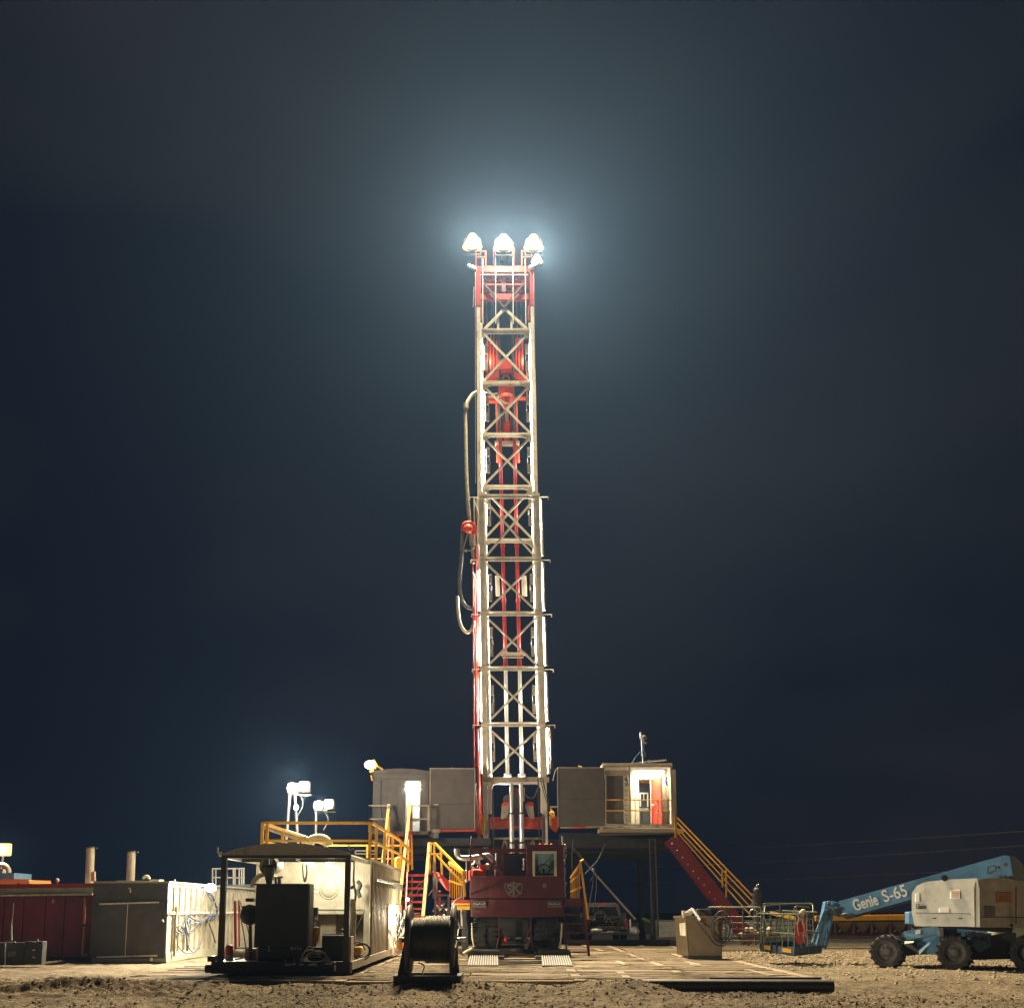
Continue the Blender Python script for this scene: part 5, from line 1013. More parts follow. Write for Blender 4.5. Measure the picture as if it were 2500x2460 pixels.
# back wall: sheet above, open bay below
zm = W(0, 2229, YB2).z
mb = MB(); mb.box(KX0 + .1, KX1 - .12, YB2, YB2 + .05, zm, ZT); mb.build('back_wall', M['cream'], sk)
mb = MB(); mb.box(KX0 + .1, KX1 - .12, YB2 + .6, YB2 + .65, .5, zm); mb.box(KX0 + .1, KX1 - .12, YB2, YB2 + .6, zm - .02, zm); mb.build('lower_wall', M['tan'], sk)
mb = MB(); mb.box(KX1 - 1.3, KX1 - .9, YB2 + .3, YB2 + .6, .5, zm - .02); mb.build('inner_pillar', M['tan'], sk)
mb = MB(); mb.box(KX1 - 2.3, KX1 - .12, YB2 - .03, YB2, zm + .1, zm + .13); mb.build('wall_trim', M['cream'], sk)
mb = MB(); c = W(803, 2170, YB2); mb.torus(c, .235, .025, 'Y', 28, 6); mb.sph((c.x, c.y + .01, c.z), .225, 24, 10, (1, .42, 1)); mb.sph((c.x, c.y - .09, c.z), .025, 8, 6); mb.build('dome_vent', M['cream'], sk)
mb = MB(); c = W(766, 2170, YB2 - .01); mb.box(c.x - .13, c.x + .13, c.y - .012, c.y, c.z - .1, c.z + .1); sg_ = mb.build('wall_sign', M['decal'], sk); mb = MB(); mb.box(c.x - .08, c.x + .08, c.y - .02, c.y - .013, c.z - .015, c.z + .02); mb.build('sign_stripe', M['yellow'], sg_)
# side wall with ribs
mb = MB(); mb.box(KX1 - .05, KX1 - .02, YB2 + .1, YE, .46, ZT - .02); mb.build('side_wall', M['pale'], sk)
rib = MB(); rib.prism([(-.001, -.045, 0), (.08, -.035, 0), (.08, .035, 0), (-.001, .045, 0)], (0, 0, ZT - .52)); rme = rib.mesh('wall_rib', M['tan'])  # darker tan ribs put the stripes of shade into the wall colour
y_ = YB2 + .25
while y_ < YE - .1:
    inst(rme, 'wall_rib', sk, (KX1 - .02, y_, .47)); y_ += .29
mb = MB(); mb.box(KX0, KX1, YB2 - .05, YE, ZT - .02, ZT + .05); mb.build('roof', M['pale'], sk)
mb = MB(); mb.box(KX0, KX0 + .04, YB2, YE, .46, ZT - .02); mb.box(KX0, KX1, YE, YE + .05, .46, ZT - .02); mb.build('far_wall', M['pale'], sk)
mb = MB(); a, b_ = V(KX1 + .1, 28.1, 2.42), V(KX1 + .1, 34.6, 2.42); mb.cyl(a, b_, .04, n=8)
for i in range(16): p = a + (b_ - a) * (i / 15); mb.cyl(p + V(.02, 0, 0), p + V(.02, 0, -.16), .025, n=6)
mb.build('hanging_rail', M['steel'], sk)
mb = MB()
for x, z in ((531, 2082), (852, 2074)): p = W(x, z, Yk); mb.bar(p, p + V(.0, 0, .14), .03); mb.bar(p, p + V(.09, 0, .02), .03)
mb.build('lifting_lug', M['hose'], sk)
mb = MB(); mb.box(KX1 + .0, KX1 + .05, Yk + .05, Yk + .5, .5, 1.05); mb.build('side_cover', M['tan'], sk)
# porch lamp
pl = thing('porch_lamp', 'small bright twin lamp under the arched roof of the equipment house', 'lamp', W(806, 2112, 26.9))
for x, y in ((802, 2110), (812, 2116), (832, 2124)):
    mb = MB(); mb.sph(W(x, y, 26.9), .06 if x < 820 else .035, 10, 6, (1.5, 1, .8)); mb.build('bulb', M['lampw'], pl)
mb = MB(); mb.bar(W(800, 2106, 26.95), W(835, 2120, 26.95), .05, .04); mb.build('bracket', M['dgrey'], pl)
light('POINT', W(808, 2119, 26.6), 70, (1, .92, .68), .1)
light('POINT', W(700, 2100, 26.2), 45, (1, .92, .68), .1)
light('SPOT', V(-6.2, 25.4, 2.3), 900, (1, .86, .55), .08, V(-11, 22.5, 0), R(80), .5)  # extra spot added without a bulb, to rake the wheel ruts
light('SPOT', V(KX1 + .12, 26.3, 2.45), 3800, (1, .9, .68), .08, V(10, 31, 1.8), R(52), .6)  # extra narrow spot added to brighten the boom lift
# hanging tray frame
hg = thing('tray', 'cream tray with a hanging U shaped tube under the porch roof', 'tray', W(740, 2100, 26))
mb = MB(); mb.prism([W(722, 2091, 25.4), W(722, 2099, 25.4), W(760, 2115, 26.4), W(760, 2105, 26.4)], (.02, .6, 0)); mb.build('tray_body', M['cream'], hg)
mb = MB(); mb.tube(spl([W(739, 2108, 25.9), W(740, 2130, 25.9), W(743, 2148, 25.9), W(746, 2148, 25.9), W(749, 2130, 25.9), W(749, 2110, 25.9)]), .025, 8); mb.build('tube', M['white'], hg)
# radiator / engine unit
en = thing('engine_unit', 'tall black radiator and engine with a conical muffler on top inside the equipment house', 'engine', V(W(690, 2350, 24.9).x, 24.9, .48))
Ye = 24.75
mb = MB(); rb(mb, 622, 752, 2160, 2312, Ye, .55); mb.build('radiator', M['black'], en, bevel=.02)
mb = MB()
rb(mb, 752, 755, 2158, 2314, Ye + .1, .5); rb(mb, 621, 754, 2156, 2160, Ye - .03, .62); mb.build('radiator_frame', M['dgrey'], en)
mb = MB(); rb(mb, 630, 800, 2312, 2352, Ye + .1, 1.9); rb(mb, 640, 735, 2250, 2312, Ye + .56, 1.5); mb.cyl(W(612, 2210, Ye + .5), W(612, 2245, Ye + .5), .2, .16, n=16); mb.sph(W(610, 2232, Ye + .5), .24, 14, 10); mb.bar(W(602, 2196, Ye + .5), W(622, 2196, Ye + .5), .2, .08); mb.build('engine_block', M['black'], en)
mb = MB(); a = W(655, 2113, Ye + .3); b_ = W(672, 2112, Ye + 1.5); mb.cyl(a, b_, .2, n=24); mb.build('muffler', M['tan'], en)
mb = MB(); mb.cyl(a + V(-.002, -.02, 0), a + V(0, .02, 0), .21, n=24); mb.cyl(W(657, 2118, Ye + .25), W(657, 2158, Ye + .25), .15, .06, n=16); mb.cyl(W(655, 2075, Ye + .2), W(655, 2110, Ye + .2), .08, .1, n=12); mb.build('muffler_end', M['dgrey'], en)
mb = MB(); mb.bar(W(656, 2095, Ye + .06), W(657, 2110, Ye + .06), .03); mb.cyl(W(682, 2140, Ye + .6), W(682, 2158, Ye + .6), .05, n=8); mb.cyl(W(673, 2140, Ye + .5), W(673, 2160, Ye + .5), .03, n=8); mb.bar(W(670, 2143, Ye + .5), W(690, 2140, Ye + .6), .05); mb.build('exhaust_fitting', M['steel'], en)
mb = MB(); mb.torus(W(648, 2165, Ye + 1.6), .32, .06, 'Y', 14, 8, 0.3, math.pi); mb.build('intake_pipe', M['tan'], en)
mb = MB()
for x, y in ((631, 2312), (656, 2311), (658, 2318), (712, 2312), (720, 2313), (727, 2311), (734, 2314)): mb.sph(W(x, y, Ye - .05), .03, 8, 5)
mb.bar(W(708, 2316, Ye - .04), W(736, 2314, Ye - .04), .02); mb.build('drain_cock', M['steel'], en)
# regulator with yellow valve right of the radiator
vg = thing('fuel_valve', 'yellow and brass fuel valve between the radiator and the black cabinet', 'valve', W(768, 2260, 25.6))
mb = MB(); rb(mb, 755, 774, 2214, 2250, 25.7, .2); mb.build('control_box', M['dgrey'], vg, bevel=.02)
mb = MB(); mb.cyl(W(772, 2265, 25.6), W(772, 2300, 25.6), .05, n=10); mb.sph(W(772, 2265, 25.6), .08, 10, 6, (1, 1, .5)); rb(mb, 772, 778, 2280, 2298, 25.5, .06); mb.build('valve_body', M['yellow'], vg)
mb = MB(); mb.tube(spl([W(756, 2262, 25.6), W(764, 2266, 25.6), W(770, 2250, 25.6), W(772, 2235, 25.6)]), .03, 8); mb.sph(W(772, 2245, 25.6), .05, 8, 6); mb.tube(spl([W(770, 2300, 25.6), W(766, 2315, 25.6), W(760, 2330, 25.6)]), .04, 8); mb.sph(W(757, 2255, 25.6), .06, 8, 6); mb.build('fitting', M['steel'], vg)
mb = MB(); mb.cyl(W(766, 2270, 25.65), W(763, 2320, 25.65), .025, n=8); mb.build('red_pipe', M['red'], vg)
bx = thing('battery_cabinet', 'black steel cabinet with lid fittings beside the right front post of the equipment house', 'cabinet', W(810, 2350, 24.9))
mb = MB(); rb(mb, 785, 838, 2283, 2352, 24.75, .6); mb.build('cabinet_body', M['black'], bx, bevel=.015); mb = MB(); mb.bar(W(786, 2280.5, 24.8), W(838, 2279.5, 24.8), .06, .03); mb.cyl(W(822, 2268, 25), W(822, 2280, 25), .02, n=6); mb.sph(W(836, 2269, 25), .03, 6, 5); mb.build('lid_fitting', M['steel'], bx)
# hose coils on the front deck
for k, (c0, r_, n_, lb) in enumerate((((762, 2338), .30, 5, 'coiled grey hoses lying on the front deck of the equipment house'),)):
    hc = thing('hose_coil', lb, 'hose', W(*c0, 24.6))
    for i in range(n_):
        c = W(c0[0] + 10, c0[1] - 2 * i + 4, 24.55); mb = MB(); mb.torus(c, r_ - .02 * i, .016, 'Z', 28, 6, tilt=Matrix.Rotation(R(12 + 5 * i), 3, 'X')); mb.build('loop', M['ghose'] if i % 2 else M['hose'], hc)
    mb = MB(); mb.tube(spl([W(735, 2345, 24.4), W(738, 2330, 24.5), W(755, 2318, 24.7), W(775, 2322, 24.6), W(795, 2326, 24.5)]), .018, 6); mb.tube(spl([W(738, 2335, 24.4), W(745, 2320, 24.5), W(756, 2310, 24.6), W(768, 2320, 24.6), W(782, 2335, 24.5)]), .014, 6); mb.build('loose_end', M['hose'], hc)
hn = thing('hose_fittings', 'small metal couplings and lugs on the front edge of the skid base', 'fittings', W(720, 2355, 24.2))
mb = MB()
for x0_, x1_, y_ in ((696, 710, 2354), (714, 722, 2352), (731, 740, 2353), (753, 775, 2354), (795, 812, 2351)): mb.bar(W(x0_, y_, 24.22), W(x1_, y_, 24.22), .05, .04)
mb.cyl(W(697, 2342, 24.3), W(697, 2353, 24.3), .012, n=6); mb.cyl(W(718, 2341, 24.3), W(718, 2352, 24.3), .012, n=6); mb.sph(W(817, 2349, 24.22), .03, 8, 5); mb.cyl(W(817, 2355, 24.2), W(818, 2370, 24.2), .035, .02, n=8); mb.cyl(W(735, 2340, 24.4), W(738, 2350, 24.4), .05, n=8)
mb.build('coupling', M['steel'], hn)
fe = thing('fire_extinguisher', 'red and tan canister standing at the left end of the skid deck', 'extinguisher', W(561, 2356, 25.2))
mb = MB(); mb.cyl(W(560, 2356, 25.2), W(560, 2330, 25.2), .085, n=14); mb.build('base_tube', M['tan'], fe); mb = MB(); mb.cyl(W(560, 2330, 25.2), W(560, 2310, 25.2), .09, n=14); mb.sph(W(560, 2310, 25.2), .09, 14, 6, (1, 1, .5)); mb.build('bottle', M['red'], fe)
rpst = thing('standpipe_stand', 'thin red pipe stand with cables behind the left end of the skid deck', 'pipe stand', W(576, 2340, 27))
mb = MB(); mb.cyl(W(575, 2325, 27), W(574, 2198, 27), .035, n=8); mb.cyl(W(584, 2310, 27.2), W(583, 2196, 27.2), .02, n=8); mb.build('pipe', M['red'], rpst); mb = MB(); mb.tube(spl([W(583, 2200, 27), W(590, 2250, 27), W(597, 2290, 27), W(600, 2315, 27)]), .015, 6); mb.tube(spl([W(586, 2200, 27), W(598, 2240, 27), W(608, 2280, 27)]), .012, 6); mb.build('cable', M['bhose'], rpst)
bk = thing('box', 'tan steel box with a black bar on the skid deck behind the engine', 'box', W(615, 2350, 25.6)); mb = MB(); rb(mb, 598, 625, 2315, 2350, 25.6, .5); mb.build('box_body', M['tan'], bk); mb = MB(); mb.bar(W(612, 2345, 25.5), W(611, 2250, 25.5), .07); mb.bar(W(575, 2313, 25.8), W(612, 2313, 25.8), .03); mb.build('bar', M['dgrey'], bk)
pc = thing('pipe_bundle', 'pale pipes lying across the skid deck behind the red canister', 'pipes', W(580, 2330, 26.6))
for x0_, y0_, x1_, y1_, r_ in ((545, 2322, 600, 2330, .09), (550, 2336, 605, 2334, .06), (570, 2346, 600, 2342, .04)):
    mb = MB(); mb.cyl(W(x0_, y0_, 26.8), W(x1_, y1_, 26.6), r_, n=12); mb.build('pipe', M['hose'], pc)
yp = thing('work_pump', 'small bright yellow portable pump standing in the open side bay', 'pump', W(871, 2333, 26.2))
mb = MB(); rb(mb, 860, 882, 2310, 2331, 26.2, .35); mb.build('pump_case', M['yellow'], yp, bevel=.03); mb = MB(); mb.torus(W(884, 2322, 26.3), .2, .02, 'Y', 20, 6); mb.torus(W(886, 2320, 26.35), .16, .02, 'Y', 20, 6); mb.tube(spl([W(862, 2308, 26.2), W(870, 2299, 26.2), W(882, 2302, 26.2), W(892, 2318, 26.2)]), .015, 6); mb.build('hose', M['bhose'], yp)
vh = thing('ribbed_hose', 'pale ribbed hose hanging vertically behind the right front post', 'hose', W(861, 2250, 26.3))
mb = MB()
P = spl([W(858, 2195, 26.3), W(861, 2210, 26.3), W(862, 2240, 26.3), W(860, 2270, 26.3), W(862, 2300, 26.3)], 14); mb.tube(P, [.07 + .012 * (i % 2) for i in range(len(P))], 10); mb.sph(W(857, 2200, 26.25), .08, 10, 6); mb.build('hose_body', M['hose'], vh)
mb = MB(); mb.tube(spl([W(864, 2100, 26.6), W(863, 2150, 26.6), W(868, 2185, 26.6), W(862, 2225, 26.6)]), .03, 8); mb.sph(W(859, 2165, 26.4), .05, 8, 6); mb.tube(spl([W(872, 2150, 27.3), W(880, 2160, 27.3), W(874, 2175, 27.3), W(880, 2190, 27.3)]), .05, 8); mb.tube(spl([W(868, 2270, 27.2), W(880, 2245, 27.2), W(890, 2222, 27.2)]), .014, 6); mb.build('cable_bundle', M['ghose'], vh)
# lit manifold panel with tangled hoses on the side wall
mf = thing('manifold_panel', 'brightly lit panel of tangled hoses on the equipment house side by the yellow stair rail', 'panel', V(KX1 + .2, 32.8, .4))
mb = MB(); mb.box(KX1 + .06, KX1 + .1, 31.2, 34.9, .5, 1.8); mb.build('panel_sheet', M['white'], mf)
rq = random.Random(11)
for k in range(9):
    mb = MB(); pts = []
    x = KX1 + .2; 
    for j in range(5): pts.append(V(x + rq.uniform(0, .18) + .1 * j * (k % 2), 31.6 + 3.2 * j / 4 + rq.uniform(-.3, .3), rq.uniform(.6, 1.6)))
    mb.tube(spl(pts, 6), rq.choice((.02, .03, .015)), 6); mb.build('hose', M[rq.choice(('bhose', 'ghose', 'hose', 'bluew'))], mf)
mb = MB(); mb.cyl(V(KX1 + .4, 33.6, .5), V(KX1 + .4, 33.6, .85), .15, n=14); mb.cyl(V(KX1 + .35, 32.2, .5), V(KX1 + .35, 32.2, .8), .1, n=12); mb.build('pot', M['ochre'], mf)
mb = MB(); mb.sph((KX1 + .5, 32.6, 1.95), .05, 10, 6); mb.build('bulb', M['lampw'], mf); light('POINT', V(KX1 + .8, 32.5, 1.5), 300, (1, .82, .55), .08)
# yellow guard railing on the roof and down the side
gr_ = thing('guard_railing', 'yellow guard railing round the roof walkway above the equipment house', 'railing', W(770, 2090, 28))
zr = W(0, 2008, 28).z; X0, X1 = W(641, 2008, 28).x, W(904, 2008, 28).x; base = zr - 2.97
railing(gr_, [V(X0, 28, zr), V(X1, 28, zr)], base, 1, .035, posts=[V(X0, 28, zr), V(X0 + .13, 28, zr), V(X1, 28, zr)])
P = [V(X1 + .05, 28.0, zr), V(X1 + .05, 34.6, zr), V(X1 + .05, 38.6, zr - .15)]
railing(gr_, P, base, 1, .035, posts=[V(X1 + .05, y, zr) for y in (28.9, 30.8, 32.9, 35.3, 37.9)])
railing(gr_, [V(X0, 28, zr), V(X0, 38, zr)], base, 1, .035, posts=[V(X0, y, zr) for y in (30.5, 33.5, 37.8)])
railing(gr_, [V(X0, 38, zr), V(X1, 38, zr)], base, 1, .03, posts=[V((X0 + X1) / 2, 38, zr)])
mb = MB(); mb.cyl(V(X1 - .1, 36, 2.95), V(X1 - .1, 36, 3.3), .12, n=12); mb.sph((X1 - .1, 36, 3.3), .12, 12, 6); o = mb.build('bollard', M['yellow']); tag(o, 'short rounded yellow post at the back of the roof walkway', 'bollard')
rt = thing('mud_tank', 'long corrugated tank behind the equipment house carrying the roof walkway', 'tank', V(-5.2, 38, 0))
mb = MB(); mb.box(KX0 + .1, KX1 - 1.6, YE + .3, 41.5, .3, 2.85); mb.build('tank_body', M['pale'], rt)
for k in range(18):
    inst(rme, 'wall_rib', rt, (KX1 - 1.6, YE + .5 + k * .33, .42))
mb = MB(); a = W(648, 2016, 34); b_ = W(745, 2048, 33); mb.cyl(a, b_, .11, n=12); mb.cyl(b_, W(760, 2054, 33), .11, n=12); P = spl([W(757, 2056, 33), W(765, 2048, 33), W(782, 2046, 33), W(797, 2052, 33), W(803, 2064, 33)]); mb.tube(P, .14, 12); o = mb.build('duct_pipe', M['hose']); tag(o, 'fat pale pipe sloping and bending down behind the roof railing', 'pipe')
wf = thing('white_railing', 'small white frame railing at the right rear of the roof', 'railing', W(890, 2085, 30))
mb = MB(); mb.bar(W(868, 2076, 29.5), W(918, 2076, 29.5), .035); mb.bar(W(918, 2076, 29.5), W(918, 2100, 29.5), .035); mb.bar(W(868, 2076, 29.5), W(868, 2090, 29.5), .035); mb.bar(W(868, 2083, 29.5), W(918, 2084, 29.5), .03); mb.build('tube', M['white'], wf)
# ---------------------------------------------------------------- light poles behind
def bulb(p, r, power, col=(1, .9, .72), m='lamp', tgt=None):
    pass
for (bx_, by_, tx, ty, r_, pw, lb, two) in ((698, 2050, 728, 1921, .32, 6500, 'taller of the two pole floodlights behind the roof railing, on splayed legs', True), (771, 2045, 790, 1964, .29, 5000, 'shorter pole floodlight to the right behind the roof railing', False)):
    t = thing('floodlight_pole', lb, 'floodlight', W(bx_, by_, 37.6), 'floodlights behind the roof railing'); Yp = 37.6
    mb = MB()
    if two: mb.cyl(W(bx_, by_ + 12, Yp), W(708, 1938, Yp), .05, n=8); mb.cyl(W(728, by_ + 12, Yp), W(720, 1938, Yp), .05, n=8); mb.bar(W(706, 1937, Yp), W(752, 1941, Yp), .05)
    else: mb.cyl(W(bx_, by_ + 12, Yp), W(772, 1978, Yp), .04, n=8); mb.bar(W(770, 1978, Yp), W(800, 1976, Yp), .05)
    mb.build('pole', M['dgrey'], t)
    p = W(tx, ty, Yp - .1)
    for dx in (-r_ * .62, r_ * .62):
        q = p + V(dx, 0, dx * .15); mb = MB(); mb.box(q.x - r_ * .58, q.x + r_ * .58, q.y + .02, q.y + .3, q.z - r_ * .6, q.z + r_ * .6); hs = mb.build('housing', M['dgrey'], t, bevel=.03)
        mb = MB(); mb.box(q.x - r_ * .52, q.x + r_ * .52, q.y - .02, q.y + .018, q.z - r_ * .54, q.z + r_ * .54); mb.build('reflector', M['glow'], hs, bevel=.02); mb = MB(); mb.sph((q.x, q.y - .03, q.z), r_ * .56, 14, 8, (1, .4, 1)); mb.build('lens', M['lamp'], hs)
    mb = MB(); mb.bar(p + V(-r_ * 1.3, .3, -r_ * .75), p + V(r_ * 1.3, .3, -r_ * .75), .05); mb.tube(spl([p + V(0, .32, -r_ * .7), p + V(.12, .35, -r_ * 1.8), p + V(-.05, .35, -r_ * 3)]), .02, 6); mb.build('bracket', M['dgrey'], t)
    light('SPOT', p + V(-.1, -.45, .02), pw, (1, .84, .6), .3, p + V(-.3, -6, -5), R(140), .6); light('POINT', p + V(-.2, -.9, .35), pw * .2, (1, .86, .65), .2)
t = thing('lamp', 'small bluish lamp halfway up the splayed pole', 'lamp', W(723, 1970, 37.4)); mb = MB(); mb.sph(W(723, 1970, 37.4), .09, 12, 8); mb.build('bulb', M['tubew'], t)
# ---------------------------------------------------------------- grey fronted container and the red one
YC = 34.3; C0, C1 = W(222, 2250, YC).x, W(406, 2250, YC).x; ZC0, ZC1 = .12, W(0, 2155, YC).z; YCE = 46.5
ct = thing('container', 'shipping container with dark grey front doors and a pale ribbed side hung with cables', 'container', V((C0 + C1) / 2, YC, 0))
mb = MB(); mb.box(C0, C1, YC + .05, YC + .12, ZC0, ZC1); mb.build('front_frame', M['dgrey'], ct)
mb = MB(); zd0, zd1 = W(0, 2333, YC).z, W(0, 2203, YC).z; xm = W(310, 2250, YC).x; mb.box(C0 + .18, xm - .01, YC, YC + .05, zd0, zd1); d1_ = mb.build('door', M['dgrey'], ct)
mb = MB(); mb.box(xm + .01, C1 - .12, YC, YC + .05, zd0, zd1); mb.build('door', M['dgrey'], ct)
mb = MB(); mb.bar(W(243, 2206, YC - .03), W(388, 2201.5, YC - .03), .05, .05); mb.build('top_rail', M['white'], ct); mb = MB(); mb.bar(W(237, 2335.5, YC - .03), W(384, 2331.5, YC - .03), .06, .05); mb.build('bottom_rail', M['white'], ct)
mb = MB(); mb.bar(V(xm, YC - .015, zd0), V(xm, YC - .015, zd1), .018, .02); mb.build('door_seam', M['white'], ct)
mb = MB(); mb.tube(spl([W(314, 2167, YC - .02), W(317, 2168, YC - .06), W(319, 2178, YC - .04)]), .02, 6); mb.sph(W(397, 2246, YC - .03), .04, 8, 6); mb.bar(W(396, 2244, YC - .03), W(400, 2250, YC - .03), .03); mb.cyl(W(369, 2337, YC - .1), W(369, 2345, YC - .1), .05, n=10); mb.build('door_lamp', M['white'], ct)
text('door_stencil', 'MCC\nHOUSE', M['badge'], d1_, W(277, 2230, YC - .012), .1, .003) if False else None
mb = MB()
for k in range(3): mb.box(W(269, 2225, YC).x, W(286, 2225, YC).x, YC - .006, YC - .001, W(0, 2226.5 + 4.5 * k, YC).z, W(0, 2224.5 + 4.5 * k, YC).z)
mb.build('stencil_line', M['badge'], ct)
mb = MB(); mb.box(C1 - .04, C1, YC + .12, YCE, ZC0 + .15, ZC1); mb.build('side_wall', M['pale'], ct)
rib2 = MB(); rib2.prism([(-.001, -.07, 0), (.06, -.04, 0), (.06, .04, 0), (-.001, .07, 0)], (0, 0, ZC1 - ZC0 - .3)); rme2 = rib2.mesh('wall_rib', M['tan'])  # tan on these ribs paints in their shaded sides
y_ = YC + .6
while y_ < YCE - .2: inst(rme2, 'wall_rib', ct, (C1, y_, ZC0 + .2)); y_ += .62
mb = MB(); mb.bar(V(C1 + .07, YC + .1, W(0, 2228, YC).z), V(C1 + .07, YCE, W(0, 2228, YC).z), .04, .07); mb.build('side_rail', M['cream'], ct)
mb = MB(); mb.box(C0, C1 + .05, YC, YCE, ZC1, ZC1 + .06); mb.box(C0, C0 + .04, YC + .12, YCE, ZC0, ZC1); mb.box(C0, C1, YCE, YCE + .05, ZC0, ZC1); mb.box(C0 + .05, C1 + .02, YC + .12, YCE, 0, ZC0 + .15); mb.build('roof', M['pale'], ct)
mb = MB(); mb.cyl(W(426, 2146, YC + .5), W(426, 2157, YC + .5), .03, n=6); p = W(357, 2145, YC + 1); mb.torus(p, .09, .05, 'Y', 12, 8, 0, math.pi); rb(mb, 366, 388, 2146, 2152, YC + 1, .5); rb(mb, 285, 365, 2149, 2152, YC + 1.5, .3); mb.build('roof_vent', M['tan'], ct)
cb_ = thing('cable_hank', 'tangled blue and grey cables hung on the pale container side', 'cables', W(460, 2240, 36.5))
def cx_(px, py, dx=.1):   # point on the container side plane
    X = C1 + dx; Y = 35.0
    for _ in range(6): Y = X * (F * (math.cos(TH) - (PY - py) / F * math.sin(TH))) / (px - 1250)
    return W(px, py, Y)
hk = [[(456, 2235), (452, 2260), (456, 2290), (457, 2320)], [(458, 2235), (466, 2250), (462, 2280), (458, 2300)], [(428, 2255), (445, 2262), (455, 2280), (458, 2320)], [(430, 2262), (445, 2275), (448, 2262), (456, 2238)], [(428, 2270), (440, 2278), (462, 2275), (490, 2250), (508, 2235)], [(458, 2240), (480, 2252), (500, 2245), (520, 2215), (528, 2180)], [(460, 2235), (485, 2248), (508, 2240), (526, 2232)], [(456, 2300), (465, 2318), (478, 2320), (500, 2280), (522, 2200)], [(430, 2280), (436, 2310), (455, 2326), (475, 2322), (490, 2300)], [(505, 2245), (515, 2265), (526, 2300)], [(500, 2168), (512, 2190), (524, 2200)], [(470, 2225), (490, 2195), (498, 2170)], [(506, 2178), (520, 2190), (530, 2230), (505, 2245)], [(434, 2235), (430, 2240), (428, 2255)], [(457, 2240), (460, 2262), (464, 2240), (454, 2255), (460, 2285)], [(513, 2235), (530, 2215), (545, 2190)]]
for k, h_ in enumerate(hk):
    mb = MB(); mb.tube(spl([cx_(x, y, .12 + .03 * (k % 3)) for x, y in h_]), .017 if k % 3 else .03, 6); mb.build('cable', M['bluew' if k % 2 == 0 else 'ghose'], cb_)
mb = MB(); p = cx_(428, 2280, .1); mb.bar(p + V(0, 0, .9), p - V(0, 0, .7), .07); mb.build('wall_channel', M['tan'], cb_)
lm = thing('wall_lamp', 'glaring lamp with wires at the top of the pale container side', 'lamp', cx_(516, 2165, .35))
p = cx_(514, 2166, .35); mb = MB(); mb.sph(p, .18, 14, 8, (1.1, 1, .8)); mb.build('bulb', M['lampw'], lm); mb = MB(); mb.bar(p, p - V(.35, 0, 0), .05); mb.build('bracket', M['dgrey'], lm); light('POINT', p + V(.7, -.4, .05), 20, (1, .93, .74), .15)
light('SPOT', p + V(.9, -.9, .1), 2600, (1, .86, .6), .12, V(-9, 20, -2), R(80), .5)
# white railing and far tanks behind
wr = thing('white_railing', 'white tubular railing on top of the far end of the pale container', 'railing', W(560, 2150, 45))
for x_ in (519, 527, 545, 554, 570, 574, 584, 590, 595):
    mb = MB(); mb.bar(W(x_, 2120, 45), W(x_, 2158, 45), .05); mb.build('post', M['white'], wr)
mb = MB(); mb.bar(W(518, 2120, 45), W(597, 2119, 45), .06); mb.bar(W(518, 2141, 45), W(597, 2142, 45), .05); mb.build('rail', M['white'], wr)
ft = thing('far_container', 'pale container standing behind the equipment house at its left', 'container', V(-10.5, 48, 0))
mb = MB(); mb.box(W(535, 2200, 47).x, W(640, 2200, 47).x, 47, 52, .1, W(0, 2158, 47).z); mb.build('container_body', M['pale'], ft)
mb = MB(); mb.bar(W(540, 2190, 46.9), W(600, 2190, 46.9), .1, .08); mb.build('rail', M['cream'], ft)
# red container
YR = 35.4; RX0 = -21.0; RX1 = W(226, 2250, YR).x
rc_ = thing('red_container', 'long dark red steel building with vertical panels at the left edge', 'building', V((RX0 + RX1) / 2, YR, 0))
zt_ = lambda y: W(0, y, YR).z
ed = [RX0] + [W(x, 2250, YR).x for x in (8, 56, 110, 157, 203)]
for k in range(5):
    mb = MB(); mb.box(ed[k] + .02, ed[k + 1] - .02, YR, YR + .05, .12, zt_(2189)); mb.build('wall_panel', M['wine'], rc_)
mb = MB(); mb.box(RX0, RX1, YR + .06, YR + 2.5, .1, zt_(2160)); mb.build('wall', M['wine'], rc_)
mb = MB(); mb.prism([V(RX0, YR - .02, zt_(2184)), V(RX1, YR - .02, zt_(2179)), V(RX1, YR - .02, zt_(2165)), V(RX0, YR - .02, zt_(2172))], (0, .08, 0)); mb.build('upper_band', M['pale'], rc_)
mb = MB(); mb.bar(V(RX0, YR - .12, zt_(2190)), V(RX1, YR - .12, zt_(2182)), .14, .06); mb.build('gutter', M['cream'], rc_)
mb = MB(); mb.prism([V(RX0, YR - .05, zt_(2172)), V(RX1, YR - .05, zt_(2164)), V(RX1, YR - .05, zt_(2155)), V(RX0, YR - .05, zt_(2162))], (0, 2.6, 0)); mb.build('roof', M['red'], rc_)
mb = MB(); mb.cyl(W(208, 2190, YR - .2), W(205, 2255, YR - .2), .045, n=8); mb.cyl(W(206, 2260, YR - .2), W(202, 2328, YR - .2), .055, n=8); mb.bar(W(200, 2330, YR - .2), W(217, 2329, YR - .2), .08, .05); mb.build('downpipe', M['ochre'], rc_)
for y_ in (2205, 2259, 2312): 
    mb = MB(); mb.bar(W(206, y_, YR - .1), W(218, y_, YR - .1), .03); mb.build('pipe_bracket', M['maroon'], rc_)
mb = MB(); mb.sph(W(131, 2199, YR - .08), .06, 8, 6, (1, 1, 1.4)); mb.sph(W(140, 2148, YR + .3), .07, 8, 6); mb.bar(W(140, 2148, YR + .3), W(140, 2156, YR + .3), .03); mb.bar(W(228, 2127, YR + 2), W(228, 2150, YR + 2), .12); mb.build('wall_lamp', M['tan'], rc_)
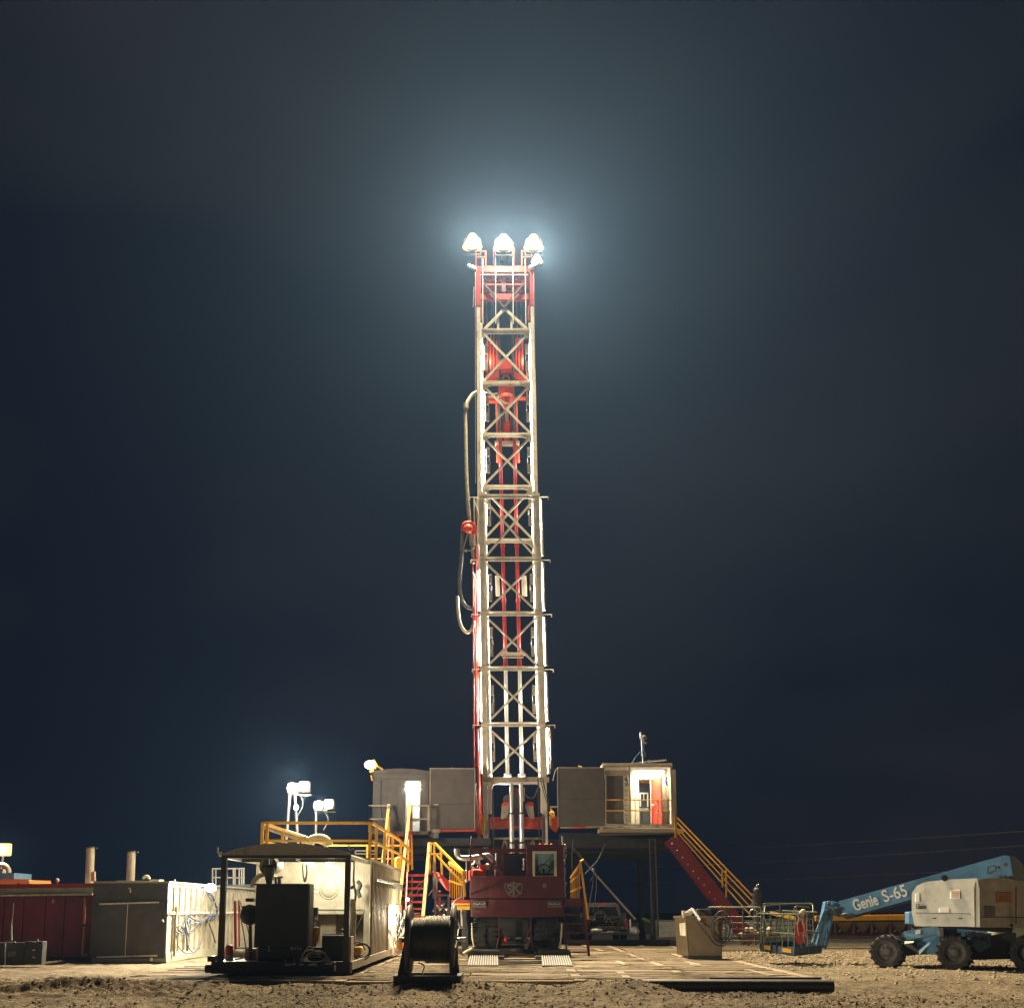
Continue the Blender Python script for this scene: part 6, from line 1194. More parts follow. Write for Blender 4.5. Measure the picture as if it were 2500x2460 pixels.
for k, (x_, y_) in enumerate(((220, 2068), (320, 2078))):
    o = thing('exhaust_stack', 'tall grey exhaust stack rising behind the %s' % ('red building' if k == 0 else 'grey container doors'), 'stack', W(x_, 2155, 42), 'exhaust stacks'); mb = MB(); mb.cyl(W(x_ - 2, 2158, 42), W(x_ + 1, y_, 42), .16, n=20); mb.build('pipe', M['tan'], o); mb = MB(); mb.cyl(W(x_ + 1, y_ + 2, 42), W(x_ + 1, y_ - 1, 42), .17, n=20); mb.sph(W(x_ + 16, y_ + 2, 42), .04, 6, 5); mb.bar(W(x_ + 9, y_ + 2, 42), W(x_ + 16, y_ + 2, 42), .02); mb.build('rim', M['dgrey'], o)
dtk = thing('dark_tank', 'low dark blue black tank with a small label at the bottom left corner', 'tank', W(50, 2357, 31.2))
mb = MB(); rb(mb, -60, 58, 2300, 2355, 31.2, .35); rb(mb, 58, 103, 2297, 2354, 31.25, .3); mb.build('tank_body', M['black'], dtk, bevel=.02)
mb = MB(); mb.prism([W(19, 2322, 31.17), W(38, 2320, 31.17), W(37, 2333, 31.17), W(18, 2335, 31.17)], (0, .01, 0)); mb.build('label_plate', M['badge'], dtk)
mb = MB()
for y_ in (2318, 2336, 2298): mb.bar(W(79, y_, 31.25), W(86, y_, 31.25), .03)
mb.cyl(W(13, 2300, 31.1), W(12, 2355, 31.1), .02, n=6); mb.cyl(W(92, 2290, 31.4), W(92, 2298, 31.4), .02, n=6); mb.bar(W(0, 2300, 31.1), W(38, 2298, 31.1), .03); mb.build('fitting', M['steel'], dtk)
mb = MB(); mb.cyl(W(26, 2296, 31.6), W(33, 2203, 31.6), .012, n=6); mb.cyl(W(25, 2294, 31.6), W(27, 2240, 31.6), .07, .03, n=8); mb.build('wand', M['dgrey'], dtk)
om = thing('orange_machine', 'orange machine with a pale curved duct under the lamp at the left edge', 'machine', W(20, 2160, 41))
mb = MB(); mb.prism([W(-60, 2145, 41), W(68, 2147, 41), W(72, 2162, 41), W(-60, 2170, 41)], (0, 2, 0)); mb.build('body', M['ochre'], om, bevel=.03); mb = MB(); rb(mb, -60, 34, 2130, 2144, 40.9, 1.5); mb.build('deck_box', M['blue'], om); mb = MB(); mb.torus(W(2, 2130, 41), .3, .1, 'Y', 16, 8, 0, math.pi); rb(mb, -40, 5, 2120, 2130, 41, .5); mb.build('duct', M['tan'], om); mb = MB(); rb(mb, 42, 48, 2155, 2159, 40.95, .02); mb.build('marking', M['black'], om)
fl2 = thing('floodlight', 'warm floodlight glaring above the orange machine at the left edge', 'floodlight', W(5, 2072, 42)); p = W(4, 2073, 41.6); mb = MB(); mb.box(p.x - .32, p.x + .32, p.y - .02, p.y + .2, p.z - .24, p.z + .24); mb.build('reflector', M['glow'], fl2, bevel=.05); mb = MB(); mb.sph((p.x, p.y - .03, p.z), .19, 14, 8, (1, .5, .9)); mb.build('lens', M['lamp'], fl2); mb = MB(); mb.cyl(p + V(0, .2, -.1), W(-4, 2145, 41.9), .04, n=8); mb.build('pole', M['tan'], fl2); light('SPOT', p + V(0, -.45, 0), 2500, (1, .8, .5), .25, p + V(3, -8, -5), R(150))
# ---------------------------------------------------------------- right-hand side
def text_on(name, body, m, parent, p, ex, ey, size, bold=.0, depth=.006, shear=0, sx=1, fit=None):
    o = text(name, body, m, parent, (0, 0, 0), size, depth, (0, 0, 0), bold, shear)
    if fit: xs = [v.co.x for v in o.data.vertices]; sx = fit / (max(xs) - min(xs))
    ex = Vector(ex).normalized(); ez = ex.cross(Vector(ey)).normalized(); ey = ez.cross(ex)
    mt = Matrix((ex * sx, ey, ez)).transposed().to_4x4(); mt.translation = Vector(p) - ORG.get(parent.name, Vector())
    o.matrix_local = mt; return o
# pickup truck seen from behind
pu = thing('pickup_truck', 'grey pickup truck parked tail towards us with its bed full of gear', 'pickup truck', W(1482, 2275, 50))
Yp = 50.0; cx = W(1482, 2250, Yp).x
mb = MB()
mb.box(cx - .95, cx - .85, Yp, Yp + 2.0, .75, 1.25); mb.box(cx + .85, cx + .95, Yp, Yp + 2.0, .75, 1.25); mb.box(cx - .85, cx + .85, Yp + .05, Yp + 2, .72, .78)
mb.box(cx - .95, cx + .95, Yp + 2.0, Yp + 5.4, .55, 1.2)
mb.build('body', M['silver'], pu, bevel=.03)
mb = MB(); pts = [(-.9, 1.2), (.9, 1.2), (.72, 1.88), (.6, 1.95), (-.6, 1.95), (-.72, 1.88)]; mb.prism([V(cx + x, Yp + 2.05, z) for x, z in pts], (0, 1.9, 0)); cbn = mb.build('cabin', M['silver'], pu, bevel=.03)
mb = MB(); mb.prism([V(cx + x, Yp + 2.03, z) for x, z in ((-.74, 1.3), (-.27, 1.3), (-.27, 1.78), (-.62, 1.78))], (0, .02, 0)); mb.prism([V(cx + x, Yp + 2.03, z) for x, z in ((-.22, 1.3), (.74, 1.3), (.62, 1.78), (-.22, 1.78))], (0, .02, 0)); mb.build('rear_window', M['black'], cbn)
mb = MB(); mb.box(cx - .15, cx + .15, Yp + 2.0, Yp + 2.06, 1.88, 1.93); mb.build('brake_light', M['tail'], cbn)
mb = MB()
for x in (-.45, .35, .5): mb.box(cx + x, cx + x + .1, Yp + 2, Yp + 2.1, 1.93, 1.97)
mb.build('roof_lamp', M['decal'], cbn)
for s in (-1, 1):
    mb = MB(); mb.box(cx + s * .9 - .06, cx + s * .9 + .06, Yp - .03, Yp + .02, .85, 1.22); mb.build('tail_light', M['intred'], pu)
    mb = MB(); mb.box(cx + s * 1.08 - .1, cx + s * 1.08 + .1, Yp + 2.6, Yp + 2.7, 1.25, 1.5); mb.build('mirror', M['silver'], pu)
    for yy in (.8, 4.4):
        c = V(cx + s * .82, Yp + yy, .4); q = MB(); q.cyl(c - V(.1, 0, 0), c + V(.1, 0, 0), .08, n=8); a_ = q.build('wheel', M['black'], pu); wheel(a_, c, .4, .26, .55, 'X', face=s)
mb = MB(); mb.box(cx - .9, cx + .9, Yp - .12, Yp, .5, .66); mb.build('bumper', M['steel'], pu)
gb = thing('gear_pile', 'tangled hoses and yellow gear piled in the bed of the pickup', 'gear', V(cx, Yp + .4, 1))
rq = random.Random(4)
for k in range(12):
    mb = MB(); pts = [V(cx + rq.uniform(-.8, .8), Yp + rq.uniform(.1, 1.6), rq.uniform(.82, 1.35)) for _ in range(5)]; mb.tube(spl(pts, 6), rq.choice((.02, .03)), 6); mb.build('hose', M[rq.choice(('ghose', 'hose', 'bhose'))], gb)
mb = MB(); mb.torus(V(cx - .3, Yp + .4, 1.35), .25, .03, 'Y', 18, 6); mb.torus(V(cx - .25, Yp + .5, 1.25), .3, .03, 'Y', 18, 6); mb.sph(V(cx - .25, Yp + .45, 1.55), .12, 8, 6); mb.build('reel', M['decal'], gb)
mb = MB()
for k in range(9): x = cx - .75 + k * .18; mb.sph((x, Yp + .1, .85), .1, 7, 5, (1, 1, .6))
mb.build('yellow_gear', M['yellow'], gb)
# bits around the base skid
it = thing('plastic_bundle', 'crumpled white plastic bundle on the dark skid right of the pickup', 'bundle', W(1550, 2275, 44.6)); mb = MB(); mb.sph(W(1549, 2270, 44.7), .18, 9, 6, (1.1, 1, .85)); mb.sph(W(1555, 2273, 44.6), .13, 8, 5); mb.build('sheet', M['skin'], it)
it = thing('white_post', 'short white post standing on the dark skid right of the pickup', 'post', W(1539, 2275, 44.8)); mb = MB(); rb(mb, 1537, 1541, 2243, 2277, 44.8, .06); mb.build('post_body', M['decal'], it)
it = thing('jacket', 'green and dark cloth hanging over a stand beside the dark props', 'cloth', W(1578, 2262, 44.7)); mb = MB(); mb.prism([W(1568, 2240, 44.5), W(1572, 2238, 44.5), W(1584, 2243, 44.5), W(1590, 2252, 44.5), W(1583, 2250, 44.5), W(1570, 2245, 44.5)], (0, .3, 0)); mb.build('green_cloth', M['green'], it); mb = MB(); mb.prism([W(1572, 2247, 44.55), W(1590, 2252, 44.55), W(1596, 2275, 44.55), W(1578, 2279, 44.55)], (0, .3, 0)); mb.cyl(W(1576, 2250, 44.5), W(1576, 2278, 44.5), .02, n=6); mb.build('dark_cloth', M['black'], it)
it = thing('rag_pile', 'white rags lying on a tray at the left end of the dark skid', 'rags', W(1455, 2272, 44)); mb = MB(); mb.sph(W(1456, 2270, 44.2), .2, 9, 5, (1.3, 1, .5)); mb.build('rag', M['skin'], it); mb = MB(); mb.box(W(1440, 2275, 44).x, W(1482, 2275, 44).x, 43.9, 44.4, W(0, 2277, 44).z, W(0, 2275, 44).z); mb.build('tray', M['dgrey'], it)
mb = MB()
for k in range(14): mb.sph(W(1484 + 2.8 * k, 2277 - (k % 3), 44.4), .07, 6, 4)
o = mb.build('rope_heap', M['ghose']); tag(o, 'low heap of grey rope along the top of the dark skid', 'rope')
# ochre bin with hose
bn = thing('waste_bin', 'ochre steel bin with rounded corners standing on the mats, pipes and a hose on top', 'bin', W(1720, 2337, 32))
Yb = 32.0; bx0, bx1 = W(1676, 2300, Yb).x, W(1766, 2300, Yb).x; zb_, zt2 = .2, W(0, 2238, Yb).z
mb = MB(); ins = .05
mb.prism([V(bx0 - .0, Yb, zt2), V(bx1, Yb, zt2), V(bx1 - ins, Yb + .03, zb_ + .1), V(bx0 + ins, Yb + .03, zb_ + .1)], (0, .03, 0))
mb.prism([V(bx0, Yb, zt2), V(bx0 + ins, Yb + .03, zb_ + .1), V(bx0 - .1, Yb + 1.2, zb_ + .1), V(bx0 - .16, Yb + 1.2, zt2)], (.03, 0, 0))
mb.prism([V(bx1, Yb, zt2), V(bx1 - ins, Yb + .03, zb_ + .1), V(bx1 - .1, Yb + 1.2, zb_ + .1), V(bx1, Yb + 1.2, zt2)], (-.03, 0, 0))
mb.box(bx0 - .1, bx1 - .08, Yb + 1.2, Yb + 1.23, zb_ + .1, zt2); mb.box(bx0 + .03, bx1 - .05, Yb + .06, Yb + 1.2, zb_ + .1, zb_ + .13)
mb.build('bin_body', M['bin'], bn)
mb = MB(); mb.bar(V(bx0 - .04, Yb - .01, zt2), V(bx1 + .04, Yb - .01, zt2), .08, .07); mb.bar(V(bx0, Yb + .03, zt2), V(bx0 - .16, Yb + 1.2, zt2), .08, .07); mb.bar(V(bx1, Yb + .03, zt2), V(bx1, Yb + 1.2, zt2), .08, .07); mb.bar(V(bx0 + .01, Yb - .01, zt2 - .22), V(bx1 - .01, Yb - .01, zt2 - .22), .02, .03); mb.build('rim', M['bin'], bn)
mb = MB(); mb.box(bx0 + .04, bx1 - .04, Yb + .02, Yb + 1.1, zb_, zb_ + .11); mb.build('skid', M['black'], bn)
mb = MB(); mb.prism([W(1660, 2253, Yb + .6), W(1674, 2251, Yb + .1), W(1675, 2284, Yb + .1), W(1662, 2282, Yb + .6)], (-.02, 0, 0)); mb.build('side_plate', M['cream'], bn)
bt = thing('bin_pipework', 'bent white pipe and dark box lying across the top of the ochre bin', 'pipework', W(1700, 2230, 32.3))
mb = MB(); mb.bar(W(1672, 2232, 32.2), W(1690, 2217, 32.2), .09, .06); mb.bar(W(1690, 2217, 32.1), W(1709, 2245, 31.9), .05, .06); mb.build('bent_pipe', M['decal'], bt); mb = MB(); rb(mb, 1705, 1737, 2218, 2236, 32.3, .5); mb.build('box', M['black'], bt, bevel=.02); mb = MB(); rb(mb, 1669, 1705, 2222, 2234, 32.4, .4); rb(mb, 1668, 1673, 2226, 2240, 32.0, .1); mb.build('bracket', M['tan'], bt)
hl_ = thing('hose_loops', 'black hose hung in big loops over the right side of the ochre bin', 'hose', W(1760, 2270, 31.9))
for k, (dx, r_, dz) in enumerate(((0, .33, 0), (3, .27, 4), (6, .36, -2), (-2, .24, 6))):
    c = W(1759 + dx, 2264 + dz, 31.85); mb = MB(); mb.torus(c, r_, .022, 'Y', 28, 6, tilt=Matrix.Diagonal((.85, 1, 1.3))); mb.build('loop', M['bhose'], hl_)
mb = MB(); mb.tube(spl([W(1694, 2240, 31.9), W(1712, 2262, 31.8), W(1730, 2285, 31.8), W(1748, 2305, 31.85), W(1768, 2308, 31.85)]), .02, 6); mb.build('tail', M['bhose'], hl_)
# tube gates
def gate(label, x0, x1, y0, y1, Y0, Y1):
    t = thing('tube_gate', label, 'gate', W((x0 + x1) / 2, y1, (Y0 + Y1) / 2), 'green grey tube gates')
    def pt(u, v): return W(x0 + (x1 - x0) * u, y0 + (y1 - y0) * v, Y0 + (Y1 - Y0) * u)
    mb = MB(); mb.tube(spl([pt(0, 1), pt(0, .9), pt(0, .2), pt(0.01, .05), pt(.06, 0), pt(.5, 0), pt(.94, 0), pt(.99, .05), pt(1, .2), pt(1, .9), pt(1, 1)], 5), .028, 8); mb.build('frame', M['gate'], t)
    for v in (.27, .45, .62, .78, .96):
        mb = MB(); mb.cyl(pt(0, v), pt(1, v), .022, n=6); mb.build('rail', M['gate'], t)
    for u in (.33, .66):
        mb = MB(); mb.cyl(pt(u, 0), pt(u, 1), .02, n=6); mb.build('upright', M['gate'], t)
    for u in (.02, .98):
        mb = MB(); mb.cyl(pt(u, 1), pt(u, 1.16), .03, n=6); mb.build('foot', M['gate'], t)
gate('tube gate standing behind the ochre bin with the looped hose', 1728, 1858, 2214, 2299, 37, 36.4)
gate('tube gate standing behind the lift basket', 1864, 1986, 2205, 2290, 37.4, 38)
# wellhead tree
wh = thing('wellhead', 'dark wellhead valve stack standing behind the tube gates under the stairway foot', 'wellhead', W(1850, 2300, 41))
Yw = 41.0; X_ = W(1849, 2230, Yw).x; z_ = lambda y: W(0, y, Yw).z
mb = MB()
for y0_, y1_, r_ in ((2214, 2300, .16), (2206, 2214, .24), (2186, 2206, .17), (2180, 2187, .2), (2172, 2180, .1), (2164, 2172, .06)): mb.cyl(V(X_, Yw, z_(y1_)), V(X_, Yw, z_(y0_)), r_, n=16)
mb.sph((X_, Yw, z_(2173)), .13, 10, 8); mb.build('valve_stack', M['dgrey'], wh)
mb = MB()
for k in range(10):
    t = k * .628; mb.cyl(V(X_ + .2 * math.cos(t), Yw + .2 * math.sin(t), z_(2215)), V(X_ + .2 * math.cos(t), Yw + .2 * math.sin(t), z_(2204)), .018, n=6)
mb.tube(spl([V(X_, Yw, z_(2165)), V(X_ + .03, Yw, z_(2160)), V(X_ + .1, Yw, z_(2158))]), .03, 6); mb.torus(V(X_ - .2, Yw - .25, z_(2228)), .14, .03, 'Y', 16, 6); mb.build('bolt', M['steel'], wh)
pv_ = thing('pipe_manifold', 'cluster of small valves and pipes on the gravel behind the tube gates', 'pipework', W(1825, 2295, 39))
mb = MB(); rq = random.Random(8)
for k in range(9): mb.sph(W(1812 + k * 10 + rq.uniform(-3, 3), 2273 + rq.uniform(-6, 8), 39), rq.uniform(.07, .14), 8, 6)
mb.build('valve', M['tan'], pv_)
mb = MB(); mb.cyl(W(1800, 2282, 39), W(1905, 2280, 39), .06, n=8)
for k in range(6): x = 1812 + k * 16; mb.cyl(W(x, 2278, 39), W(x + 1, 2306, 39), .035, n=6)
mb.build('pipe', M['dgrey'], pv_)
# ---------------------------------------------------------------- hopper row
hp = thing('hopper_row', 'long low row of steel hoppers with a yellow top rail behind the lift', 'hopper', W(2120, 2290, 46))
Yh = 46.0
mb = MB(); mb.bar(W(1990, 2242, Yh), W(2240, 2238, Yh), .12, .2); mb.build('top_rail', M['yellow'], hp); mb = MB(); mb.bar(W(1990, 2236, Yh + .3), W(2240, 2232, Yh + .3), .5, .05); mb.build('top_plate', M['ochre'], hp)
x = 1996
while x < 2240:
    mb = MB(); mb.prism([W(x, 2250, Yh), W(x + 42, 2249, Yh), W(x + 24, 2276, Yh + .2)], (0, .25, 0)); mb.build('hopper', M['bin'], hp)
    mb = MB(); mb.prism([W(x + 8, 2274, Yh + .5), W(x + 22, 2258, Yh + .6), W(x + 40, 2274, Yh + .5)], (0, .1, 0)); mb.build('web', M['dgrey'], hp); mb = MB(); mb.bar(W(x + 43, 2250, Yh - .05), W(x + 43, 2280, Yh - .05), .06); mb.build('strut', M['dgrey'], hp)
    x += 45
mb = MB(); mb.bar(W(1988, 2286, Yh), W(2240, 2288, Yh), .25, .12); mb.build('base_beam', M['dgrey'], hp)
mb = MB(); mb.box(W(1985, 2260, Yh).x, W(2242, 2260, Yh).x, Yh + .9, Yh + 1, .4, 1.2); mb.build('rear_plate', M['maroon'], hp)
# ---------------------------------------------------------------- boom lift
gl = thing('boom_lift', 'blue boom lift with pale grey hood, long telescopic boom and work basket at the right', 'boom lift', W(2260, 2365, 30.5))
def zg(x, y): return (1820 + x / 2.846, 2030 + y / 2.846)
def G(x, y, Y): return W(*zg(x, y), Y)
Ya, Yb_ = 33.2, 31.4
def bY(x): return Ya + (Yb_ - Ya) * (x - 655) / 1200
def G2(x, y, d=0): return G(x, y, bY(x) + d)
mb = MB(); mb.prism([G2(655, 483), G2(1800, 166), G2(1835, 172), G2(1855, 300), G2(1850, 378), G2(1560, 395), G2(1170, 460), G2(690, 592)], (.12, .42, 0)); mb.build('boom', M['blue'], gl, bevel=.02)
mb = MB(); mb.prism([G2(690, 596, .05), G2(1175, 464, .05), G2(1175, 480, .05), G2(880, 560, .05), G2(740, 600, .05), G2(700, 604, .05)], (.1, .3, 0)); mb.build('boom_wear_plate', M['black'], gl)
mb = MB(); mb.prism([G2(1835, 165, -.02), G2(1870, 168, -.02), G2(1960, 260, -.02), G2(1960, 380, -.02), G2(1850, 384, -.02), G2(1858, 300, -.02)], (.1, .5, 0)); mb.build('boom_pivot', M['black'], gl)
mb = MB(); a = G2(1710, 262, -.01)
ol = [(1683, 255), (1690, 243), (1735, 236), (1741, 246), (1738, 268), (1700, 290), (1686, 290)]
for i in range(len(ol)): mb.bar(G2(*ol[i], -.012), G2(*ol[(i + 1) % len(ol)], -.012), .022, .02, up=(0, 1, 0))
mb.cyl(G2(1808, 228, -.02), G2(1808, 228, .01), .06, n=12); mb.build('boom_cover', M['dgrey'], gl)
mb = MB(); c = G2(1762, 248, -.02); mb.cyl(c, c + V(0, .03, 0), .035, n=12); mb.tube(spl([G2(1770, 310, -.05), G2(1780, 335, -.08), G2(1800, 312, -.08), G2(1830, 330, -.08), G2(1850, 310, -.05)]), .03, 6); mb.build('hydraulic_hose', M['black'], gl)
ex = (G2(1700, 200) - G2(700, 487)).normalized(); ey = V(0, 0, 1)
text_on('boom_letters', 'Genie', M['decal'], gl, G2(833, 493, -.07), ex, ey, .48, .012, fit=.74)
text_on('boom_letters', 'S-65', M['decal'], gl, G2(1037, 430, -.07), ex, ey, .5, .006, fit=.72)
# knuckle and jib
mb = MB(); mb.prism([G(560, 487, 33.3), G(600, 480, 33.3), G(655, 495, 33.2), G(690, 540, 33.2), G(680, 585, 33.2), G(610, 575, 33.3), G(560, 560, 33.4)], (0, .35, 0)); mb.build('knuckle', M['blue'], gl, bevel=.02)
mb = MB(); mb.bar(G(580, 510, 33.3), G(520, 800, 33.4), .32, .3, up=(0, 1, 0)); mb.bar(G(604, 530, 33.15), G(548, 800, 33.2), .06, .06); mb.bar(G(560, 530, 33.2), G(470, 770, 33.2), .1, .1); mb.build('jib', M['blue'], gl)
mb = MB()
for q in ((575, 545), (582, 500), (640, 530), (590, 570)): c = G(*q, 33.05); mb.cyl(c, c + V(0, .1, 0), .05, n=10)
mb.tube(spl([G(610, 540, 33.1), G(650, 580, 33.1), G(700, 570, 33.0), G(760, 590, 33.0)]), .04, 8); mb.build('pivot_pin', M['dgrey'], gl)
# basket
cA, cB, cC, cD = (1856, 2316, 33.6), (1938, 2328, 32.0), (2006, 2321, 33.0), (1925, 2309, 34.5)
tA, tB, tC, tD = (1850, 2229, 33.6), (1943, 2231, 32.0), (1996, 2226, 33.0), (1908, 2222, 34.5)
bk_ = MB(); bk_.prism([W(*q) for q in (cA, cB, cC, cD)], (0, 0, -.06)); bsk = bk_.build('basket', M['navy'], gl)
def lerp(a, b, t): return a + (b - a) * t
prs = ((cA, cB, tA, tB, 6), (cB, cC, tB, tC, 4), (cC, cD, tC, tD, 4), (cD, cA, tD, tA, 4))
for (b0, b1, t0_, t1_, n_) in prs:
    B0, B1, T0, T1 = W(*b0), W(*b1), W(*t0_), W(*t1_)
    mb = MB(); mb.cyl(T0, T1, .022, n=8); mb.cyl(lerp(B0, T0, .5), lerp(B1, T1, .5), .018, n=6)
    for k in range(n_): mb.cyl(lerp(B0, B1, k / n_), lerp(T0, T1, k / n_), .016, n=6)
    mb.build('basket_rail', M['gate'], bsk)
    mb = MB(); mb.prism([B0, B1, lerp(B1, T1, .16), lerp(B0, T0, .16)], (0, .02, 0)); mb.build('toe_board', M['navy'], bsk)
mb = MB(); B0, B1, T0, T1 = W(*cA), W(*cB), W(*tA), W(*tB)
for u0, u1 in ((.12, .3), (.66, .92)): mb.prism([lerp(B0, B1, u0) + V(0, -.03, .02), lerp(B0, B1, u1) + V(0, -.03, .02), lerp(B0, B1, u1) + V(0, -.03, .14), lerp(B0, B1, u0) + V(0, -.03, .14)], (0, .01, 0))
mb.build('toe_label', M['yellow'], bsk)
mb = MB(); mb.tube(spl([W(1866, 2226, 34), W(1868, 2212, 34.2), W(1880, 2209, 34.4), W(1950, 2205, 34.8), W(1982, 2207, 34.8), W(1984, 2226, 34.5)], 5), .022, 8); mb.tube(spl([W(1938, 2228, 33), W(1942, 2213, 33), W(1958, 2212, 33.1), W(1976, 2214, 33.2)], 5), .022, 8); mb.build('grab_bar', M['gate'], bsk)
mb = MB(); mb.bar(W(1880, 2228, 33.4), W(1940, 2240, 32.6), .03, .1); mb.build('edge_pad', M['yellow'], bsk)
mb = MB(); mb.box(W(1950, 2230, 32.6).x, W(1985, 2230, 32.6).x, 32.6, 32.8, W(0, 2240, 32.6).z, W(0, 2226, 32.6).z); mb.build('control_console', M['dgrey'], bsk)
vs_ = thing('harness', 'orange safety harness and cords hanging on the lift basket rail', 'harness', W(1953, 2260, 31.9))
mb = MB(); mb.prism([G(350, 630, 31.95), G(385, 620, 31.95), G(400, 680, 31.95), G(380, 700, 31.95), G(390, 770, 31.95), G(362, 780, 31.95), G(348, 700, 31.95)], (.02, .08, 0)); mb.tube(spl([G(400, 590, 31.9), G(412, 660, 31.9), G(405, 720, 31.9), G(412, 770, 31.9)]), .035, 8); mb.build('strap', M['red'], vs_, bevel=.01)
mb = MB(); mb.sph(G(400, 555, 31.95), .09, 8, 6); mb.sph(G(385, 565, 31.95), .07, 8, 6); mb.tube(spl([G(360, 560, 31.95), G(372, 600, 31.9), G(362, 650, 31.9), G(372, 720, 31.9)]), .02, 6); mb.tube(spl([G(410, 550, 31.95), G(398, 610, 31.9), G(410, 670, 31.9)]), .02, 6); mb.build('cord', M['tan'], vs_)
# hood: left cover and right cover
def hoodpiece(prof, vec, name, m_, bev=.09):
    mb = MB(); mb.prism(prof, vec); o = mb.build(name, m_, gl); b = o.modifiers.new('b', 'BEVEL'); b.width = bev; b.segments = 5; b.limit_method = 'ANGLE'; b.angle_limit = R(35)
    o.data.polygons.foreach_set('use_smooth', [True] * len(o.data.polygons)); 
    w = o.modifiers.new('w', 'WEIGHTED_NORMAL'); w.keep_sharp = False
    return o
def hY(x): return 30.9 + (29.4 - 30.9) * (x - 1172) / 430
hd = hoodpiece([G(x, y, hY(x)) for x, y in ((1175, 430), (1205, 390), (1260, 366), (1420, 352), (1592, 345), (1604, 400), (1608, 636), (1190, 632), (1175, 560))], (.5, 1.3, 0), 'engine_hood', M['hood'])
h2_ = hoodpiece([G(x, y, 29.4 + (x - 1600) / 900) for x, y in ((1606, 400), (1615, 362), (1660, 345), (1800, 340), (1900, 362), (2120, 372), (2120, 642), (1612, 640))], (-.1, 1.4, 0), 'engine_hood', M['hood'])
mb = MB(); mb.bar(G(1185, 562, hY(1185) - .01), G(1560, 568, hY(1560) - .01), .03, .02); mb.bar(G(1560, 568, hY(1560) - .01), G(1572, 606, hY(1560) - .01), .02, .02); mb.build('hood_crease', M['dgrey'], hd)
def dec(x0, y0, x1, y1, m_, Yf, par, nm='decal'): mb = MB(); mb.prism([G(x0, y0, Yf(x0) - .05), G(x1, y0, Yf(x1) - .05), G(x1, y1, Yf(x1) - .05), G(x0, y1, Yf(x0) - .05)], (0, .06, 0)); return mb.build(nm, m_, par)
dd = dec(1426, 405, 1490, 464, M['decal'], hY, hd); mb = MB()
for k in range(4): mb.bar(G(1434, 414 + 12 * k, hY(1434) - .053), G(1482, 413 + 12 * k, hY(1482) - .053), .006, .028)
mb.build('decal_print', M['odecal'], dd)
dec(1348, 530, 1416, 558, M['decal'], hY, hd); dec(1183, 425, 1208, 485, M['decal'], hY, hd)
Y2 = lambda x: 29.4 + (x - 1600) / 900
d3 = dec(1748, 422, 1855, 494, M['odecal'], Y2, h2_); mb = MB()
for k in range(4): mb.bar(G(1762, 436 + 14 * k, Y2(1762) - .053), G(1842, 436 + 14 * k, Y2(1842) - .053), .006, .02)
mb.build('decal_print', M['bin'], d3)
exh = (G(1560, 520, hY(1560)) - G(1190, 520, hY(1190)))
text_on('hood_letters', 'Genie', M['black'], hd, G(1214, 520, hY(1214) - .06), exh, V(0, 0, 1), .2, .004, fit=.27)
mb = MB(); mb.tube(spl([G(1420, 365, 30.4), G(1408, 348, 30.4), G(1392, 330, 30.35), G(1380, 322, 30.2)]), [.07] * 25, 12); mb.cyl(G(1392, 332, 30.3), G(1384, 318, 30.1), .09, .085, n=12); mb.build('exhaust_pipe', M['black'], gl)
mb = MB(); mb.prism([G(1140, 560, 31.4), G(1185, 555, 31.3), G(1185, 636, 31.3), G(1140, 636, 31.4)], (.1, .6, 0)); mb.cyl(G(1154, 582, 31.36), G(1154, 582, 31.3), .06, n=12); mb.build('turntable_nose', M['blue'], gl, bevel=.02)
mb = MB(); mb.prism([G(1320, 636, 30.5), G(1860, 642, 29.6), G(1850, 700, 29.8), G(1500, 672, 30.3), G(1340, 665, 30.6)], (0, 1.2, 0)); rb(mb, 2330, 2500, 2255, 2300, 30.5, 1) if False else None; mb.build('turntable', M['black'], gl)
# fittings on the covers
for (x_, y_) in ((1300, 600), (1480, 600)):
    mb = MB(); mb.bar(G(x_, y_, hY(x_) - .03), G(x_ + 22, y_, hY(x_ + 22) - .03), .03, .03); mb.build('latch', M['black'], hd)
for k in range(6):
    mb = MB(); mb.bar(G(1660, 520 + 14 * k, Y2(1660) - .02), G(1735, 520 + 14 * k, Y2(1735) - .02), .02, .018); mb.build('vent_slot', M['black'], h2_)
mb = MB(); mb.bar(G(1880, 380, Y2(1880) - .015), G(1880, 636, Y2(1880) - .015), .015, .02); mb.bar(G(1612, 590, Y2(1612) - .015), G(2100, 596, Y2(2100) - .015), .015, .02); mb.build('panel_gap', M['black'], h2_)
mb = MB(); mb.tube(spl([G2(760, 585, -.04), G2(900, 548, -.05), G2(1050, 508, -.04), G2(1170, 470, -.05)]), .02, 6); mb.tube(spl([G2(690, 560, -.03), G2(720, 590, -.06), G2(780, 583, -.05)]), .025, 6); mb.build('boom_hose', M['bhose'], gl)
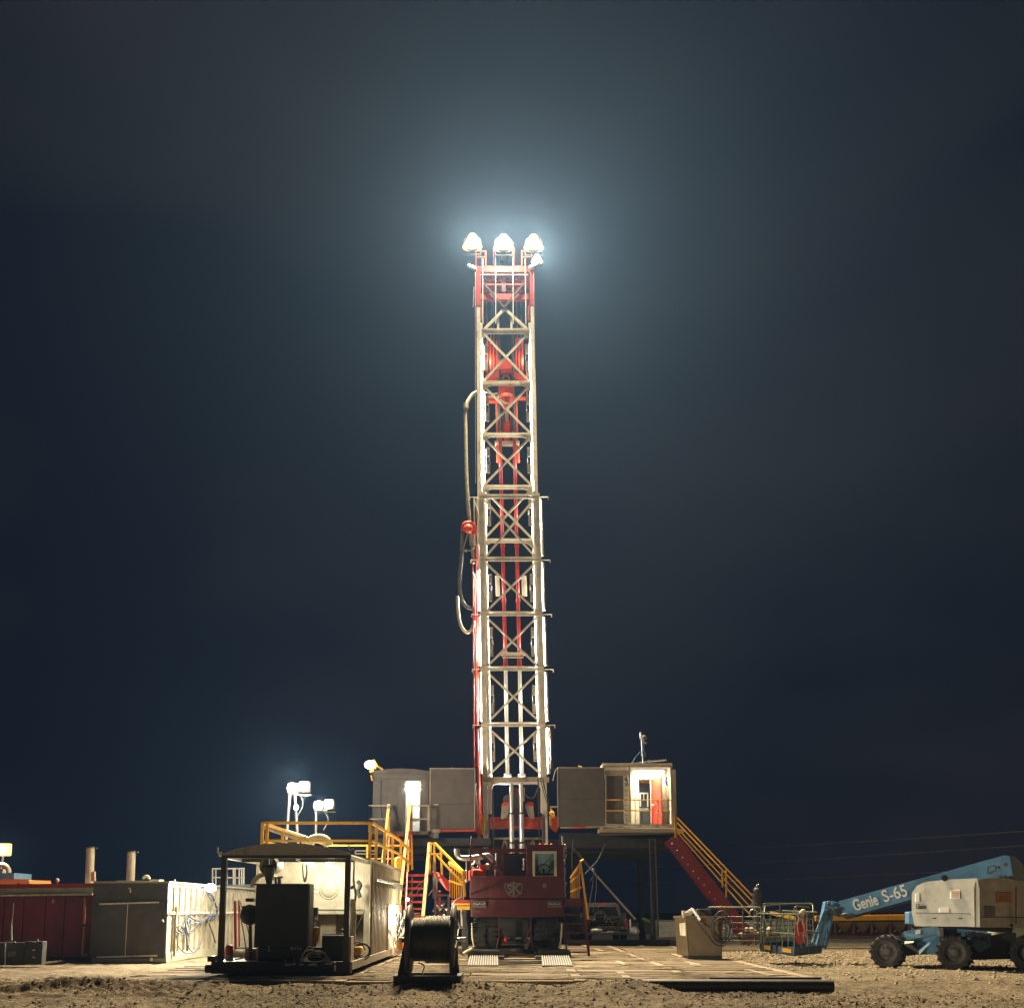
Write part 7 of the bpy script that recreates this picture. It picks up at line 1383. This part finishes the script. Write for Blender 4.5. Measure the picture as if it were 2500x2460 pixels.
# chassis
mb = MB(); mb.prism([G(1082, 712, 31.2), G(1100, 696, 31.2), G(1338, 655, 30.6), G(1345, 705, 30.6), G(1347, 846, 30.6), G(1212, 848, 30.8), G(1190, 800, 31.0), G(1165, 765, 31.1), G(1100, 775, 31.2), G(1082, 760, 31.2)], (.5, 1.2, 0)); mb.build('chassis', M['blue'], gl, bevel=.02)
mb = MB(); mb.prism([G(1378, 668, 30.9), G(1560, 690, 30.6), G(1690, 712, 30.4), G(1700, 790, 30.4), G(1640, 830, 30.5), G(1380, 830, 30.9)], (.5, 1.0, 0)); mb.build('chassis', M['blue'], gl, bevel=.02)
mb = MB(); mb.prism([G(1090, 775, 31.1), G(1180, 770, 31.0), G(1212, 852, 30.8), G(1120, 860, 31.0)], (.5, 1.4, 0)); mb.prism([G(1500, 760, 30.7), G(1880, 700, 30.2), G(1890, 880, 30.2), G(1540, 890, 30.6)], (.3, 1, 0)); mb.build('axle', M['black'], gl)
mb = MB(); mb.prism([G(1098, 762, 31.0), G(1172, 760, 30.9), G(1168, 768, 30.8), G(1100, 776, 30.9)], (0, .02, .01)); mb.prism([G(1347, 690, 30.55), G(1375, 688, 30.55), G(1375, 722, 30.55), G(1347, 722, 30.55)], (0, .1, 0)); mb.build('deck_plate', M['hood'], gl)
mb = MB()
for q in ((1560, 715), (1590, 705), (1620, 722), (1650, 715), (1670, 735)): c = G(*q, 30.2); mb.cyl(c, c + V(0, .2, 0), .07, n=10)
mb.tube(spl([G(1560, 720, 30.25), G(1590, 745, 30.2), G(1640, 730, 30.2), G(1690, 770, 30.25)]), .03, 6); mb.build('drive_motor', M['dgrey'], gl)
dcl = MB(); dcl.prism([G(1182, 684, 30.98 - .05), G(1216, 678, 30.9 - .05), G(1216, 706, 30.9 - .05), G(1182, 712, 30.98 - .05)], (0, .01, 0)); dcl.build('decal', M['decal'], gl)
for (x_, y_, Y_, w_, ang) in ((972, 818, 30.9, .36, 38), (1440, 840, 30.2, .40, 34), (1950, 835, 29.9, .4, 34)):
    c = G(x_ + 20, y_, Y_); c.z = .47
    whb = MB(); whb.cyl(c, c + V(.0, .3, 0), .1, n=10); wo_ = thing('tmp', 'x', None, c) if False else None
    ax_ = whb.build('wheel', M['black'], gl)
    # tyre built on its own axis, then turned on the spot
    piv = c
    ty = wheel(ax_, V(0, 0, 0) + ORG[gl.name], .475, w_, .66, 'Y', 16, 'dgrey')
    for ch in list(ax_.children):
        ch.location = c - ORG[gl.name]; ch.rotation_euler = (0, 0, R(-ang))
# far things on the right edge
ob = thing('far_tank', 'pale drums and a small tank standing far behind the lift', 'tank', W(2440, 2275, 44)); mb = MB(); mb.cyl(W(2430, 2285, 44), W(2430, 2258, 44), .3, n=16); mb.cyl(W(2450, 2285, 44), W(2450, 2256, 44), .25, n=16); rb(mb, 2466, 2520, 2255, 2290, 44, 1); mb.build('drum', M['pale'], ob)
# overhead wires
for k, (a_, b_, lb) in enumerate((((1500, 2082, 150), (2520, 2023, 90), 'topmost'), ((1500, 2119, 150), (2520, 2058, 90), 'middle'), ((1500, 2157, 150), (2520, 2112, 90), 'lowest'))):
    P0, P1 = W(*a_), W(*b_); P1 = P0 + (P1 - P0) * 1.15; pts = []
    for i in range(21):
        u = i / 20; q = P0 + (P1 - P0) * u; q.z -= 1.2 * 4 * u * (1 - u) * .25; pts.append(q)
    mb = MB(); mb.tube(pts, .045, 5); o = mb.build('overhead_wire', M['tan']); tag(o, '%s of the three thin overhead wires in the dark sky at the right' % lb, 'wire', 'overhead wires')
bl = thing('gravel_bank', 'long low pale bank of earth in the dark behind the props', 'bank', V(20, 70, 0))
mb = MB(); mb.prism([V(9, 66, -.1), V(9, 67.5, .9), V(9, 69, 1.0), V(9, 71, -.1)], (60, 0, 0)); mb.build('bank_body', M['tan'], bl)
# ---------------------------------------------------------------- air lit by the lamps
hz = MB(); hz.box(-640, 640, -80, 640, -1.6, 130); ho = hz.build('haze', None); tag(ho, 'thin night haze hanging over the whole site', kind='stuff')
hm = bpy.data.materials.new('haze_air'); hm.use_nodes = True; n = hm.node_tree.nodes; n.clear(); o_ = n.new('ShaderNodeOutputMaterial'); pv = n.new('ShaderNodeVolumePrincipled')
pv.inputs['Color'].default_value = (.29, .53, .97, 1); pv.inputs['Density'].default_value = .00031; pv.inputs['Anisotropy'].default_value = .5
hm.node_tree.links.new(pv.outputs[0], o_.inputs['Volume']); ho.data.materials.append(hm)
